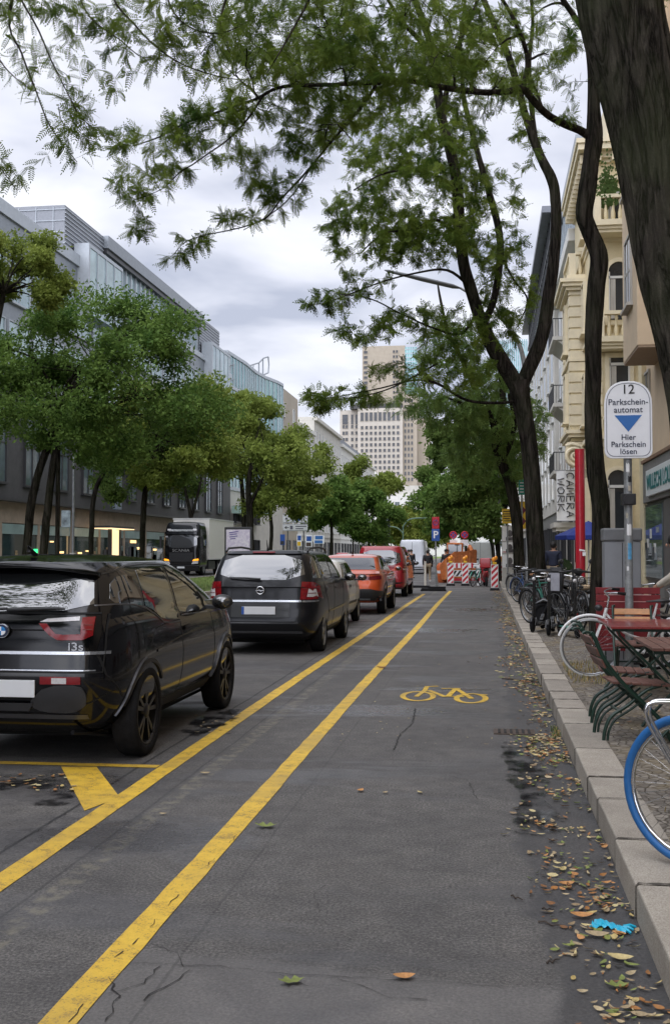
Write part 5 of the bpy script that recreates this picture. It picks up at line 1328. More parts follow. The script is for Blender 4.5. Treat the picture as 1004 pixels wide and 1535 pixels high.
# ---- truck with box body, coming towards the camera
t = thing('box_truck', 'black cab lorry with white box body on the far carriageway', 'truck', (-20.0, 69.2, 0))
c = Car('x', '', '', 0, 0); bpy.data.objects.remove(c.root); c.root = t
cab = MB()
c.shell('cab', hull([(.55, .0, 2.2, 1.18), (.75, -.05, 2.2, 1.24), (1.6, -.03, 2.2, 1.25), (2.3, .05, 2.2, 1.24), (3.0, .18, 2.2, 1.20), (3.4, .30, 2.2, 1.12), (3.55, .42, 2.2, 1.02)], e=9, crown=.08), M_['paint_black'], t)
c.ready()
c.panel('windscreen', 'rear', [(-1.08, 1.85), (1.08, 1.85), (1.04, 2.72), (-1.04, 2.72)], M_['car_glass'], .02, smooth=1, res=.12)
c.panel('grille', 'rear', sq(-.80, .80, .95, 1.55), M_['black_plastic'], .02, res=.12)
for k in range(5): c.line('grille_bar', 'rear', [(-.78, 1.0+.12*k), (.78, 1.0+.12*k)], .03, M_['rim_dark'], .035)
c.line('sun_visor', 'rear', [(-1.1, 2.82), (1.1, 2.82)], .16, M_['paint_black'], .16)
c.line('roof_sign', 'rear', [(-.9, 3.02), (.9, 3.02)], .13, mat('dim_sign', (.35, .36, .36), .4, var=.6, scale=9), .03)
for sg in (1, -1):
    c.panel('headlight', 'rear', [(sg*x, z) for x, z in [(.72, .78), (1.14, .82), (1.16, .98), (.80, .94)]], M_['lamp_clear'], .03)
    c.panel('indicator', 'rear', [(sg*x, z) for x, z in [(.78, .98), (1.16, 1.02), (1.16, 1.14), (.86, 1.10)]], mat('amber_lit', (1, .33, .02), .3, emit=1.2, var=0), .03)
    c.panel('spot_lamp', 'rear', [(sg*x, z) for x, z in sq(.95, 1.12, 2.55, 2.65)], M_['lamp_clear'], .03); c.panel('spot_lamp', 'rear', [(sg*x, z) for x, z in sq(.75, .98, 3.0, 3.12)], M_['lamp_clear'], .05)
    c.panel('side_window', 'right' if sg > 0 else 'left', [(.35, 1.9), (1.35, 1.9), (1.35, 2.7), (.5, 2.7)], M_['car_glass'], .01, res=.12)
    m = MB(); m.box((sg*1.42, .05, 2.25), (.14, .12, .75)); m.box((sg*1.32, .12, 2.6), (.25, .04, .04)); m.build('mirror', M_['black_plastic'], t, .02)
    for yy in (1.25, 5.2, 8.2): wheel(t, sg*1.22, yy, .5, .3, 'steel_rim', 'disc', .29, sg)
    m = MB(); m.bb(sg*1.0, sg*1.2, 2.5, 4.3, .4, .95); m.build('side_guard', M_['black_plastic'], t)
m = MB(); m.bb(-1.25, 1.25, -.06, .1, .30, .72); m.build('bumper', M_['paint_black'], t, .04)
m = MB(); m.bb(-.25, .25, -.085, -.06, .5, .62); m.build('number_plate', M_['plate_white'], t)
text_mesh('lettering', 'SCANIA', .26, mat('truck_letter', (.34, .34, .33), .3, .6, var=0), t, (0, -.085, 1.68), (PI/2, 0, 0), .01, sx=1.3)
m = MB(); m.bb(-1.27, 1.27, 2.45, 9.6, 1.12, 3.86); m.build('cargo_box', mat('box_cream', (.80, .77, .72), .6, var=.04), t, .02)
m = MB(); m.bb(-1.3, 1.3, 2.43, 9.62, 3.8, 3.9); m.bb(-1.29, 1.29, 2.43, 9.62, 1.05, 1.13); m.build('box_rail', M_['frame_white'], t)
m = MB(); m.bb(-.5, .5, .5, 9.5, .55, 1.05); m.build('chassis', M_['underbody'], t)
# ================================================================== STREET FURNITURE
# ---- ticket machine sign
t = thing('parking_sign', 'white rounded sign on a grey pole reading 12 Parkscheinautomat with a blue triangle', 'sign', (1.645, 12.9, KT-.02))
m = MB(); m.tube([(0, 0, 0), (0, 0, 3.35)], .048, 16); m.lathe([(.055, .55), (.058, .56), (.058, .60), (.055, .61)], 16, close=False); m.build('pole', M_['galvanised'], t)
def arch_board(w_, z0, z1, rb=.09, n=14, inset=0):
    w_ -= inset; z0 += inset; z1 -= inset; hw = w_; cz = z1-hw*1.02; P = []
    for k in range(7): a = PI+PI/2*k/6; P.append((-hw+rb+rb*math.cos(a), z0+rb+rb*math.sin(a)))
    for k in range(7): a = -PI/2+PI/2*k/6; P.append((hw-rb+rb*math.cos(a), z0+rb+rb*math.sin(a)))
    for k in range(n+1): a = PI*k/n; P.append((hw*math.copysign(abs(math.cos(a))**.8, math.cos(a)), cz+hw*1.02*math.sin(a)**.9 if math.sin(a) > 0 else cz))
    return P
m = MB(); m.prism(arch_board(.272, 2.555, 3.46), .02, 'XZ', -.085); bo = m.build('sign_board', M_['sign_white'], t, .006)
m = MB(); o_ = arch_board(.272, 2.555, 3.46, inset=.022); i_ = arch_board(.272, 2.555, 3.46, rb=.085, inset=.029); n = len(o_)
m.add([(a, -.0875, b) for a, b in o_]+[(a, -.0875, b) for a, b in i_], [(k, (k+1) % n, n+(k+1) % n, n+k) for k in range(n)]); m.build('border', mat('sign_grey', (.12, .13, .17), .5, var=0), bo)
tb_ = mat('sign_text', (.045, .055, .09), .5, var=0)
def ZS(py): return 3.46-(py-573)*.905/115
for s_, py, sz in (('12', 586, .155), ('Parkschein-', 604.5, .098), ('automat', 616, .098), ('Hier', 657, .092), ('Parkschein', 667.5, .092), ('lösen', 678, .092)):
    text_mesh('lettering', s_, sz, tb_ if s_ != '12' else M_['text_black'], bo, (0, -.088, ZS(py)), (PI/2, 0, 0), .0012, bold=.001)
m = MB(); m.prism([(-.155, ZS(624)), (.155, ZS(624)), (0, ZS(648.5))], .003, 'XZ', -.0885); m.build('blue_triangle', mat('tri_blue', (.035, .15, .43), .4, var=0), bo)
m = MB(); m.box((0, -.03, 3.25), (.13, .10, .04)); m.box((0, -.03, 2.72), (.13, .10, .04)); m.box((0, -.02, 2.08), (.16, .14, .13)); m.lathe([(.06, -.02), (.06, .02)], 16, (.0, -.09, 2.08), 'Y'); m.build('clamp', M_['black_plastic'], t, .006)
for i, (a, z_, h, w_, cm) in enumerate(((-1.7, 2.40, .10, .8, 'white_paint'), (-1.2, 2.28, .07, .9, 'text_black'), (-2.0, 1.86, .06, .6, 'sticker_tan'), (-1.5, 1.66, .13, 1.1, 'white_paint'), (-1.4, 1.38, .19, .9, 'sticker_blue'), (-1.9, 1.25, .05, .5, 'white_paint'), (-1.3, 2.18, .06, .7, 'sticker_tan'))):
    if cm not in MATS: mat(cm, (.10, .33, .55) if 'blue' in cm else (.42, .38, .30), .6, var=.3, scale=30)
    m = MB(); n = 6; vs = []
    for k in range(n+1): aa = a-w_/2+w_*k/n; vs += [(.0495*math.cos(aa), .0495*math.sin(aa), z_+.012*math.sin(k*3)), (.0495*math.cos(aa), .0495*math.sin(aa), z_+h+.008*math.sin(k*2))]
    m.add(vs, [(2*k, 2*k+2, 2*k+3, 2*k+1) for k in range(n)], 0, True); m.build('sticker', M_[cm], t)
# ---- ticket machine
t = thing('parking_machine', 'grey upright ticket machine cabinet behind the red slatted board', 'ticket machine', (1.66, 13.7, KT-.02))
gm_ = mat('cabinet_grey', (.26, .27, .285), .5, .2, var=.08, scale=3)
m = MB(); m.bb(-.22, .22, -.12, .16, .12, 1.60); m.build('cabinet', gm_, t, .015)
m = MB(); m.bb(-.235, .235, -.14, .18, 1.60, 1.76); m.build('cap', mat('cap_grey', (.17, .175, .18), .5, .2, var=.1), t, .02)
m = MB(); m.bb(-.19, .19, -.10, .14, 0, .12); m.build('plinth', M_['galvanised'], t, .005)
m = MB(); m.bb(-.006, .002, -.123, -.119, .15, 1.58); m.bb(-.2, .2, -.123, -.119, .55, .556); m.build('door_gap', M_['dark_gap'], t)
# ---- slatted board
q0, q1 = atY(892, 880, 13.15), atY(990, 977, 13.15); W_, H_b = q1.x-q0.x, q0.z-q1.z
t = thing('folded_table', 'red painted slatted wooden table folded upright against the sign pole', 'folded table', ((q0.x+q1.x)/2, 13.15, q1.z), .0)
rw = mat('red_wood', (.20, .014, .018), .5, var=.25, scale=7, coat=.1, bump=.15)
m = MB(); n = 9; sh = H_b/n
for k in range(n): m.bb(-W_/2+.002*(k % 2), W_/2-.003*(k % 3), -.012, .012, k*sh+.004, (k+1)*sh-.004)
m.build('slats', rw, t, .003)
m = MB(); m.bb(-W_/2+.06, -W_/2+.10, .0125, .04, .03, H_b-.03); m.bb(W_/2-.10, W_/2-.06, .0125, .04, .03, H_b-.03); m.build('batten', rw, t)
m = MB()
for z_ in (H_b-.095, H_b-.175): m.bb(-W_/2+.10, -.04, -.016, -.0125, z_, z_+.009); m.bb(.05, W_/2-.11, -.016, -.0125, z_, z_+.009)
for z_ in (H_b-.255,): m.bb(-W_/2+.03, -W_/2+.05, -.016, -.0125, z_, z_+.009); m.bb(W_/2-.06, W_/2-.03, -.016, -.0125, z_, z_+.009)
for z_ in (.07, .14): m.bb(-W_/2+.12, -W_/2+.14, -.016, -.0125, z_, z_+.009)
m.build('pale_slot', mat('slot_pale', (.60, .30, .28), .6, var=.2), t)
m = MB(); m.tube([(-.25, .05, .1), (-.26, .05, 0), (-.25, .05, -.33)], .012, 6); m.tube([(.25, .05, .1), (.25, .05, -.33)], .012, 6); m.build('leg', M_['green_paint'], t)
# ---- café tables and folding chairs
brown = mat('brown_slat', (.15, .065, .048), .5, var=.35, scale=9, coat=.15, bump=.15); orange = mat('orange_slat', (.46, .20, .06), .45, var=.2, scale=10, coat=.2)
def cafe_table(name, lab, x0, x1, y0, y1, mt, slatted, gap=.008):
    t = thing(name, lab, 'table', ((x0+x1)/2, (y0+y1)/2, KT-.012), 0, 'café tables on the pavement'); hx, hy = (x1-x0)/2, (y1-y0)/2
    m = MB(); n = 8
    for k in range(n):
        a = -hx+2*hx*k/n; m.bb(a+gap/2, a+2*hx/n-gap/2, -hy, hy, .715, .738)
    m.build('table_top', mt, t, .003)
    m = MB(); m.bb(-hx+.02, hx-.02, -hy+.07, -hy+.10, .685, .7145); m.bb(-hx+.02, hx-.02, hy-.10, hy-.07, .685, .7145); m.build('apron', M_['green_paint'], t)
    for sx_, yy in ((1, -hy+.12), (-1, -hy+.145), (1, hy-.12), (-1, hy-.145)):
        m = MB(); m.tube([(-sx_*(hx-.08), yy, .70), (-sx_*(hx-.10), yy, .64), (sx_*(hx-.10), yy, .07), (sx_*(hx-.05), yy, .0)], .013, 8); m.build('leg', M_['green_paint'], t)
    m = MB(); m.tube([(0, -hy+.12, .37), (0, hy-.12, .37)], .011, 6); m.build('cross_bar', M_['green_paint'], t)
    return t
redtop = mat('red_table', (.23, .03, .028), .3, var=.15, scale=6, coat=.4)
cafe_table('cafe_table', 'folding table with glossy red top, the farther of two café tables', 1.19, 1.95, 10.7, 11.95, redtop, True, .002)
cafe_table('cafe_table', 'folding table with brown slatted top, the nearer of two café tables', 1.23, 1.95, 8.35, 9.45, brown, True)
def folding_chair(lab, x, y, rz, mt, backm=None):
    """sitter looks along +X local; width along Y"""
    t = thing('folding_chair', lab, 'chair', (x, y, KT-.012), rz, 'folding chairs on the pavement'); hw = .21
    for sy in (-hw, hw):
        m = MB(); m.tube(smooth_pts([(-.33, sy, .84), (-.30, sy, .80), (-.22, sy, .62), (-.06, sy, .42), (.10, sy, .27), (.20, sy, .16), (.27, sy, .02), (.28, sy, 0)]), .014, 8, flat=1.2); m.tube(smooth_pts([(-.33, sy+.02, .84), (-.37, sy+.02, .845), (-.39, sy+.02, .83)]), .012, 6); m.build('back_leg', M_['green_paint'], t)
        m = MB(); s2 = sy*.86; m.tube(smooth_pts([(.24, s2, .44), (.10, s2, .40), (-.05, s2, .28), (-.17, s2, .20), (-.22, s2, .10), (-.235, s2, .0)]), .014, 8); m.tube(smooth_pts([(.14, s2+.016, .37), (-.02, s2+.016, .25), (-.14, s2+.016, .17), (-.19, s2+.016, .08), (-.2, s2+.016, .01)]), .010, 8)
        m.build('front_leg', M_['green_paint'], t)
    m = MB(); m.tube([(.26, -hw, .03), (.26, hw, .03)], .010, 6); m.tube([(-.10, -hw*.86, .23), (-.10, hw*.86, .23)], .010, 6); m.tube([(-.02, -hw, .39), (-.02, hw, .39)], .010, 6); m.build('cross_bar', M_['green_paint'], t)
    m = MB()
    for k in range(6): xx = -.16+.075*k; m.box((xx+.03, 0, .455-.004*k), (.066, .40, .018))
    m.build('seat', mt, t, .004)
    m = MB()
    for k in range(3): m.box((-.235-.042*k, 0, .60+.088*k), (.016, .43, .072), ry=-.45)
    m.build('backrest', backm or mt, t, .004)
    return t
def smooth_pts(P, k=4): return [tuple(q) for q in catmull(P, k)]
folding_chair('folding chair with brown slats and green frame standing by the kerb, nearest to the camera', 1.10, 8.72, 0.10, brown)
folding_chair('second folding chair from the camera with brown slats, beside the kerb bicycle', 1.12, 9.55, -.05, brown)
folding_chair('folding chair with bright orange backrest behind the red topped table', 1.62, 12.35, R(-94), brown, orange)
folding_chair('folding chair with brown slats on the far side of the nearer table', 2.08, 8.9, R(180), brown)
# ---- red column
p = atY(868, 672, 24.0); t = thing('red_column', 'tall bright red round steel column with paper stickers among the bicycles', 'column', (p.x, 24, KT-.02))
m = MB(); m.tube([(0, 0, 0), (0, 0, p.z-KT)], .105, 24); m.lathe([(.13, 0), (.13, .03), (.108, .05)], 24); m.build('shaft', mat('column_red', (.42, .012, .025), .35, var=.12, coat=.4), t)
m = MB(); m.box((.03, -.107, 1.50), (.13, .012, .035), ry=.2); m.box((.07, -.107, 1.42), (.07, .012, .08)); m.box((.01, -.107, .52), (.06, .008, .10)); m.build('sticker', M_['white_paint'], t)
# ---- bicycles
def bike(name, lab, x, y, rz, tyre_m, frame_m, z=KT, lean=.06, rimw='steel_rim', group='bicycles parked along the kerb', wheel_r=.345, step=False, rack=True, basket=False, fender=True, tr=.019, handle='city', spokes=18, saddle_m='black_plastic', fenderm=None):
    """front wheel towards +X local"""
    t = thing(name, lab, 'bicycle', (x, y, z), rz, group); t.rotation_euler = (lean, 0, rz); r = wheel_r; fx, rx = .53, -.52
    for cx in (fx, rx):
        m = MB(); m.ring((cx, 0, r), r-tr*2.2, .012, 'Y', 40, 6, flat=1.1)
        for k in range(spokes): a = 2*PI*k/spokes; sg = 1 if k % 2 else -1; m.tube([(cx+.02*math.cos(a+1.3), sg*.025, r+.02*math.sin(a+1.3)), (cx+(r-tr*2.4)*math.cos(a), 0, r+(r-tr*2.4)*math.sin(a))], .0014 if spokes > 20 else .0022, 3, cap=False)
        m.tube([(cx, -.05, r), (cx, .05, r)], .018, 8); w_ = m.build('wheel', M_[rimw], t); m = MB(); m.ring((cx, 0, r), r-tr, tr, 'Y', 48, 8); m.build('tyre', tyre_m, w_)
        if fender: m = MB(); m.ring((cx, 0, r), r+.028, .017, 'Y', 22, 5, a0=R(10 if cx < 0 else 20), a1=R(175 if cx < 0 else 150), flat=1.3); m.build('mudguard', fenderm or frame_m, t)
    bb, st, hd, hb = (-.08, 0, .29), (-.20, 0, .76), (.34, 0, .80), (.38, 0, .66)
    m = MB()
    if step: m.tube(smooth_pts([hb, (.22, 0, .44), (.05, 0, .33), bb]), .022, 8); m.tube(smooth_pts([(.36, 0, .75), (.15, 0, .52), (-.11, 0, .44)]), .014, 8)
    else: m.tube([hb, bb], .018, 8); m.tube([(.345, 0, .78), (-.185, 0, .74)], .016, 8)
    m.tube([bb, st], .016, 8); m.tube([hd, hb], .02, 8)
    for s_ in (-1, 1):
        m.tube([bb, (rx, s_*.055, r)], .010, 6); m.tube([(-.18, s_*.01, .70), (rx, s_*.055, r)], .009, 6)
        m.tube(smooth_pts([(.385, 0, .645), (.41, s_*.05, .60), (.47, s_*.052, .44), (fx, s_*.05, r)]), .011, 6)
    m.tube([st, (-.225, 0, .86)], .013, 8); m.build('frame', frame_m, t)
    m = MB(); m.lathe([(.08, -.004), (.08, .004)], 22, (bb[0], -.05, bb[2]), 'Y'); m.tube([(bb[0], -.07, bb[2]), (bb[0]+.08, -.08, bb[2]-.14)], .009, 6); m.tube([(bb[0], .07, bb[2]), (bb[0]-.08, .08, bb[2]+.14)], .009, 6)
    m.box((bb[0]+.08, -.13, bb[2]-.145), (.09, .09, .022)); m.box((bb[0]-.08, .13, bb[2]+.145), (.09, .09, .022)); m.build('crank', M_['black_plastic'], t)
    m = MB(); sp = []
    m.tube([(-.36, 0, .885), (-.31, 0, .895), (-.22, 0, .885), (-.10, 0, .88)], [.05, .085, .045, .018], 12, flat=.35); m.build('saddle', M_[saddle_m], t)
    m = MB(); m.tube([(.335, 0, .80), (.315, 0, .93), (.35, 0, .97)], .013, 8)
    m.tube(smooth_pts([(.16, -.30, .99), (.25, -.28, 1.0), (.34, -.16, .985), (.355, 0, .975), (.34, .16, .985), (.25, .28, 1.0), (.16, .30, .99)]), .011, 8); h_ = m.build('handlebar', M_['chrome'], t)
    m = MB(); [m.tube([(.16, s_*.30, .99), (.25, s_*.284, .999)], .017, 8) for s_ in (-1, 1)]; m.build('grip', M_['black_rubber'], h_)
    m = MB(); m.ball((.43, 0, .80), .04, 10, 8, 0, (1.2, 1, 1)); m.build('lamp', M_['black_plastic'], t)
    if rack: m = MB(); [m.tube([(-.22, s_*.06, .72), (-.72, s_*.06, .73)], .006, 5) for s_ in (-1, 0, 1)]; [m.tube([(-.60, s_*.06, .73), (rx, s_*.06, r)], .005, 5) for s_ in (-1, 1)]; m.tube([(-.72, -.06, .73), (-.72, .06, .73)], .006, 5); m.build('rack', M_['black_paint'], t)
    m = MB(); m.tube([(-.25, .06, .24), (-.32, .20, .02)], .009, 6); m.build('kickstand', M_['black_plastic'], t)
    if basket:
        m = MB()
        for k in range(7): z_ = .74+.04*k; d_ = .14+.008*k; m.tube([(.47, -d_-.03, z_), (.47+d_*2, -d_-.03, z_), (.47+d_*2, d_+.03, z_), (.47, d_+.03, z_), (.47, -d_-.03, z_)], .004, 4)
        for k in range(8): yy = -.17+.048*k; m.tube([(.47+.30, yy, .74), (.47+.36, yy*1.15, .98)], .003, 4); m.tube([(.47, yy, .74), (.47, yy*1.15, .98)], .003, 4)
        m.build('basket', M_['black_paint'], t)
    return t
blk = M_['black_rubber']; fb = M_['black_paint']
mat('blue_tyre', (.02, .13, .36), .5, var=.08); mat('white_tyre', (.52, .52, .50), .5, var=.06)
hp = atY(1037, 1180, 5.15); rz_ = R(-38)
bx, by = hp.x+.53*math.cos(rz_), hp.y+.53*math.sin(rz_)
t = bike('bicycle', 'bicycle with bright blue tyres cut by the right picture edge', bx, by, rz_+PI, M_['blue_tyre'], fb, lean=.0, tr=.0215, spokes=32, group=None, fender=False, wheel_r=.352, rimw='chrome')
m = MB(); pl_ = [(1150, 1300), (1004, 1143), (974, 1090), (967, 1072), (968, 1060), (976, 1054), (1004, 1053), (1100, 1056), (1160, 1075), (1170, 1100)]
pw = [atY(a, b, 4.98) for a, b in pl_]; b0 = Vector((pw[3].x, 4.98, KT)); t = thing('bicycle_stand', 'bent chrome tube bicycle stand in front of the blue tyred wheel', 'bicycle stand', b0)
m.tube([tuple(q-b0) for q in pw[:1]]+smooth_pts([tuple(q-b0) for q in pw[1:8]], 4)+[tuple(pw[8]-b0), tuple(pw[9]-b0)], .0085, 10); m.tube([tuple(q-b0+Vector((.03, .10, -.004))) for q in pw[:1]]+smooth_pts([tuple(q-b0+Vector((.03, .10, -.004))) for q in pw[1:8]], 4), .0085, 10); m.build('tube', M_['chrome'], t)
# white tyred bicycle behind the red board
hp = atY(884, 965, 12.75)
bike('bicycle', 'white framed bicycle with white tyre walls half hidden by the red slatted board', hp.x+.53, hp.y+.05, PI, M_['white_tyre'], M_['white_paint'], group=None, spokes=28, tr=.014, rack=True, lean=-.05, step=True, fenderm=M_['white_paint'])
protos = {}
def many(kind, lab, x, y, rz, **k):
    return bike('bicycle', lab, x, y, rz, blk, **k)
mat('frame_green', (.02, .14, .10), .35, coat=.4, var=.05); mat('frame_red', (.25, .03, .03), .35, coat=.4, var=.05); mat('frame_blue', (.03, .08, .22), .35, coat=.4, var=.05); mat('frame_grey', (.18, .18, .19), .4, .3, var=.05); mat('tan_leather', (.25, .12, .05), .6, var=.1)
many('a', 'black bicycle leaning at the kerb just behind the kick scooters', 1.12, 21.7, R(-62), frame_m=fb, lean=.1)
many('a', 'black ladies bicycle with wire front basket behind the kick scooters', 1.55, 20.6, R(-75), frame_m=fb, step=True, basket=True, lean=-.08)
many('a', 'green framed bicycle third along the kerb with high handlebar', 1.35, 24.6, R(-55), frame_m=M_['frame_green'], lean=.08)
many('a', 'dark grey bicycle with brown saddle fourth along the kerb', 1.30, 26.6, R(-65), frame_m=M_['frame_grey'], saddle_m='tan_leather')
many('a', 'red framed bicycle standing beside the fork tree trunk', 1.75, 28.6, R(-50), frame_m=M_['frame_red'], lean=.09)
many('a', 'blue framed bicycle leaning beside the fork tree', 1.15, 30.9, R(-60), frame_m=M_['frame_blue'], step=True)
many('a', 'black bicycle between the two middle tree trunks', 1.30, 33.0, R(-68), frame_m=fb, basket=True)
many('a', 'grey bicycle close to the slimmer tree trunk', 1.10, 35.2, R(-60), frame_m=M_['frame_grey'])
many('a', 'green bicycle beyond the slimmer tree trunk', 1.55, 38.5, R(-66), frame_m=M_['frame_green'])
many('a', 'black bicycle farthest along the row near the barrier', 1.35, 41.0, R(-58), frame_m=fb)
many('a', 'black bicycle standing right of the red column', 2.55, 22.0, R(-140), frame_m=fb, step=True, group='bicycles by the house fronts')
many('a', 'teal bicycle between red column and kinked tree', 2.25, 19.0, R(-120), frame_m=M_['frame_green'], group='bicycles by the house fronts', fenderm=M_['white_paint'])
many('a', 'black bicycle behind the grey ticket machine', 2.45, 15.4, R(-165), frame_m=fb, group='bicycles by the house fronts')
many('a', 'dark bicycle held by the person at the right picture edge', 2.55, 13.6, R(175), frame_m=fb, group='bicycles by the house fronts', basket=True)
# ---- kick scooters
def kick_scooter(lab, x, y, rz, accent):
    t = thing('kick_scooter', lab, 'kick scooter', (x, y, KT), rz, 'kick scooters lined up at the kerb'); r = .125
    for cx in (.46, -.46): m = MB(); m.ring((cx, 0, r), r-.035, .034, 'Y', 24, 8); m.lathe([(.06, -.03), (.06, .03)], 16, (cx, 0, r), 'Y'); m.build('wheel', M_['black_rubber'], t)
    m = MB(); m.box((-.05, 0, .13), (.62, .17, .05)); m.box((-.43, 0, .23), (.2, .07, .025), ry=.5); m.build('deck', M_['black_paint'], t, .012)
    m = MB(); m.box((-.05, 0, .158), (.5, .14, .006)); m.box((.28, -.0, .18), (.09, .10, .06), ry=-.6); m.build('accent', M_[accent], t)
    m = MB(); m.tube([(.26, 0, .14), (.34, 0, .22), (.29, 0, 1.05)], .028, 10); [m.tube([(.36, s_*.045, .26), (.46, s_*.045, r)], .014, 6) for s_ in (-1, 1)]; m.build('stem', M_['black_paint'], t)
    m = MB(); m.ring((.46, 0, r), r+.02, .02, 'Y', 14, 5, a0=R(30), a1=R(140), flat=1.5); m.build('mudguard', M_['black_plastic'], t)
    m = MB(); m.tube([(.27, -.26, 1.10), (.30, -.1, 1.12), (.30, .1, 1.12), (.27, .26, 1.10)], .017, 8); m.box((.30, 0, 1.13), (.07, .09, .05)); m.build('handlebar', M_['black_plastic'], t)
    m = MB(); m.ball((.33, 0, .96), .035, 8, 6); m.build('headlight', M_['lamp_clear'], t)
    return t
kick_scooter('black kick scooter standing nearest the kerb edge', .93, 20.1, R(-104), 'rim_dark')
kick_scooter('black kick scooter in the middle of three at the kerb', 1.12, 19.35, R(-98), 'rim_dark')
kick_scooter('kick scooter with turquoise deck, right of the other two', 1.40, 18.9, R(-76), 'teal')
# bag on a stand bicycle
m = MB(); m.tube([(0, 0, 0), (0, 0, .12), (0, 0, .38), (0, 0, .46)], [.15, .19, .21, .17], 4, flat=.8); b_ = m.build('delivery_bag', mat('bag_black', (.02, .02, .022), .6, var=.2), None, .02); b_.location = (1.25, 19.75, .86); b_.rotation_euler.z = .5
tag(b_, 'black and pale grey padded bag hanging over the handlebar of a parked bicycle', 'bag'); m = MB(); m.box((-.135, -.135, .2), (.20, .012, .32), rz=R(-45)); m.build('flap', mat('bag_grey', (.36, .36, .40), .6, var=.2), b_, .004)
# ---- mopeds
def moped(lab, x, y, rz, pm, sm, z=KT, group='electric mopeds'):
    t = thing('moped', lab, 'moped', (x, y, z), rz, group); r = .235
    for cx in (.62, -.58): m = MB(); m.ring((cx, 0, r), r-.05, .048, 'Y', 28, 8); m.lathe([(.15, -.025), (.15, .025)], 20, (cx, 0, r), 'Y'); m.build('wheel', M_['black_rubber'], t)
    m = MB(); m.tube(smooth_pts([(-.80, 0, .68), (-.6, 0, .60), (-.35, 0, .52), (-.12, 0, .45), (-.02, 0, .36)]), [.05]+[.13]*4+[.16]*4+[.17]*4+[.15]*3+[.12], 14, flat=1.15) if False else m.tube([(-.80, 0, .68), (-.62, 0, .62), (-.38, 0, .54), (-.14, 0, .46), (-.02, 0, .36)], [.05, .13, .165, .165, .12], 14, flat=1.1)
    m.tube([(.0, 0, .28), (.25, 0, .26), (.38, 0, .30)], [.15, .15, .12], 12, flat=.6); m.tube([(.36, 0, .28), (.42, 0, .55), (.38, 0, .85), (.36, 0, .98)], [.16, .19, .17, .06], 14, flat=.5); m.tube([(.46, 0, .46), (.62, 0, .50), (.78, 0, .42)], [.05, .09, .03], 10, flat=.6)
    m.build('body', M_[pm], t)
    m = MB(); m.tube([(-.78, 0, .78), (-.6, 0, .80), (-.35, 0, .77), (-.12, 0, .75), (-.05, 0, .73)], [.07, .14, .15, .13, .06], 14, flat=.42); m.build('seat', M_[sm], t)
    m = MB(); [m.tube([(.45, s_*.08, .60), (.62, s_*.08, r)], .025, 8) for s_ in (-1, 1)]; m.build('fork', M_['rim_dark'], t)
    m = MB(); m.tube([(.22, -.34, 1.02), (.34, -.15, 1.05), (.34, .15, 1.05), (.22, .34, 1.02)], .018, 8); m.ball((.38, 0, 1.04), .09, 12, 8, 0, (.8, 1.2, .8)); h_ = m.build('handlebar', M_['black_plastic'], t)
    m = MB(); [m.tube([(.30, s_*.22, 1.05), (.28, s_*.32, 1.22)], .007, 5) for s_ in (-1, 1)]; [m.ball((.28, s_*.33, 1.25), .06, 10, 6, 0, (.3, 1, .8)) for s_ in (-1, 1)]; m.build('mirror', M_['black_plastic'], h_)
    m = MB(); m.ball((.50, 0, .88), .07, 12, 8, 0, (.6, 1, 1)); m.build('headlight', M_['lamp_clear'], t); m = MB(); m.ball((-.82, 0, .66), .05, 10, 6, 0, (.5, 1.2, .7)); m.build('tail_light', M_['lamp_red'], t)
    return t
mat('beige_vinyl', (.46, .33, .19), .5, var=.1)
moped('black moped with beige seat left of the red column', 1.72, 21.4, R(170), 'black_paint', 'beige_vinyl')
moped('black moped hidden mostly behind the kick scooters', 1.75, 23.0, R(-70), 'black_paint', 'black_plastic')
p = atZ(727, 880); moped('red delivery moped standing inside the roadworks', p.x, p.y+1, R(95), 'paint_red', 'black_plastic', 0)
m = MB(); m.bb(-.24, .24, -.22, .22, 0, .45); o_ = m.build('delivery_box', M_['paint_red'], None, .04); o_.location = (p.x, p.y+.45, .86); tag(o_, 'red delivery box on the back of the red moped', 'box')
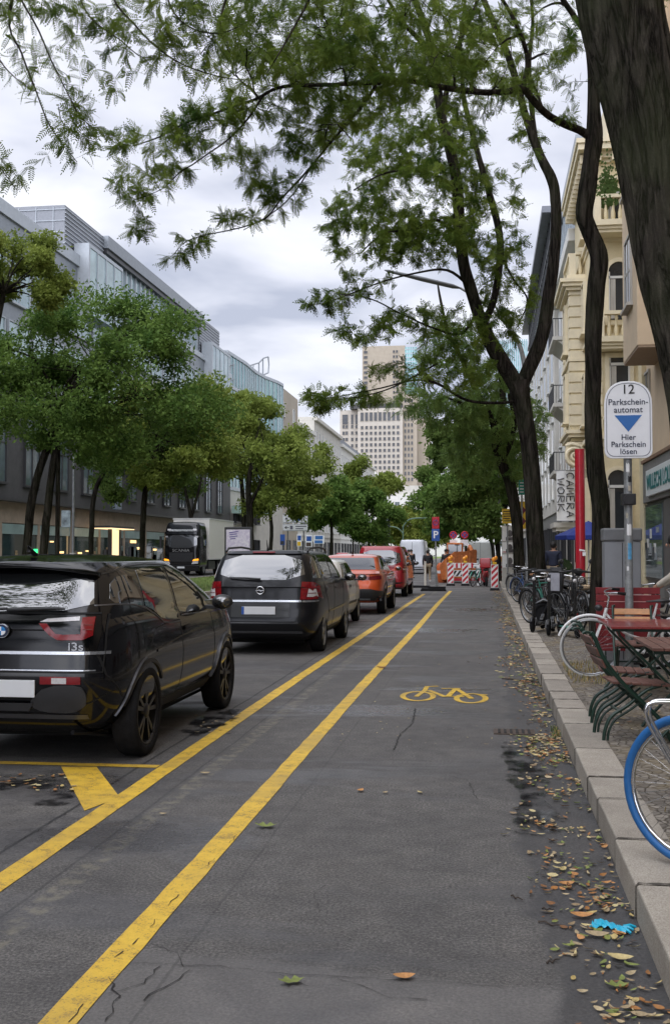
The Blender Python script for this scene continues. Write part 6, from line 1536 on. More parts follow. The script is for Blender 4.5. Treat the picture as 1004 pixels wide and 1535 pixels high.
# ---- people
def person(lab, x, y, rz, J, mats_, z=0, hair=True, sc=1.0, extra=None):
    """J: joint dict overriding the default standing pose; +Y local is forward"""
    D = dict(pel=(0, 0, .95), chest=(0, .02, 1.28), neck=(0, .01, 1.48), head=(0, .02, 1.60), ls=(-.19, 0, 1.42), rs=(.19, 0, 1.42), le=(-.25, -.03, 1.14), re=(.25, -.03, 1.14), lh=(-.25, .06, .90), rh=(.25, .06, .90),
             lhp=(-.10, 0, .92), rhp=(.10, 0, .92), lk=(-.11, .03, .50), rk=(.11, .03, .50), la=(-.11, 0, .09), ra=(.11, 0, .09)); D.update(J)
    t = thing('person', lab, 'person', (x, y, z), rz); t.scale = (sc,)*3
    V = lambda a: Vector(D[a]); skin, top, leg, shoe, hr = mats_
    def L(a, b, u): return V(a).lerp(V(b), u)
    def skinmesh(name, chains, m):
        me = bpy.data.meshes.new(name); vs = []; es = []; rr = []; key = {}
        for ch in chains:
            pr_ = None
            for (p_, r) in ch:
                k = tuple(round(c_, 4) for c_ in p_)
                if k not in key: key[k] = len(vs); vs.append(tuple(p_)); rr.append(r)
                i = key[k]
                if pr_ is not None and pr_ != i: es.append((pr_, i))
                pr_ = i
        me.from_pydata(vs, es, []); o = bpy.data.objects.new(name, me); COL.objects.link(o); o.parent = t; me.materials.append(m)
        o.modifiers.new('skin', 'SKIN'); 
        for i, r in enumerate(rr): me.skin_vertices[0].data[i].radius = r if isinstance(r, tuple) else (r, r)
        me.skin_vertices[0].data[0].use_root = True
        s_ = o.modifiers.new('sub', 'SUBSURF'); s_.levels = 1; s_.render_levels = 2
        for md in o.modifiers:
            if md.type == 'SKIN': md.use_smooth_shade = True
        return o
    toe = lambda a: V(a)+Vector((0, .17, -.05))
    hand = lambda h, e_: V(h)+(V(h)-V(e_)).normalized()*.05
    body = skinmesh('body', [[(V('pel'), (.15, .11)), (L('pel', 'chest', .5), (.13, .10)), (V('chest'), (.155, .115)), (L('chest', 'neck', .7), (.12, .09)), (V('neck'), .052), (V('head')-Vector((0, 0, .03)), .07), (V('head')+Vector((0, .0, .04)), (.078, .09)), (V('head')+Vector((0, -.005, .10)), (.06, .07))],
        [(L('chest', 'neck', .7), (.12, .09)), (V('ls'), .062), (L('ls', 'le', .5), .046), (V('le'), .038), (L('le', 'lh', .6), .033), (V('lh'), .026), (hand('lh', 'le'), (.036, .018))],
        [(L('chest', 'neck', .7), (.12, .09)), (V('rs'), .062), (L('rs', 're', .5), .046), (V('re'), .038), (L('re', 'rh', .6), .033), (V('rh'), .026), (hand('rh', 're'), (.036, .018))],
        [(V('pel'), (.15, .11)), (V('lhp'), .095), (L('lhp', 'lk', .5), .078), (V('lk'), .055), (L('lk', 'la', .4), .055), (V('la'), .038), (toe('la'), (.042, .03))],
        [(V('pel'), (.15, .11)), (V('rhp'), .095), (L('rhp', 'rk', .5), .078), (V('rk'), .055), (L('rk', 'ra', .4), .055), (V('ra'), .038), (toe('ra'), (.042, .03))]], skin)
    for h, e_ in (('lh', 'le'), ('rh', 're')):                       # five fingers
        d = (V(h)-V(e_)).normalized(); b0 = hand(h, e_); sd = Vector((1, 0, 0)) if abs(d.x) < .8 else Vector((0, 1, 0)); m = MB()
        for k in range(4): q = b0+sd*(.018*(k-1.5))+d*.02; m.tube([q, q+d*.035+Vector((0, .004, 0)), q+d*(.06+.008*(1.5-abs(k-1.5)))+Vector((0, .016, -.004))], [.0085, .008, .006], 6)
        q = b0-d*.03+sd*(.03 if h == 'lh' else -.03); m.tube([q, q+d*.03+Vector((0, .02, 0)), q+d*.05+Vector((0, .03, 0))], [.01, .009, .007], 6); m.build('fingers', skin, t)
    skinmesh('jacket', [[(V('pel')-Vector((0, 0, -.02)), (.175, .135)), (L('pel', 'chest', .5), (.158, .125)), (V('chest'), (.18, .14)), (L('chest', 'neck', .7), (.14, .11)), (L('chest', 'neck', .97), .065)],
        [(L('chest', 'neck', .7), (.14, .11)), (V('ls'), .08), (L('ls', 'le', .5), .062), (V('le'), .052), (L('le', 'lh', .6), .045), (L('le', 'lh', .95), .038)],
        [(L('chest', 'neck', .7), (.14, .11)), (V('rs'), .08), (L('rs', 're', .5), .062), (V('re'), .052), (L('re', 'rh', .6), .045), (L('re', 'rh', .95), .038)]], top)
    skinmesh('trousers', [[(V('pel'), (.165, .125)), (V('lhp'), .11), (L('lhp', 'lk', .5), .09), (V('lk'), .07), (L('lk', 'la', .5), .065), (L('lk', 'la', .97), .052)], [(V('pel'), (.165, .125)), (V('rhp'), .11), (L('rhp', 'rk', .5), .09), (V('rk'), .07), (L('rk', 'ra', .5), .065), (L('rk', 'ra', .97), .052)]], leg)
    m = MB()
    for a in ('la', 'ra'): q = V(a); m.tube([q+Vector((0, -.07, -.045)), q+Vector((0, .02, -.035)), q+Vector((0, .13, -.055)), q+Vector((0, .19, -.06))], [.042, .052, .045, .025], 10, flat=.85)
    m.build('shoes', shoe, t)
    m = MB(); h = V('head'); m.ball(tuple(h+Vector((0, -.022, .055))), .108, 18, 12, 0, (.86, .98, 1.02)); m.build('hair', hr, t)
    m = MB(); f_ = h+Vector((0, .088, .02)); m.ball(tuple(f_+Vector((0, .012, -.03))), .016, 8, 6, 0, (.8, 1, 1.4)); m.build('nose', skin, t)
    for s_ in (-1, 1): m = MB(); m.ball(tuple(h+Vector((s_*.082, 0, .0))), .024, 8, 6, 0, (.4, .8, 1.2)); m.build('ear', skin, t)
    for s_ in (-1, 1): m = MB(); m.ball(tuple(f_+Vector((s_*.03, -.004, .0))), .009, 8, 6); m.build('eye', M_['text_black'], t)
    m = MB(); m.tube([f_+Vector((-.022, -.004, -.065)), f_+Vector((.022, -.004, -.065))], .005, 5); m.build('mouth', M_['dark_red'] if 'dark_red' in MATS else mat('lip', (.2, .06, .05), .5, var=0), t)
    return t
sk1 = mat('skin_tone', (.42, .24, .16), .55, var=.05); cb = mat('cloth_black', (.016, .016, .018), .8, var=.2); ck = mat('cloth_khaki', (.22, .17, .11), .8, var=.2); cn = mat('cloth_navy', (.02, .025, .05), .8, var=.2); ccr = mat('cloth_cream', (.55, .50, .42), .8, var=.15)
hb_ = mat('hair_dark', (.012, .010, .009), .6, var=.2); sh_ = mat('shoe_white', (.5, .5, .48), .6, var=.1)
walk = dict(lk=(-.10, .22, .52), la=(-.10, .18, .12), rk=(.10, -.02, .50), ra=(.10, -.30, .17), lh=(-.24, -.10, .93), le=(-.25, -.10, 1.16), rh=(.22, .22, 1.0), re=(.25, .04, 1.14), lhp=(-.10, 0, .92))
p = atZ(641, 874); person('man walking away in black jacket and khaki trousers left of the parking sign', 'x', 0, 0, {}, (sk1, cb, ck, sh_, hb_)) if False else person('man walking away in black jacket and khaki trousers beside the parking sign', p.x, p.y, .1, walk, (sk1, cb, ck, sh_, hb_), sc=.97)
person('person with dark hair and cream sleeves leaning over a bicycle at the right picture edge', 2.72, 15.0, R(70), dict(lh=(-.18, .42, .98), le=(-.24, .18, 1.14), rh=(.18, .42, .98), re=(.24, .18, 1.14), chest=(0, .10, 1.26), neck=(0, .17, 1.44), head=(0, .21, 1.55), ls=(-.19, .12, 1.38), rs=(.19, .12, 1.38)), (sk1, ccr, cb, cb, hb_), z=KT)
m = MB(); m.tube([(0, 0, 0), (0, 0, .1), (0, 0, .38), (0, 0, .46)], [.13, .17, .17, .10], 12, flat=.6); o_ = m.build('backpack', cn, None, .02); o_.location = (2.85, 14.96, 1.12); o_.rotation_euler = (0, .15, R(70)); tag(o_, 'navy backpack worn by the person at the right picture edge', 'backpack')
for k, (px, py, Y, lab, mm) in enumerate(((616, 868, 66, 'pedestrian in black standing left of the white van', (sk1, cb, cb, cb, hb_)), (612, 862, 72, 'pedestrian in dark navy farther back beside the white van', (sk1, cn, cb, cb, hb_)), (560, 845, 108, 'distant pedestrian in cream coat on the far pavement', (sk1, ccr, cb, cb, hb_)), (812, 0, 37, 'pedestrian in black between the house fronts and the bicycles', (sk1, cb, cb, cb, hb_)), (829, 0, 33, 'pedestrian in navy jacket by the house fronts near the red column', (sk1, cn, ck, sh_, hb_)), (668, 0, 59, 'worker in black standing behind the orange lamp of the left beacon', (sk1, cb, cn, cb, hb_)))):
    q = atY(px, 830, Y); zz = KT if px > 740 else (.12 if q.x < -16 else 0); person(lab, q.x, Y, rnd.uniform(0, 6), walk if k % 2 else {}, mm, z=zz)
# ---- roadworks
def beacon(lab, px, py):
    q = atZ(px, py); t = thing('warning_beacon', lab, 'beacon', (q.x, q.y, 0), 0, 'striped warning beacons'); w_ = .15
    m = MB(); m.box((0, 0, .05), (.40, .75, .10), taper=.85); m.build('foot', M_['black_rubber'], t, .01)
    m = MB(); m.bb(-w_, w_, -.02, .02, .10, 1.08); b_ = m.build('board', M_['white_paint'], t, .012)
    m = MB(); x0, x1, z0, z1 = -w_+.02, w_-.02, .13, 1.05; s_ = .26
    for k in range(-1, 5):                                           # slanting red stripes clipped to the board
        a = z0+k*s_*.98; P = [(x0, a), (x1, a+.26), (x1, a+.26+.13), (x0, a+.13)]
        Q = []
        for i in range(4):                                           # clip z between z0 and z1
            Q.append(P[i])
        def clip(P, zz, keep):
            R_ = []
            for i in range(len(P)):
                A, B = P[i], P[(i+1) % len(P)]; ia, ib = keep(A[1]), keep(B[1])
                if ia: R_.append(A)
                if ia != ib: u = (zz-A[1])/(B[1]-A[1]); R_.append((A[0]+(B[0]-A[0])*u, zz))
            return R_
        Q = clip(Q, z0, lambda v: v >= z0); Q = clip(Q, z1, lambda v: v <= z1) if len(Q) > 2 else []
        if len(Q) > 2: m.prism(Q, .004, 'XZ', -.024)
    m.build('red_stripes', M_['sign_red'], b_)
    for dx in (-.0,):
        m = MB(); m.box((dx, 0, 1.12), (.16, .12, .09)); m.build('lamp_base', M_['sign_yellow'], t, .01); m = MB(); m.ball((dx-.045, 0, 1.27), .10, 14, 10, 0, (.8, .6, 1)); m.ball((dx+.05, 0, 1.34), .09, 14, 10, 0, (.8, .6, 1)); m.build('lamp', M_['lamp_amber'], t)
beacon('striped beacon with amber lamp, leftmost of the three', 675, 878); beacon('striped beacon with amber lamp, middle one of three', 697, 878); beacon('striped beacon with amber lamp at the kerb', 741, 885)
def stripe_board(m, x0, x1, z0, z1, y, n, slant, mi):
    w_ = (x1-x0)/n
    for k in range(0, n, 2): a = x0+k*w_; m.prism([(a, z0), (a+w_, z0), (min(a+w_+slant, x1), z1), (min(a+slant, x1), z1)], .004, 'XZ', y, mi)
for lab, px0, px1, Y in (('red and white barrier fence between the left and middle beacon', 679, 693, 51.5), ('red and white barrier fence between the middle beacon and the red moped', 702, 715, 51.8)):
    a, b_ = atY(px0, 870, Y), atY(px1, 870, Y); W2 = (b_.x-a.x)/2+.12; t = thing('barrier', lab, 'barrier', ((a.x+b_.x)/2, Y, 0), 0, 'roadworks barriers')
    m = MB(); [m.box((s_*W2*.8, 0, .05), (.12, .7, .1)) for s_ in (-1, 1)]; [m.bb(s_*W2-.02, s_*W2+.02, -.015, .015, .1, 1.05) for s_ in (-1, 1)]; m.build('frame', M_['white_paint'], t)
    m = MB(); m.bb(-W2, W2, -.02, .02, .82, 1.06); u_ = m.build('top_board', M_['white_paint'], t); m = MB(); [m.bb(-W2+.02+.22*k, -W2+.12+.22*k, -.026, -.021, .83, 1.05) for k in range(int(2*W2/.22))]; m.build('red_blocks', M_['sign_red'], u_)
    m = MB(); m.bb(-W2, W2, -.02, .02, .42, .72); u_ = m.build('lower_board', M_['white_paint'], t); m = MB(); stripe_board(m, -W2+.02, W2-.02, .44, .70, -.026, 6, .18, 0); m.build('black_stripes', M_['text_black'], u_)
    m = MB(); m.bb(-W2, W2, -.02, .02, .22, .34); m.build('red_rail', M_['sign_red'], t)
p = atY(683, 870, 55); t = thing('skip_container', 'rusty orange skip with sloping side behind the striped beacons', 'skip', (p.x, 55.5, 0))
m = MB(); m.prism([(-.75, .15), (1.0, .15), (1.05, 1.65), (.98, 1.72), (.5, 1.62), (-.1, 1.60), (-.6, 1.2), (-.85, .9)], 1.6, 'XZ', 0); m.build('body', mat('skip_orange', (.50, .14, .03), .6, .1, var=.35, scale=5, bump=.2), t, .02)
m = MB(); [m.bb(-.55+.4*k, -.48+.4*k, -.05, 0, .2, 1.2+.12*k) for k in range(4)]; m.build('rib', mat('skip_rib', (.62, .22, .07), .6, var=.3), t)
p = atZ(665, 874); t = thing('safety_barrel', 'bulging orange plastic barrier drum left of the beacons', 'barrel', (p.x-.1, p.y+1, 0)); m = MB(); m.lathe([(.28, 0), (.34, .2), (.36, .5), (.33, .85), (.2, 1.02)], 20); m.build('drum', mat('orange_plastic', (.55, .12, .03), .5, var=.2), t); m = MB(); m.lathe([(.366, .48), (.366, .62)], 20, close=False); m.build('band', M_['white_paint'], t)
# parking sign on a portable foot
p = atZ(653, 886); t = thing('parking_post', 'portable grey post with blue P sign and red round sign above, on rubber feet', 'sign', (p.x, p.y, 0))
m = MB(); m.box((-.1, 0, .06), (1.05, .42, .12), taper=.92); m.box((.05, .0, .15), (.7, .34, .06)); m.build('rubber_foot', M_['black_rubber'], t, .02)
m = MB(); m.tube([(0, 0, .1), (0, 0, 2.95)], .032, 12); m.tube([(0.09, 0.02, .1), (0.02, 0, .9)], .022, 8); m.build('post', M_['galvanised'], t)
zt = lambda py: atY(652, py, p.y).z
m = MB(); m.bb(-.165, .165, -.05, -.03, zt(811), zt(793)); b_ = m.build('blue_board', M_['sign_blue'], t, .01); text_mesh('letter', 'P', .42, M_['sign_white'], b_, (0, -.053, (zt(811)+zt(793))/2), (PI/2, 0, 0), .002, bold=.008)
m = MB(); m.bb(-.145, .145, -.05, -.03, zt(792.5), zt(775)); b_ = m.build('top_board', M_['sign_red'], t, .02); m = MB(); m.ring((0, -.054, (zt(792)+zt(775))/2), .10, .018, 'Y', 24, 6, flat=.2); m.prism([(-.06, zt(789)), (-.03, zt(789)), (.06, zt(778)), (.03, zt(778))], .004, 'XZ', -.056); m.build('symbol', mat('sym_blue', (.15, .05, .18), .5, var=0), b_)
p = atZ(637, 881); t = thing('marker_post', 'thin white marker post on a black rubber foot beside the walking man', 'post', (p.x, p.y, 0)); m = MB(); m.box((-.2, 0, .05), (.9, .35, .1), taper=.9); m.build('rubber_foot', M_['black_rubber'], t, .015); m = MB(); m.box((0, 0, .62), (.09, .05, 1.1)); m.build('post', mat('post_cream', (.6, .56, .48), .5, var=.1), t, .01)
for px, lab in ((679, 'round no stopping sign on a pole above the skip'), (696, 'second round no stopping sign with white plate, nearer the grey van')):
    q = atY(px, 802, 61); t = thing('no_stopping_sign', lab, 'sign', (q.x, 61, 0), 0, 'no stopping signs'); m = MB(); m.tube([(0, 0, 0), (0, 0, q.z+.2)], .03, 8); m.build('pole', M_['galvanised'], t)
    m = MB(); m.lathe([(.22, -.02), (.22, 0)], 24, (0, -.04, q.z), 'Y'); d_ = m.build('disc', M_['sign_blue'], t); m = MB(); m.ring((0, -.065, q.z), .185, .034, 'Y', 28, 6, flat=.2); m.box((0, -.067, q.z), (.36, .008, .05), ry=PI/4); m.box((0, -.070, q.z), (.36, .008, .05), ry=-PI/4); m.build('red_cross', M_['sign_red'], d_)
    m = MB(); m.bb(-.2, .2, -.05, -.03, q.z-.60, q.z-.27); m.build('plate', M_['sign_white'], t)
# posters / adverts on the right pavement
q = atY(763, 840, 41); t = thing('poster_stand', 'stand pasted with white portrait posters left of the middle tree trunk', 'poster stand', (q.x, 41, KT-.02))
zz = lambda py: atY(763, py, 41).z-KT
m = MB(); m.bb(-.28, .28, 0, .1, .1, zz(787)); m.build('board', M_['pale_render'], t); pm1, pm2 = mat('poster_white', (.86, .85, .82), .6, var=.1), mat('poster_grey', (.12, .11, .11), .6, var=.6, scale=9)
for k, (z0, z1) in enumerate(((zz(810), zz(788)), (zz(828), zz(812)), (zz(850), zz(830)))):
    m = MB(); m.bb(-.26, .26, -.012, -.002, z0, z1); b_ = m.build('poster', pm1, t); m = MB(); m.ball((.02, -.02, (z0+z1)/2), .13, 14, 10, 0, (.75, .05, 1)); m.bb(-.13, .17, -.018, -.013, z0+.01, z0+.14); m.build('portrait', pm2, b_)
m = MB(); m.bb(-.24, .2, -.016, -.0125, zz(828)+.02, zz(826)); m.build('poster_line', M_['sign_red'], t)
for lab, px0, px1, py0, py1, Y, mt in (('yellow notice board above the portrait posters', 752, 768, 762, 784, 40.5, 'sign_yellow'), ('tall yellow sign with dark red diamonds between two tree trunks', 777, 788, 751, 792, 39, 'sign_yellow'), ('narrow turquoise street name sign between two tree trunks', 777, 786, 718, 741, 38.5, 'teal')):
    a, b_ = atY(px0, py1, Y), atY(px1, py0, Y); cx = (a.x+b_.x)/2; t = thing('notice_sign', lab, 'sign', (cx, Y, KT-.02)); m = MB(); m.tube([(0, .03, 0), (0, .03, b_.z-.2)], .03, 8); m.build('pole', M_['galvanised'], t)
    w2 = (b_.x-a.x)/2; m = MB(); m.bb(-w2, w2, -.03, 0, a.z-KT, b_.z-KT); bo = m.build('board', M_[mt], t, .01); h_ = b_.z-a.z; zb_ = a.z-KT
    m = MB()
    if 'diamond' in lab: [m.prism([(w2*.1-.0, zb_+h_*f-.14), (w2*.95, zb_+h_*f), (w2*.1, zb_+h_*f+.14), (-w2*.6, zb_+h_*f)], .006, 'XZ', -.037) for f in (.28, .68)]
    elif mt == 'teal': [m.bb(-w2*.6, w2*.6, -.036, -.031, zb_+h_*f, zb_+h_*f+.035) for f in (.15, .35, .55, .75)]
    else: [m.bb(-w2*.8, w2*(.8-.3*(k % 2)), -.036, -.031, zb_+h_*.15+k*h_*.16, zb_+h_*.15+k*h_*.16+.03) for k in range(5)]
    m.build('marks', M_['sign_white'] if mt == 'teal' else (mat('dark_red', (.14, .01, .03), .5, var=0) if 'diamond' in lab else M_['text_black']), bo)
# blue parasols
def parasol(lab, x, y, r, z, c='parasol_blue'):
    t = thing('parasol', lab, 'parasol', (x, y, KT-.02), 0, 'blue café parasols'); m = MB(); m.tube([(0, 0, 0), (0, 0, z)], .025, 8); m.build('pole', M_['white_paint'], t)
    m = MB(); n = 8; vs = [(0, 0, z+.1)]+[(r*math.cos(2*PI*k/n), r*math.sin(2*PI*k/n), z-.42) for k in range(n)]+[(r*math.cos(2*PI*k/n), r*math.sin(2*PI*k/n), z-.56) for k in range(n)]
    m.add(vs, [(0, 1+k, 1+(k+1) % n) for k in range(n)]+[(1+k, 1+n+k, 1+n+(k+1) % n, 1+(k+1) % n) for k in range(n)]); m.build('canopy', mat('parasol_blue', (.02, .045, .28), .7, var=.1), t, fix=False)
parasol('blue parasol behind the red column', 3.55, 38.5, 1.15, 2.45)
# planter
t = thing('potted_bush', 'dark clipped bush in a tub by the stone entrance', 'plant', (3.35, 47.8, KT-.02)); m = MB(); m.lathe([(.2, 0), (.27, .4), (.28, .45)], 14); m.build('tub', M_['shop_grey'], t); m = MB(); r3 = random.Random(4)
for _ in range(260):
    a = Vector((r3.gauss(0, 1), r3.gauss(0, 1), r3.gauss(0, 1))).normalized()*.32; c_ = a+Vector((0, 0, .8)); l = .06; m.add([tuple(c_+Vector((-l, 0, 0))), tuple(c_+Vector((0, l*.4, -l))), tuple(c_+Vector((l, 0, 0))), tuple(c_+Vector((0, -l*.4, l)))], [(0, 1, 2, 3)])
m.build('foliage', mat('bush_leaf', (.03, .06, .02), .7, var=.3), t, fix=False)
# ---- street lamp with long arm
pts = [atY(a, b, 33) for a, b in ((791, 700), (788, 580), (782, 530), (768, 498), (745, 472), (715, 448), (690, 432))]; base = Vector((pts[0].x, 33, KT-.02))
t = thing('street_lamp', 'tall grey street lamp whose long curved arm reaches over the lane through the trees', 'street lamp', base)
m = MB(); m.tube([(0, 0, 0), (0, 0, 1.2)], .10, 14); m.tube([(0, 0, 1.2)]+smooth_pts([tuple(q-base) for q in pts], 5), [.085]+[.085-.05*k/30 for k in range(31)], 12); m.build('mast', M_['galvanised'], t)
h0, h1 = atY(690, 432, 33)-base, atY(576, 405, 33)-base; m = MB(); m.tube([h0, h0.lerp(h1, .1), h0.lerp(h1, .5), h0.lerp(h1, .95), h1], [.05, .14, .15, .09, .03], 12, flat=.45); m.build('lamp_head', mat('lamp_grey', (.17, .18, .19), .5, .3, var=.1), t)
def arched_lamp(lab, px, py, Y, h, reach, both=True):
    q = atY(px, 827, Y); t = thing('arched_lamp', lab, 'street lamp', (q.x, Y, 0), 0, 'green arched lamps'); m = MB(); m.tube([(0, 0, 0), (0, 0, h-1)]+smooth_pts([(0, 0, h-.9), (reach*.2, 0, h-.15), (reach*.6, 0, h), (reach, 0, h-.1)]), .07, 8)
    if both: m.tube(smooth_pts([(0, 0, h-1.6), (-reach*.2, 0, h-1), (-reach*.6, 0, h-.8)]), .06, 8)
    m.build('mast', mat('lamp_green', (.12, .20, .15), .5, var=.1), t); m = MB(); m.box((reach, 0, h-.15), (.7, .2, .12)); m.build('lamp_head', M_['lamp_green'], t)
arched_lamp('pale green arched street lamp beyond the red van', 604, 0, 112, 5.1, 3.2); arched_lamp('arched street lamp farther off, right of the nearer one', 668, 0, 190, 7, 3.5, False)
for lab, px, Y, h, sgn_ in (('grey lamp post with small display sign in front of the shopfronts', 110, 44, 7.2, True), ('slim grey post left of the parking sign trees', 748, 56, 6.2, False)):
    q = atY(px, 800, Y); t = thing('lamp_post', lab, 'lamp post', (q.x, Y, .1)); m = MB(); m.tube([(0, 0, 0), (0, 0, h)], .06, 10); m.tube([(0, 0, h), (0, 0, h+.1)], .12, 10); m.build('pole', M_['grey_metal'], t)
    if sgn_: a = atY(93, 790, Y); b_ = atY(109, 765, Y); m = MB(); m.bb(a.x-q.x, b_.x-q.x-.08, -.05, .05, a.z-.1, b_.z-.1); m.build('display', mat('display_mix', (.25, .30, .32), .4, var=.8, scale=3), t); m = MB(); m.box((0, 0, 1.3), (.22, .2, .3)); m.build('control_box', M_['pale_render'], t)
# ---- illuminated poster display on the median
a, b_ = atY(337, 862, 58), atY(378, 790, 58); t = thing('poster_display', 'black framed poster display with yellow and lilac advertisement behind the grey estate', 'poster display', ((a.x+b_.x)/2, 58, .11)); w2 = (b_.x-a.x)/2; H2 = b_.z-.11
m = MB(); m.bb(-w2, w2, -.09, .09, .55, H2); m.bb(-.25, .25, -.07, .07, 0, .55); m.build('frame', M_['frame_dark'], t, .02)
def poster(tt, b, o):
    g = G(tt); tcn = g.n('TexCoord'); P = tcn.outputs['Object']; s_ = g.n('SeparateXYZ', {0: P})
    low = g.ramp(g.math('ADD', s_.outputs[2], g.math('MULTIPLY', g.noise(P, 2.5, 4), .9)), [(.0, 0), (1, 1)]); c = g.ramp(g.noise(P, 6, 3, .7), [(.35, (.66, .62, .66)), (.6, (.50, .44, .55))])
    z = g.math('MULTIPLY', s_.outputs[2], .33); mk = g.ramp(g.math('ADD', z, g.math('MULTIPLY', g.noise(P, 3, 2), .12)), [(.52, 1), (.56, 0)])
    c2 = g.ramp(g.noise(P, 8, 3, .8), [(.38, (.05, .04, .04)), (.46, (.55, .10, .06)), (.52, (.80, .45, .05)), (.60, (.75, .60, .20))], 'CONSTANT'); c = g.mix(mk, c, c2); g.link(c, b.inputs['Base Color']); b.inputs['Roughness'].default_value = .25
m = MB(); m.bb(-w2+.1, w2-.1, -.105, -.092, .7, H2-.14); pp = m.build('poster', node_mat('poster_art', poster), t); m = MB()
for k, (zf, wl) in enumerate(((.93, .5), (.87, .42), (.81, .46), (.75, .3))): m.box((-w2*.45+wl*.2, -.108, .7+(H2-.84)*zf), (wl, .004, .055), ry=-.12)
m.build('poster_lettering', mat('lilac_ink', (.12, .10, .25), .5, var=.2), pp)
# ---- direction signs
q = atY(442, 800, 82); t = thing('direction_sign', 'two stacked white direction boards with arrows on grey posts', 'sign', (q.x, 82, .1))
z_ = lambda py: atY(442, py, 82).z-.1; xx = lambda px: atY(px, 800, 82).x-q.x
m = MB(); m.tube([(xx(431), .1, 0), (xx(431), .1, z_(772))], .05, 8); m.tube([(xx(455), .1, 0), (xx(455), .1, z_(772))], .05, 8); m.build('post', M_['grey_metal'], t)
arr = lambda cx, cz, s_, a: [(cx+s_*(u*math.cos(a)-v*math.sin(a)), cz+s_*(u*math.sin(a)+v*math.cos(a))) for u, v in ((-.12, -1), (.12, -1), (.12, .1), (.5, -.25), (.5, .15), (0, .8), (-.5, .15), (-.5, -.25), (-.12, .1))]
for k, (py0, py1) in enumerate(((784, 772.5), (796, 785.5))):
    m = MB(); m.bb(xx(424), xx(461), -.03, .03, z_(py0), z_(py1)); b_ = m.build('board', M_['sign_white'], t, .02); cz = (z_(py0)+z_(py1))/2
    m = MB(); m.prism(arr(xx(429.5), cz, .2, 0 if k == 0 else PI/2), .006, 'XZ', -.04); m.build('arrow', M_['text_black'], b_)
    if k == 0: m = MB(); m.box((xx(446), -.036, cz), (.50, .01, .26), ry=-.1); m.box((xx(449), -.04, cz+.02), (.18, .01, .12)); m.build('blue_symbol', M_['sign_blue'], b_)
    else: m = MB(); m.box((xx(437), -.036, cz), (.22, .01, .28)); m.box((xx(451), -.036, cz+.09), (.85, .01, .07)); m.box((xx(449), -.036, cz-.09), (.6, .01, .07)); m.build('small_text', mat('sign_slate', (.14, .14, .18), .5, var=.3), b_)
    m = MB(); [m.bb(xx(424)+.03, xx(461)-.03, -.036, -.031, zz_, zz_+.025) for zz_ in (z_(py0)+.03, z_(py1)-.06)]; m.build('border', M_['sign_grey'], b_)
for lab, px0, px1, py0, py1, Y, cols in (('small white and blue sign above a yellow one near the direction boards', 445, 452, 801, 819, 88, ('sign_white', 'sign_blue', 'sign_yellow')), ('blue and white bus stop panel before the pale wall', 458, 468, 802, 820, 90, ('sign_white', 'sign_blue', 'rusty_iron')), ('row of light blue shop posters before the pale wall', 470, 486, 802, 815, 90, ('sign_white', 'tri_blue', 'tri_blue')), ('dark blue vertical banner beside the curved tree trunk', 420, 427, 801, 817, 86, ('sign_blue', 'sign_blue', 'frame_dark'))):
    a, b_ = atY(px0, py1, Y), atY(px1, py0, Y); cx = (a.x+b_.x)/2; t = thing('information_sign', lab, 'sign', (cx, Y, .1)); w2 = (b_.x-a.x)/2; h_ = b_.z-a.z; zb_ = a.z-.1
    m = MB(); m.tube([(0, .05, 0), (0, .05, zb_+h_)], .04, 8); m.build('pole', M_['grey_metal'], t); m = MB(); m.bb(-w2, w2, -.02, .02, zb_, zb_+h_); m.build('board', M_[cols[0]], t)
    m = MB(); m.bb(-w2*.7, w2*.75, -.028, -.021, zb_+h_*.5, zb_+h_*.9); m.build('upper_panel', M_[cols[1]], t); m = MB(); m.bb(-w2*.8, w2*.7, -.028, -.021, zb_+h_*.05, zb_+h_*.38); m.build('lower_panel', M_[cols[2]], t)
# tall double display near the green trees
a, b_ = atY(570, 810, 102), atY(584, 768, 102); t = thing('tall_display', 'tall black double display panel in front of the yellow green tree', 'display', ((a.x+b_.x)/2, 102, 0)); w2 = (b_.x-a.x)/2; m = MB(); m.bb(-w2, w2, -.1, .1, a.z, b_.z); m.bb(-.12, .12, -.1, .1, 0, a.z); m.build('frame', M_['frame_dark'], t)
m = MB(); m.bb(-w2+.1, w2-.15, -.12, -.1, a.z+.2, a.z+1.5); m.bb(-w2+.1, w2-.15, -.12, -.1, a.z+1.75, b_.z-.05); m.build('screen', mat('screen_mix', (.45, .50, .55), .4, var=.8, scale=2), t)
# two more distant cars on the far carriageway and in front of the vans
def mini(lab, x, y, rz, pm): c_ = van('distant_car', lab, x, y, rz, pm, W=.86, H=1.5, L_=4.2, glass='rear', wr=.31); c_.root['category'] = 'car'; return c_
mini('dark car driving far off beyond the white van', -6.5, 112, 0, 'paint_anthracite'); mini('silver car on the far carriageway behind the lorry', -19.6, 112, PI, 'paint_van_grey')
mini('red car far off on the opposite carriageway', -18.4, 140, PI, 'paint_red')
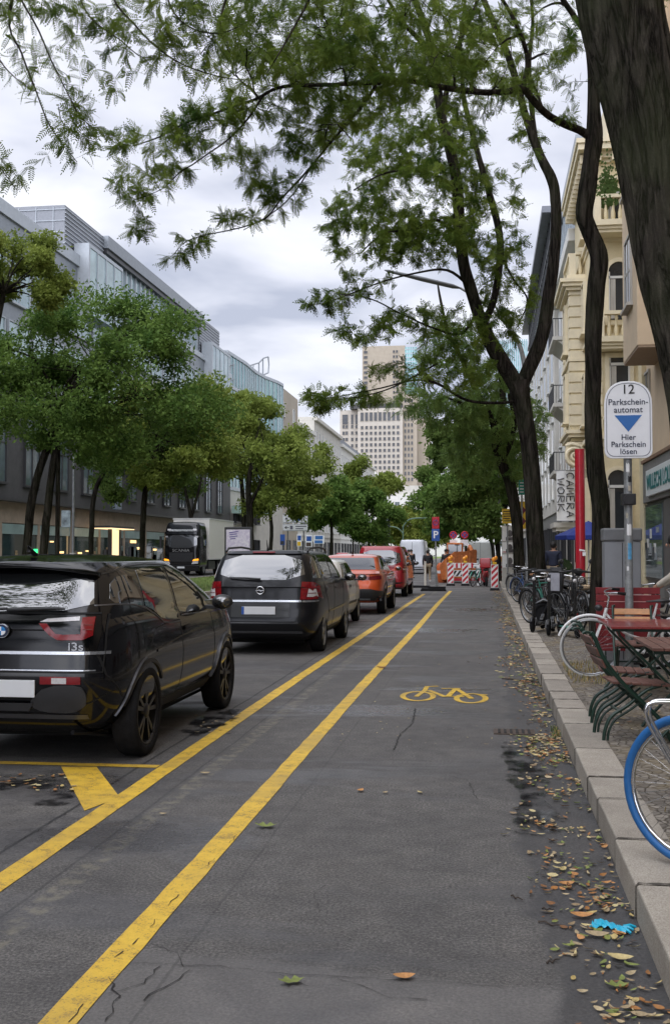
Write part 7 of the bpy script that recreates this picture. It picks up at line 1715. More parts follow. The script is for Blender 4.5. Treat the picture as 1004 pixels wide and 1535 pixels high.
# more of the roadworks clutter
many('a', 'turquoise rental bicycle standing before the red moped at the roadworks', atZ(714, 879).x, atZ(714, 879).y, R(70), frame_m=M_['teal'], z=0, group=None)
p = atZ(751, 872); beacon('small far striped beacon half hidden behind the kerb beacon', 752, 874)
for lab, px, Y, col_ in (('orange excavator arm housing behind the barriers', 688, 60, 'skip_orange'),):
    q = atY(px, 860, Y); t = thing('mini_excavator', lab, 'excavator', (q.x, Y, 0)); m = MB(); m.bb(-.8, .6, 0, 1.6, .7, 1.3); m.bb(-.7, .2, .3, 1.5, 1.3, 2.1); m.build('body', M_[col_], t, .05)
    m = MB(); [m.bb(s_*.75-.18, s_*.75+.18, -.2, 1.9, .05, .6) for s_ in (-1, 1)]; m.build('track', M_['black_rubber'], t, .08); m = MB(); m.tube([(.4, -.1, .9), (.6, -.8, 1.9), (.7, -1.6, 1.7), (.75, -1.9, .9)], .11, 8); m.build('arm', M_[col_], t); m = MB(); m.bb(-.62, .12, .28, .3, 1.4, 2.0); m.build('cab_window', M_['car_glass'], t)
# ================================================================== TREES
def bark_nodes(base, moss, sc):
    def f(t, b, o):
        g = G(t); tcn = g.n('TexCoord'); mp = g.n('Mapping', {'Scale': (1, 1, .13)}); g.link(tcn.outputs['Object'], mp.inputs[0]); v = mp.outputs[0]
        r = g.noise(v, sc, 7, .72, .35); r2_ = g.noise(v, sc*.45, 4, .6, .6); rid = g.math('ABSOLUTE', g.math('SUBTRACT', r2_, .5)); fi = g.noise(tcn.outputs['Object'], sc*4, 4, .7)
        h = g.math('ADD', g.math('ADD', g.math('MULTIPLY', r, .70), g.ramp(rid, [(0, 0), (.07, .22)])), g.math('MULTIPLY', fi, .16))
        col = g.ramp(h, [(.42, tuple(x*.22 for x in base)), (.66, base), (.90, tuple(x*3.0 for x in base))])
        if moss: col = g.mix(g.math('MULTIPLY', g.ramp(g.noise(tcn.outputs['Object'], 1.6, 5, .6), [(.42, 0), (.62, 1)]), moss), col, (.055, .065, .032))
        g.link(col, b.inputs['Base Color']); b.inputs['Roughness'].default_value = .95; b.inputs['Specular IOR Level'].default_value = .05
        bp = g.n('Bump', {'Strength': 1.0, 'Distance': .04}); g.link(h, bp.inputs['Height']); g.link(bp.outputs[0], b.inputs['Normal'])
    return f
node_mat('bark_near', bark_nodes((.060, .052, .043), .5, 24)); node_mat('bark', bark_nodes((.032, .027, .023), .2, 14))
def leaf_mat(name, dark, light, tr=.35):
    def f(t, b, o):
        g = G(t); geo = g.n('NewGeometry'); P = geo.outputs['Position']
        c = g.ramp(g.noise(P, 1.3, 4, .6), [(.32, dark), (.68, light)])
        c = g.mix(.5, c, g.ramp(g.noise(P, 14, 2, .6), [(.3, (.6,)*3), (.7, (1.35,)*3)]), 'MULTIPLY')
        g.link(c, b.inputs['Base Color']); b.inputs['Roughness'].default_value = .55; b.inputs['Specular IOR Level'].default_value = .12
        tl = g.n('BsdfTranslucent'); g.link(g.mix(.0, c, c), tl.inputs[0]); ms = g.n('MixShader', {0: tr})
        g.link(b.outputs[0], ms.inputs[1]); g.link(tl.outputs[0], ms.inputs[2]); g.link(ms.outputs[0], o.inputs[0])
    return node_mat(name, f)
leaf_mat('leaves_locust', (.038, .080, .014), (.19, .25, .042), .54)
leaf_mat('leaves_deep', (.045, .105, .02), (.19, .29, .065)); leaf_mat('leaves_olive', (.11, .16, .03), (.30, .36, .08), .4)
leaf_mat('leaves_brown', (.09, .12, .03), (.26, .24, .07)); leaf_mat('leaves_yellow', (.14, .19, .035), (.32, .35, .08), .4)
leaf_mat('leaves_mid', (.07, .13, .03), (.19, .27, .07), .4)
def tmpl_pinnate(pairs=7, ll=.25, lw=.125, droop=.35):
    vs = []; qs = []
    for i in range(pairs+1):
        t = (i+1)/(pairs+1); c = np.array([t, 0, -droop*t*t])
        for sg in ((1, -1) if i < pairs else (0,)):
            L_ = ll*(1-.35*abs(t-.5)*2)
            d = np.array([.45, .88*sg, -.22]) if sg else np.array([1, 0, -.5]); d = d/np.linalg.norm(d)
            n = np.array([-d[1], d[0], .25]); n = n/np.linalg.norm(n); o = len(vs)
            vs += [c+d*L_*.06-n*lw*.22, c+d*L_*.06+n*lw*.22, c+d*L_*.95+n*lw*.34, c+d*L_-n*lw*.24]; qs.append((o, o+1, o+2, o+3))
    return np.array(vs), np.array(qs)
def tmpl_clump(n, size, seed=1):
    r = np.random.RandomState(seed); vs = []; qs = []
    for i in range(n):
        c = r.uniform(-.5, .5, 3); d = r.normal(size=3); d[2] = d[2]*.5-.25; d /= np.linalg.norm(d); e = r.normal(size=3); e = np.cross(d, e); e /= np.linalg.norm(e); s_ = size*r.uniform(.7, 1.2); o = len(vs)
        vs += [c, c+d*s_*.5+e*s_*.24, c+d*s_, c+d*s_*.5-e*s_*.24]; qs.append((o, o+1, o+2, o+3))
    return np.array(vs), np.array(qs)
T_PIN = tmpl_pinnate(); T_PIN2 = tmpl_pinnate(5, .34, .19, .4); T_CL = tmpl_clump(9, .42); T_CL2 = tmpl_clump(6, .6, 4)
def leaves_mesh(name, tm, pos, dirs, scale, m, parent, rs):
    V, Q = tm; n = len(pos); pos = np.array(pos); dirs = np.array(dirs); scale = np.array(scale)
    dirs /= np.linalg.norm(dirs, axis=1)[:, None]+1e-9
    up = np.tile(np.array([0, 0, 1.0]), (n, 1))+rs.normal(size=(n, 3))*.8
    y = np.cross(up, dirs); y /= np.linalg.norm(y, axis=1)[:, None]+1e-9; z = np.cross(dirs, y)
    W = pos[:, None, :]+scale[:, None, None]*(V[None, :, 0:1]*dirs[:, None, :]+V[None, :, 1:2]*y[:, None, :]+V[None, :, 2:3]*z[:, None, :])
    W = W.reshape(-1, 3); q = (Q[None]+(np.arange(n)*len(V))[:, None, None]).reshape(-1, 4)
    me = bpy.data.meshes.new(name); me.vertices.add(len(W)); me.vertices.foreach_set('co', W.astype(np.float32).ravel())
    me.loops.add(q.size); me.loops.foreach_set('vertex_index', q.astype(np.int32).ravel())
    me.polygons.add(len(q)); me.polygons.foreach_set('loop_start', np.arange(0, q.size, 4, dtype=np.int32)); me.polygons.foreach_set('loop_total', np.full(len(q), 4, np.int32))
    me.update(calc_edges=True); me.materials.append(m)
    o = bpy.data.objects.new(name, me); COL.objects.link(o); o.parent = parent; return o
def smooth_path(pts, k=4):
    return [tuple(q) for q in catmull(pts, k)]
class Tree:
    def __init__(s, name, label, base, barkm, seed, group='street trees'):
        s.root = thing(name, label, 'tree', base, 0, group); s.b = Vector(base); s.rs = np.random.RandomState(seed); s.rd = random.Random(seed)
        s.trunk = MB(); s.br = MB(); s.N = np.zeros((60000, 3)); s.Rr = np.zeros(60000); s.n = 0; s.bark = barkm
        s.lp = []; s.ld = []; s.ls = []
    def node(s, p, r): s.N[s.n] = p; s.Rr[s.n] = r; s.n += 1
    def limb(s, pts, n=12, k=5, wig=.0, trunk=True, rough=.0, nodes=True, m=None):
        """pts: (x,y,z,r) world"""
        P = catmull(pts, k); W = [];
        for i, q in enumerate(P):
            w_ = wig*(0 if i in (0,) else 1)
            W.append((q[0]+s.rd.uniform(-w_, w_), q[1]+s.rd.uniform(-w_, w_), q[2]+s.rd.uniform(-w_, w_), max(q[3], .002)))
        ph = s.rd.uniform(0, 6)
        zs = [q[2] for q in W]
        def rf_(i, a):
            w0 = max(W[i][3], .02); fr = max(3.0, min(11.0, 40*w0)); c_, d_ = math.cos(a)*fr*.55, math.sin(a)*fr*.55; z_ = zs[i]*1.1/ max(.12, w0)*.13
            v1 = mnoise.noise(Vector((c_*1.7, d_*1.7, z_+ph))); v2 = mnoise.noise(Vector((c_*.6+5, d_*.6, z_*.35+ph)))
            return 1+rough*(1.5*(.5-abs(v1)*2.2)+1.8*v2)
        rf = rf_ if rough else None
        (m or (s.trunk if trunk else s.br)).tube([tuple(Vector(q[:3])-s.b) for q in W], [q[3] for q in W], n, rfun=rf, cap=False)
        if nodes:
            for q in W: s.node(q[:3], q[3])
        return W
    def plimb(s, pts, **k):
        """pts: (px, py, Y, width_px) measured on the photograph"""
        R_ = []
        for px, py, Y, w_ in pts:
            p = atY(px, py, Y); D = (p-Vector((0, 0, EYE))).dot(_f); R_.append((*p, w_*.5*D/F_PX))
        return s.limb(R_, **k)
    def grow(s, targets, r0=.012, r1=.003, droop=.06, seg=5, n=5, leaf=None, pull=.0):
        T = np.array(targets); base = s.N[:s.n]
        d0 = np.array([np.min(((base-t)**2).sum(1)) for t in T]); T = T[np.argsort(d0)]
        for t in T:
            d = ((s.N[:s.n]-t)**2).sum(1); i = int(np.argmin(d*(1+.0*d))); a = s.N[i].copy(); L_ = math.sqrt(d[i])
            if L_ < .03: continue
            side = s.rs.normal(size=3)*L_*.10; rr = min(s.Rr[i]*.7, max(r1*1.5, r0*min(1.6, .5+L_)))
            pts = []
            for k in range(seg+1):
                u = k/seg; p = a*(1-u)+t*u+side*math.sin(PI*u)+s.rs.normal(size=3)*L_*.018*(0 < k < seg); p[2] += droop*L_*math.sin(PI*u)
                pts.append((*p, rr*(1-u)+r1*u))
            s.br.tube([tuple(Vector(q[:3])-s.b) for q in pts], [q[3] for q in pts], n, cap=False)
            for q in pts[1:]: s.node(q[:3], q[3])
            if leaf:
                n_, sz, from_ = leaf
                for k in range(n_):
                    u = from_+(1-from_)*(k+.5)/n_; f_ = u*seg; j = min(int(f_), seg-1); f_ -= j
                    A, B = np.array(pts[j][:3]), np.array(pts[j+1][:3]); p = A*(1-f_)+B*f_; tg = (B-A); tg /= np.linalg.norm(tg)+1e-9
                    dd = tg*.7+s.rs.normal(size=3)*.65; dd[2] -= .25
                    s.lp.append(p-np.array(s.b)); s.ld.append(dd); s.ls.append(sz*s.rs.uniform(.65, 1.25))
    def spray(s, p, d, sz): s.lp.append(np.array(p)-np.array(s.b)); s.ld.append(np.array(d, float)); s.ls.append(sz)
    def finish(s, lm, tm):
        s.trunk.build('trunk', s.bark, s.root, fix=False); 
        if s.br.v: s.br.build('branches', s.bark, s.root, fix=False)
        if s.lp: leaves_mesh('crown', tm, s.lp, s.ld, s.ls, lm, s.root, s.rs)
def pblob(rs, px, py, rx, ry, Y0, Y1, n, poly=None):
    out_ = []
    while len(out_) < n:
        a, b = rs.uniform(-1, 1, 2)
        if a*a+b*b > 1: continue
        out_.append(tuple(atY(px+a*rx, py+b*ry, rs.uniform(Y0, Y1))))
    return out_
# ---- tree A: thick leaning trunk at the right picture edge
A_ = Tree('street_tree', 'thick leaning mossy tree trunk filling the upper right corner', (1.42, 6.3, KT-.02), M_['bark_near'], 11)
A_.plimb([(1120, 1190, 6.3, 150), (1100, 1080, 6.3, 126), (1092, 900, 6.3, 116), (1070, 700, 6.3, 112), (1052, 560, 6.3, 112), (1014, 400, 6.3, 114), (992, 300, 6.3, 112), (968, 180, 6.3, 112), (938, 60, 6.3, 118), (925, -10, 6.3, 120), (905, -120, 6.4, 112), (880, -300, 6.5, 80)], n=170, k=22, rough=.05)
A_.plimb([(925, -10, 6.3, 90), (990, -120, 6.1, 62), (1050, -300, 5.9, 44), (1080, -520, 5.6, 24)], n=20, rough=.03)
A_.plimb([(895, -160, 6.4, 60), (700, -330, 7.2, 34), (420, -330, 8.2, 22), (200, -210, 8.6, 13), (100, -120, 8.8, 8)], n=12, wig=.01)
A_.plimb([(420, -330, 8.2, 16), (250, -300, 8.4, 12), (60, -140, 8.5, 8), (15, 20, 8.5, 5)], n=8)
# hanging twigs top left
H_ = [[(60, -140, 8.5, 5), (15, 20, 8.5, 3.5), (33, 80, 8.5, 3), (52, 130, 8.5, 2.4), (76, 190, 8.5, 1.8), (116, 243, 8.5, 1.2)],
      [(60, -140, 8.5, 4), (20, -40, 8.7, 3.4), (58, 45, 8.7, 2.8), (78, 92, 8.7, 2.2), (106, 148, 8.7, 1.8), (122, 176, 8.7, 1.5), (152, 200, 8.7, 1)],
      [(100, -120, 8.8, 4), (112, -30, 8.8, 3), (135, 25, 8.8, 2.6), (178, 58, 8.8, 2), (212, 85, 8.8, 1.6), (238, 84, 8.8, 1)],
      [(200, -210, 8.6, 5), (165, -30, 8.7, 3.6), (205, 40, 8.7, 3), (262, 90, 8.7, 2.4), (330, 115, 8.8, 1.8), (380, 120, 8.8, 1)],
      [(200, -210, 8.6, 5), (240, -40, 8.9, 3), (270, 30, 8.9, 2.4), (330, 50, 8.9, 2), (390, 20, 8.9, 1.2)],
      [(60, -140, 8.5, 4), (-40, 80, 8.2, 3), (-30, 200, 8.2, 2.4), (0, 250, 8.2, 1.8), (26, 285, 8.2, 1)],
      [(88, 160, 8.5, 1.5), (95, 185, 8.6, 1.3), (120, 202, 8.6, .9)],
      [(60, -140, 8.5, 4), (-30, 0, 8.4, 3), (-5, 80, 8.4, 2.4), (25, 118, 8.4, 1.6), (60, 140, 8.4, 1)],
      [(420, -330, 8.2, 9), (380, -120, 9.5, 6), (345, -20, 10, 4.5), (330, 40, 10, 3), (350, 90, 10, 1.5)],
      [(420, -330, 8.2, 9), (480, -120, 9.8, 6), (470, -20, 10.5, 4.5), (430, 60, 10.5, 3), (400, 110, 10.5, 1.5)]]
for L_ in H_:
    W = A_.plimb(L_, n=5, trunk=False, k=5)
    for q in W[4:]:
        if A_.rd.random() < .93:
            for _ in range(2):
                d = A_.rs.normal(size=3); d[2] = d[2]*.6-.5; A_.spray(q[:3], d, A_.rs.uniform(.09, .155))
tg = []
for (px, py, rx, ry, n) in ((40, 60, 50, 70, 26), (130, 90, 60, 90, 46), (215, 60, 70, 60, 50), (100, 200, 40, 40, 16), (150, 20, 70, 40, 34), (300, 60, 70, 70, 60), (15, 262, 22, 28, 12), (330, -10, 120, 50, 60), (145, 215, 26, 24, 10), (40, 0, 50, 30, 22)):
    tg += pblob(A_.rs, px, py, rx, ry, 8.1, 9.4, n)
A_.grow(tg[::2], r0=.006, r1=.0012, seg=4, n=4, leaf=(9, .115, .35))
A_.finish(M_['leaves_locust'], T_PIN)
# ---- tree B
B_ = Tree('street_tree', 'slender dark tree with a kinked trunk standing behind the grey parking machine', (1.74, 16.5, KT-.02), M_['bark'], 21)
tb = [(899, 985, 16.5, 34), (898, 900, 16.5, 29), (900, 770, 16.5, 26), (892, 700, 16.5, 27), (888, 620, 16.5, 25), (889, 559, 16.5, 24), (889, 500, 16.5, 25), (893, 430, 16.5, 26), (897, 385, 16.5, 26), (882, 345, 16.5, 24), (875, 322, 16.5, 25), (879, 290, 16.5, 27), (884, 250, 16.5, 24), (890, 205, 16.5, 25), (889, 160, 16.5, 19), (890, 110, 16.5, 19), (884, 60, 16.5, 17), (872, 10, 16.5, 16), (860, -60, 16.4, 14), (850, -200, 16, 11)]
B_.plimb(tb, n=44, k=7, rough=.06)
for q, s_ in ():
    p = atY(q[0], q[1], 16.45); B_.trunk.ball(tuple(p-B_.b), s_*.010, 12, 8, 0, (1, .8, 1.3))
B_.plimb([(884, 205, 16.5, 14), (868, 195, 16.4, 12), (845, 186, 16.1, 11), (820, 172, 15.7, 11), (800, 152, 15.4, 11), (783, 133, 15.1, 11), (765, 136, 14.9, 10), (735, 139, 14.6, 9), (681, 134, 14.2, 9), (640, 126, 13.9, 8), (608, 121, 13.6, 8), (550, 124, 13.2, 7), (498, 127, 12.9, 6), (423, 130, 12.5, 5), (385, 148, 12.4, 4.5), (349, 160, 12.3, 4), (315, 172, 12.3, 3.4), (279, 184, 12.2, 3), (240, 205, 12.2, 2.2), (199, 219, 12.2, 1.5)], n=10, k=3)
B_.plimb([(395, 142, 12.4, 4), (376, 172, 12.3, 3.5), (358, 194, 12.2, 3), (336, 214, 12.1, 2.6), (314, 229, 12, 2.4), (290, 246, 12, 2.1), (269, 259, 12, 1.8), (248, 280, 12, 1.5), (224, 292, 12, 1), (200, 300, 12, .8)], n=6, k=3, trunk=False)
B_.plimb([(563, 128, 13.2, 5), (548, 152, 13.2, 5), (522, 183, 13.1, 4.5), (496, 213, 13, 4), (470, 245, 12.9, 3.4), (450, 268, 12.8, 3), (420, 300, 12.7, 2.6), (400, 326, 12.6, 2.2), (372, 338, 12.5, 2), (340, 346, 12.5, 1.8), (310, 352, 12.4, 1.5), (279, 362, 12.4, 1.3), (262, 380, 12.4, 1)], n=6, k=3, trunk=False)
B_.plimb([(470, 245, 12.9, 2.4), (440, 290, 12.8, 2), (410, 318, 12.8, 1.8), (365, 345, 12.7, 1.2)], n=5, trunk=False)
B_.plimb([(783, 133, 15.1, 8), (790, 90, 15, 7), (775, 40, 14.8, 6), (740, -20, 14.5, 5), (690, -90, 14, 4)], n=8, trunk=False)
B_.plimb([(884, 60, 16.5, 9), (850, 10, 16, 8), (800, -60, 15.5, 7), (700, -140, 14.5, 6), (560, -160, 13.5, 5), (430, -120, 12.5, 3)], n=8, trunk=False)
B_.plimb([(890, 150, 16.5, 7), (915, 120, 16.8, 6), (950, 60, 17, 5), (985, 0, 17, 4), (1010, -60, 17, 3)], n=8, trunk=False)
st = []
for (px, py, rx, ry, Y0, Y1, n) in ((420, 60, 130, 80, 11.5, 14, 26), (600, 50, 130, 80, 12.5, 15.5, 26), (760, 60, 90, 80, 13.5, 16.5, 18), (480, 170, 90, 45, 12, 14, 12), (950, 10, 60, 40, 16, 18, 5)): st += pblob(B_.rs, px, py, rx, ry, Y0, Y1, n)
B_.grow(st, r0=.022, r1=.007, seg=6, n=6, droop=.05)
tg = []
for (px, py, rx, ry, Y0, Y1, n) in ((440, 40, 120, 75, 11.5, 14.5, 330), (400, 110, 80, 50, 12, 14, 90), (520, 130, 90, 60, 12.3, 14.5, 170), (620, 50, 130, 80, 12.5, 15.5, 330), (690, 130, 90, 50, 13, 15.5, 90), (790, 60, 80, 80, 14, 17, 120), (250, 225, 62, 48, 11.7, 12.7, 56), (310, 185, 60, 36, 12, 12.8, 62), (205, 315, 26, 40, 11.7, 12.4, 20), (215, 270, 50, 30, 11.7, 12.4, 26),
        (340, 215, 40, 32, 11.9, 12.5, 22), (370, 250, 22, 30, 12, 12.6, 9), (430, 235, 55, 34, 12.4, 13.2, 34), (415, 290, 46, 34, 12.4, 13.2, 40), (365, 325, 40, 20, 12.3, 12.9, 17), (290, 358, 30, 15, 12.1, 12.8, 14), (262, 388, 17, 13, 12.2, 12.6, 7), (340, 160, 60, 22, 12, 12.8, 34), (450, 190, 60, 40, 12.3, 13.6, 60),
        (840, 150, 30, 60, 15.5, 17, 16), (975, 10, 40, 30, 16, 18, 16), (830, 40, 50, 60, 15, 17, 30), (180, 205, 30, 18, 11.9, 12.5, 12)): tg += pblob(B_.rs, px, py, rx, ry, Y0, Y1, n)
B_.rs.shuffle(tg); B_.grow(tg[:len(tg)*66//100], r0=.008, r1=.0016, seg=5, n=4, leaf=(12, .135, .3))
B_.finish(M_['leaves_locust'], T_PIN)
# ---- tree C: big forked tree
C_ = Tree('street_tree', 'tall forked tree with two bold limbs standing behind the parked bicycles', (1.30, 28, KT-.02), M_['bark'], 31)
C_.plimb([(808, 912, 28, 34), (805, 870, 28, 28), (803, 830, 28, 26), (797, 720, 28, 25), (790, 650, 28, 25), (781, 600, 28, 28), (777, 572, 28, 34)], n=20, k=5, rough=.05)
C_.plimb([(779, 590, 28, 24), (766, 566, 28, 24), (745, 532, 28, 23), (728, 500, 28, 21), (716, 468, 28, 19), (704, 430, 28, 18), (694, 393, 28, 17), (688, 330, 28, 17), (684, 270, 28, 17), (674, 225, 28, 15), (663, 180, 28, 14), (652, 110, 28, 13), (651, 84, 28, 12), (640, 50, 28, 11), (622, 0, 28, 9), (600, -70, 28, 6)], n=14, k=4, rough=.05)
C_.plimb([(778, 590, 28, 22), (788, 562, 28, 22), (806, 522, 28, 21), (817, 480, 28, 20), (822, 440, 28, 18), (829, 395, 28, 17), (833, 337, 28, 16), (831, 290, 28, 15), (825, 266, 28, 15), (812, 240, 28, 13), (801, 213, 28, 13), (786, 170, 28, 11), (777, 135, 28, 11), (760, 80, 28, 10), (735, 25, 28, 9), (715, -30, 28, 7), (700, -100, 28, 5)], n=14, k=4, rough=.05)
C_.plimb([(722, 488, 28, 12), (738, 455, 28, 11), (748, 400, 28, 11), (748, 350, 28, 11), (733, 290, 28, 10), (722, 253, 28, 9), (705, 190, 28, 8), (694, 140, 28, 7), (690, 60, 28, 5), (700, -20, 28, 3)], n=10, k=4, trunk=False)
C_.plimb([(803, 216, 28, 8), (795, 150, 28, 7), (793, 90, 28, 6), (798, 30, 28, 5), (790, -40, 28, 3)], n=8, trunk=False)
C_.plimb([(663, 180, 28, 9), (672, 120, 28, 8), (690, 60, 28, 7), (712, 10, 28, 6), (730, -60, 28, 4)], n=8, trunk=False)
C_.plimb([(652, 100, 28, 8), (628, 60, 27, 7), (600, 30, 26.5, 6), (570, -20, 26, 4)], n=8, trunk=False)
C_.plimb([(686, 290, 28, 6), (650, 262, 27, 5), (610, 255, 26, 4), (570, 262, 25.5, 3), (530, 285, 25, 2)], n=6, trunk=False)
C_.plimb([(690, 360, 28, 6), (655, 330, 27, 5), (620, 345, 26.5, 4), (575, 350, 26, 3), (540, 380, 26, 2)], n=6, trunk=False)
C_.plimb([(704, 430, 28, 5), (670, 405, 27, 4), (620, 410, 26.5, 3), (565, 425, 26, 2.4), (500, 450, 26, 1.6), (462, 458, 26, 1)], n=6, trunk=False)
C_.plimb([(716, 468, 28, 5), (690, 500, 27.5, 4), (650, 492, 27, 3), (600, 470, 26.5, 2.4), (555, 448, 26, 2), (500, 440, 26, 1)], n=6, trunk=False)
C_.plimb([(748, 380, 28, 4), (770, 420, 28, 3.4), (790, 450, 28.5, 2.6), (775, 490, 28.5, 2)], n=6, trunk=False)
C_.plimb([(780, 600, 28, 5), (750, 604, 27.6, 5), (700, 600, 27, 4.4), (655, 575, 26.5, 4), (620, 570, 26, 3), (570, 582, 26, 2.4), (520, 592, 26, 1.8), (470, 600, 26, 1.2)], n=6, trunk=False)
C_.plimb([(655, 545, 26.8, 3), (600, 575, 26.4, 2.6), (560, 590, 26, 2), (500, 600, 26, 1.4), (450, 598, 26, 1)], n=6, trunk=False)
tg = []
for (px, py, rx, ry, Y0, Y1, n) in ((620, 280, 115, 90, 24.5, 31, 330), (600, 200, 130, 60, 24, 31, 170), (560, 345, 75, 55, 25, 28, 150), (650, 360, 70, 40, 25, 30, 120), (740, 330, 50, 80, 26, 31, 100), (540, 425, 60, 20, 25.5, 27.5, 26), (490, 452, 45, 18, 25.5, 26.5, 30), (640, 482, 80, 22, 25.5, 28, 70), (760, 430, 50, 60, 27, 30, 90), (700, 80, 90, 80, 25, 31, 110), (560, 100, 130, 80, 25, 30, 150),
        (540, 500, 60, 20, 25.5, 27, 26), (520, 594, 80, 14, 25.5, 26.8, 40), (480, 600, 40, 14, 25.7, 26.4, 26), (610, 556, 60, 16, 25.5, 27.5, 24), (680, 545, 60, 40, 26, 28, 60), (745, 500, 40, 40, 27, 29, 40), (790, 180, 30, 90, 26, 30, 36), (655, 230, 60, 60, 25, 30, 70), (500, 330, 22, 40, 25, 26, 20)): tg += pblob(C_.rs, px, py, rx, ry, Y0, Y1, n)
C_.rs.shuffle(tg); C_.grow(tg[:len(tg)*76//100], r0=.012, r1=.003, seg=5, n=4, leaf=(11, .20, .25))
C_.finish(M_['leaves_locust'], T_PIN2)
# ---- tree D: the next one
D_ = Tree('street_tree', 'slimmer crooked tree just left of the tall forked one', (1.12, 37, KT-.02), M_['bark'], 41)
D_.plimb([(780, 890, 37, 22), (778, 850, 37, 18), (774, 780, 37, 17), (764, 725, 37, 16), (751, 690, 37, 16), (744, 660, 37, 16), (748, 630, 37, 12), (753, 600, 37, 9), (750, 560, 37, 7), (745, 520, 37, 5)], n=14, k=4, rough=.05)
D_.plimb([(744, 662, 37, 9), (735, 625, 37, 8), (722, 600, 37, 8), (708, 575, 37, 8), (692, 540, 36.5, 6), (672, 500, 36, 5), (660, 450, 36, 4), (655, 420, 36, 2)], n=8, k=4, trunk=False)
D_.plimb([(752, 690, 37, 9), (766, 660, 37, 8), (770, 630, 37, 7), (762, 590, 37, 5)], n=8, trunk=False)
D_.plimb([(735, 625, 37, 6), (700, 608, 36, 5), (670, 596, 35.5, 3)], n=6, trunk=False)
tg = []
for (px, py, rx, ry, Y0, Y1, n) in ((735, 600, 55, 60, 35, 40, 220), (680, 620, 50, 30, 34, 38, 110), (670, 520, 50, 40, 34, 38, 90), (780, 650, 40, 70, 36, 41, 120), (720, 680, 60, 40, 36, 41, 130), (620, 600, 40, 22, 33, 36, 40)): tg += pblob(D_.rs, px, py, rx, ry, Y0, Y1, n)
D_.grow(tg, r0=.014, r1=.004, seg=3, n=4, leaf=(6, .30, .1))
D_.finish(M_['leaves_mid'], T_PIN2)
# ---- generic crowned trees
def crowned(label, cpx, cpy, Y, rx, ry, stems, seed, lm, n=2600, lobes=15, sz=.42, tm=None, flat=.6, group='street trees', name='street_tree', tw=.78):
    """open crown: limbs run out to irregular leaf clouds set on several tiers, drooping at the rim"""
    c = atY(cpx, cpy, Y); D = (c-Vector((0, 0, EYE))).dot(_f); k = D/F_PX; Rx, Rz = rx*k, ry*k
    base = atY(stems[0][0][0], 820, Y); zb = .1 if base.x < 0 else KT-.02; base = Vector((base.x, Y, zb))
    t = Tree(name, label, base, M_['bark'], seed, group); rs = t.rs; ends = []
    for st_ in stems:
        pts = [(px, py, Y, w_*tw) for px, py, w_ in st_]
        p0 = atY(pts[0][0], pts[0][1], Y); W = t.plimb(pts, n=10, k=4, rough=.04, wig=.012)
        b0 = (p0.x, Y, zb, pts[0][3]*.5*k*1.15); t.limb([b0, (*p0, pts[0][3]*.5*k)], n=10, k=2, nodes=False); ends.append(W[-1])
    lob = []; lobes = int(lobes*1.9)
    for i in range(lobes):
        while 1:
            q = rs.uniform(-1, 1, 3)
            if .05 < (q**2).sum() < 1 and q[2] > -.75: break
        rad = (q**2).sum()**.5; q = q/rad*(rad*.45+.52)*rs.uniform(.7, 1.18); lc = np.array(c)+q*np.array([Rx, Rx*.9, Rz])
        lr = rs.uniform(.13, .29)*min(Rx, Rz*1.3); lc[2] -= .12*Rz*(q[0]**2+q[1]**2)
        lob.append((lc, lr)); e_ = ends[i % len(ends)]; mid = (np.array(e_[:3])*.55+lc*.45)+rs.normal(size=3)*Rx*.07; mid[2] += .10*Rz
        t.limb([(*e_[:3], e_[3]*.55), (*mid, e_[3]*.33), (*lc, .012)], n=6, k=4, trunk=False, wig=.03)
    per = int(n*.80)//lobes
    for lc, lr in lob:
        ex = rs.uniform(.75, 1.5, 3)*np.array([1, 1, flat]); tgs = []
        for _ in range(max(4, per//16)):
            q = rs.normal(size=3); q /= np.linalg.norm(q); q[2] -= .15; tgs.append(lc+q*lr*ex*rs.uniform(.8, 1.45))
        t.grow(tgs, r0=.014, r1=.004, seg=3, n=3, leaf=(4, sz*.9, .35))
        nl = int(per*rs.uniform(.6, 1.3)); q = rs.normal(size=(nl, 3)); q /= np.linalg.norm(q, axis=1)[:, None]; rad = rs.uniform(.0, 1.0, nl)**.42*(1+.30*np.sin(q[:, 0]*5+q[:, 2]*7+lc[0])*np.cos(q[:, 1]*6+lc[1]))
        P = lc+q*rad[:, None]*lr*ex
        for p, qq in zip(P, q):
            d = qq*.5+rs.normal(size=3)*.6; d[2] -= .25; t.spray(p, d, sz*rs.uniform(.6, 1.2))
    t.finish(lm, tm or T_CL); return t
dp, ol, br_, ye, mi_ = (M_['leaves_'+q] for q in ('deep', 'olive', 'brown', 'yellow', 'mid'))
crowned('olive green tree crown entering at the left picture edge', 12, 398, 27, 92, 72, [[(-40, 880, 20), (-35, 700, 18), (-10, 520, 14), (5, 440, 9)]], 51, ol, 3000, 13, .30)
crowned('dense deep green tree with a double leaning trunk, nearest on the central reservation', 150, 566, 32, 176, 124, [[(36, 872, 17), (44, 790, 16), (52, 730, 15), (72, 670, 14), (92, 610, 11)], [(62, 872, 16), (68, 800, 15), (76, 730, 14), (86, 660, 12), (98, 600, 9), (150, 560, 6)], [(88, 660, 8), (120, 628, 7), (165, 608, 6), (205, 595, 4)]], 52, dp, 7400, 30, .34)
crowned('dark trunked tree with a right leaning branch in front of the shopfronts', 195, 668, 43, 84, 78, [[(136, 860, 10), (138, 790, 10), (142, 740, 9), (158, 705, 7), (176, 675, 5)]], 53, mi_, 2600, 11, .42)
crowned('olive green tree with single dark trunk left of the black lorry', 262, 650, 41, 98, 98, [[(212, 858, 11), (214, 800, 11), (217, 745, 11), (228, 700, 9), (238, 660, 6)]], 54, ol, 4600, 17, .38)
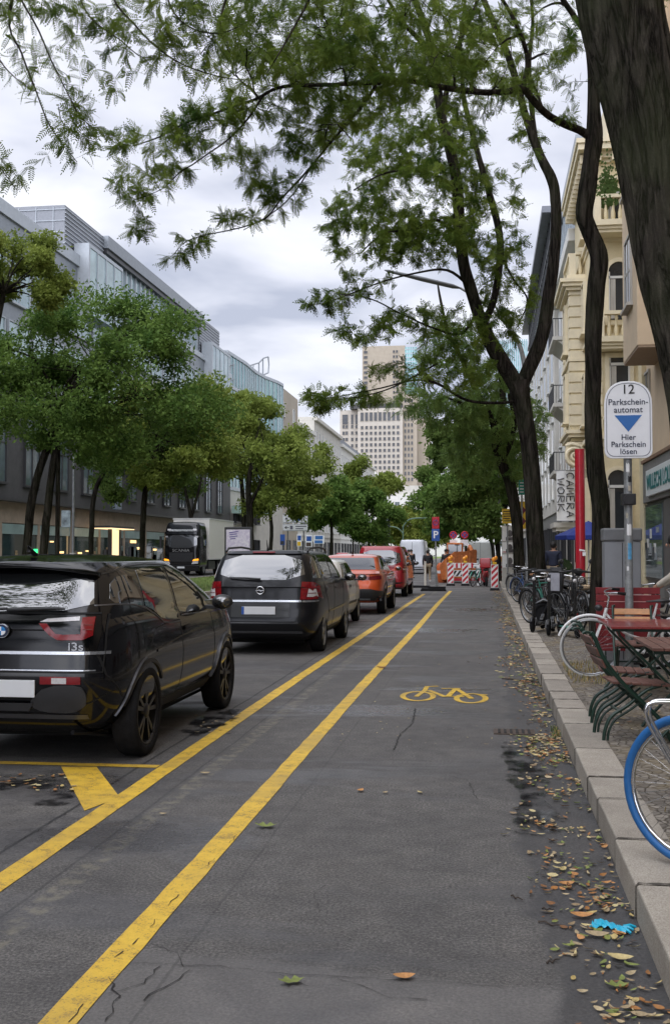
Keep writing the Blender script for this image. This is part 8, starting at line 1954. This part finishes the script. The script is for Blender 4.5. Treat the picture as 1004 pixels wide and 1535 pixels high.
crowned('tree with a V shaped fork standing behind the lorry', 308, 672, 84, 76, 70, [[(287, 840, 7), (286, 775, 7), (279, 740, 6), (275, 700, 4)], [(287, 775, 6), (297, 740, 5), (305, 700, 4)]], 55, mi_, 2400, 12, .75)
crowned('yellowish green tree rising above the lorry in front of the glass office', 345, 625, 64, 68, 55, [[(366, 860, 9), (366, 780, 9), (362, 720, 8), (355, 680, 5)]], 56, ol, 3000, 13, .55)
crowned('olive tree with thick dark trunk behind the poster display', 388, 684, 60, 80, 86, [[(376, 850, 14), (375, 780, 13), (372, 730, 11), (378, 690, 6)], [(374, 760, 7), (392, 720, 5), (400, 690, 4)]], 57, ol, 3400, 14, .5)
crowned('olive tree with thin curved trunk before the pale arcade wall', 432, 708, 76, 56, 68, [[(404, 850, 8), (407, 790, 7), (402, 745, 6), (408, 710, 4)]], 58, ol, 2600, 12, .62)
crowned('small deep green round tree near the direction signs', 492, 752, 92, 42, 42, [[(496, 840, 7), (497, 800, 6), (495, 770, 4)]], 59, dp, 2200, 10, .75)
crowned('deep green broad tree right of the small round one', 548, 768, 100, 46, 46, [[(552, 840, 6), (553, 800, 5), (550, 780, 4)], [(530, 840, 3), (529, 800, 3)]], 60, dp, 2400, 11, .8)
crowned('pale olive treetop above the deep green broad tree', 542, 718, 128, 52, 34, [[(560, 840, 4), (558, 780, 4), (552, 740, 3)]], 61, ol, 2200, 10, 1.0)
crowned('bright yellow green tree in the middle distance beside the arched lamps', 612, 785, 165, 36, 27, [[(612, 840, 3), (612, 810, 3)]], 62, ye, 1600, 9, 1.2)
crowned('yellow green tree far off between the van and the deep green trees', 585, 795, 185, 24, 24, [[(586, 838, 3), (586, 815, 2)]], 63, ye, 1200, 8, 1.3)
crowned('tall dense tree mid street on the right side behind the slimmer one', 712, 700, 54, 66, 112, [[(748, 890, 11), (747, 840, 10), (742, 790, 9), (735, 740, 7), (722, 690, 5)]], 64, mi_, 5200, 20, .50)
crowned('dense tree overhanging the roadworks on the right side', 690, 760, 80, 62, 62, [[(741, 860, 8), (738, 820, 7), (728, 790, 6), (712, 770, 4)]], 65, dp, 3600, 15, .70)
crowned('farther round tree left of the parking sign pole', 665, 715, 104, 36, 76, [[(700, 850, 5), (697, 810, 5), (686, 770, 4)]], 66, mi_, 3000, 13, .8)
crowned('farthest olive tree above the vans at the end of the street', 655, 795, 150, 30, 24, [[(690, 842, 4), (676, 820, 3)]], 67, ol, 1400, 8, 1.1)
crowned('small dark tree beside the house fronts on the right pavement', 752, 690, 62, 26, 90, [[(763, 870, 8), (762, 820, 7), (757, 770, 5)]], 68, dp, 2600, 12, .55)

# ---- trees behind the camera: they are mirrored in the car windows and shade the lane
def back_tree(label, x, y, r, zc, seed, lm):
    t = Tree('street_tree', label, (x, y, KT-.02 if x > 0 else .1), M_['bark'], seed, 'street trees'); rs = t.rs
    t.limb([(x, y, .1, .22), (x+.1, y, 2, .19), (x-.1, y+.1, zc-2.2, .17)], n=14, k=4, rough=.04); lobs = []
    for i in range(16):
        q = rs.normal(size=3); q /= np.linalg.norm(q); q *= rs.uniform(.5, 1); lc = np.array((x, y, zc))+q*np.array([r, r, r*.55]); lobs.append(lc)
        t.limb([(x-.1, y+.1, zc-2.2, .12), (*(np.array((x, y, zc-1))*.5+lc*.5), .06), (*lc, .02)], n=6, k=3, trunk=False)
    for lc in lobs:
        for _ in range(150): qq = rs.normal(size=3); t.spray(lc+qq*r*.17, qq+np.array([0, 0, -.3]), .5*rs.uniform(.6, 1.2))
    t.finish(lm, T_CL)
back_tree('pavement tree standing behind the viewer, seen mirrored in the car windows', 1.9, -5.5, 3.6, 7.5, 91, M_['leaves_deep'])
back_tree('second pavement tree farther behind the viewer', 1.9, -15, 3.8, 8, 92, M_['leaves_mid'])
back_tree('broad central reservation tree level with the viewer, outside the picture on the left', -10.8, 1.0, 5.6, 10.2, 94, M_['leaves_mid'])
back_tree('central reservation tree behind the viewer to the left', -10.6, -6.5, 4.6, 9.0, 93, M_['leaves_deep'])
# ---- pieces that are parts of their own
def split_loose(o):
    me = o.data; bm = bmesh.new(); bm.from_mesh(me); bm.verts.ensure_lookup_table(); seen = set(); isl = []
    for v in bm.verts:
        if v.index in seen: continue
        st_ = [v]; seen.add(v.index); c_ = []
        while st_:
            a = st_.pop(); c_.append(a.index)
            for e_ in a.link_edges:
                b = e_.other_vert(a)
                if b.index not in seen: seen.add(b.index); st_.append(b)
        isl.append(set(c_))
    if not 2 <= len(isl) <= 40: bm.free(); return
    for k, s_ in enumerate(isl):
        b2 = bm.copy(); b2.verts.ensure_lookup_table(); bmesh.ops.delete(b2, geom=[v for v in b2.verts if v.index not in s_], context='VERTS')
        if k == 0: nm = bpy.data.meshes.new(o.name); first = (b2, nm); continue
        nm = me.copy(); b2.to_mesh(nm); b2.free(); c2 = o.copy(); c2.data = nm; COL.objects.link(c2)
    nm = me.copy(); first[0].to_mesh(nm); first[0].free(); o.data = nm; bm.free()
for o in list(S.objects):
    if o.type == 'MESH' and o.parent and not o.children and o.name.split('.')[0] in ('corbel', 'apron', 'bay_quoin', 'louvre_block', 'bay_cornice', 'pilaster', 'street_bay', 'shop_lamp', 'batten', 'clamp', 'post', 'quoin', 'rib', 'grip', 'upper_wall', 'glass_bay', 'screen', 'accent', 'balustrade', 'cornice'): split_loose(o)
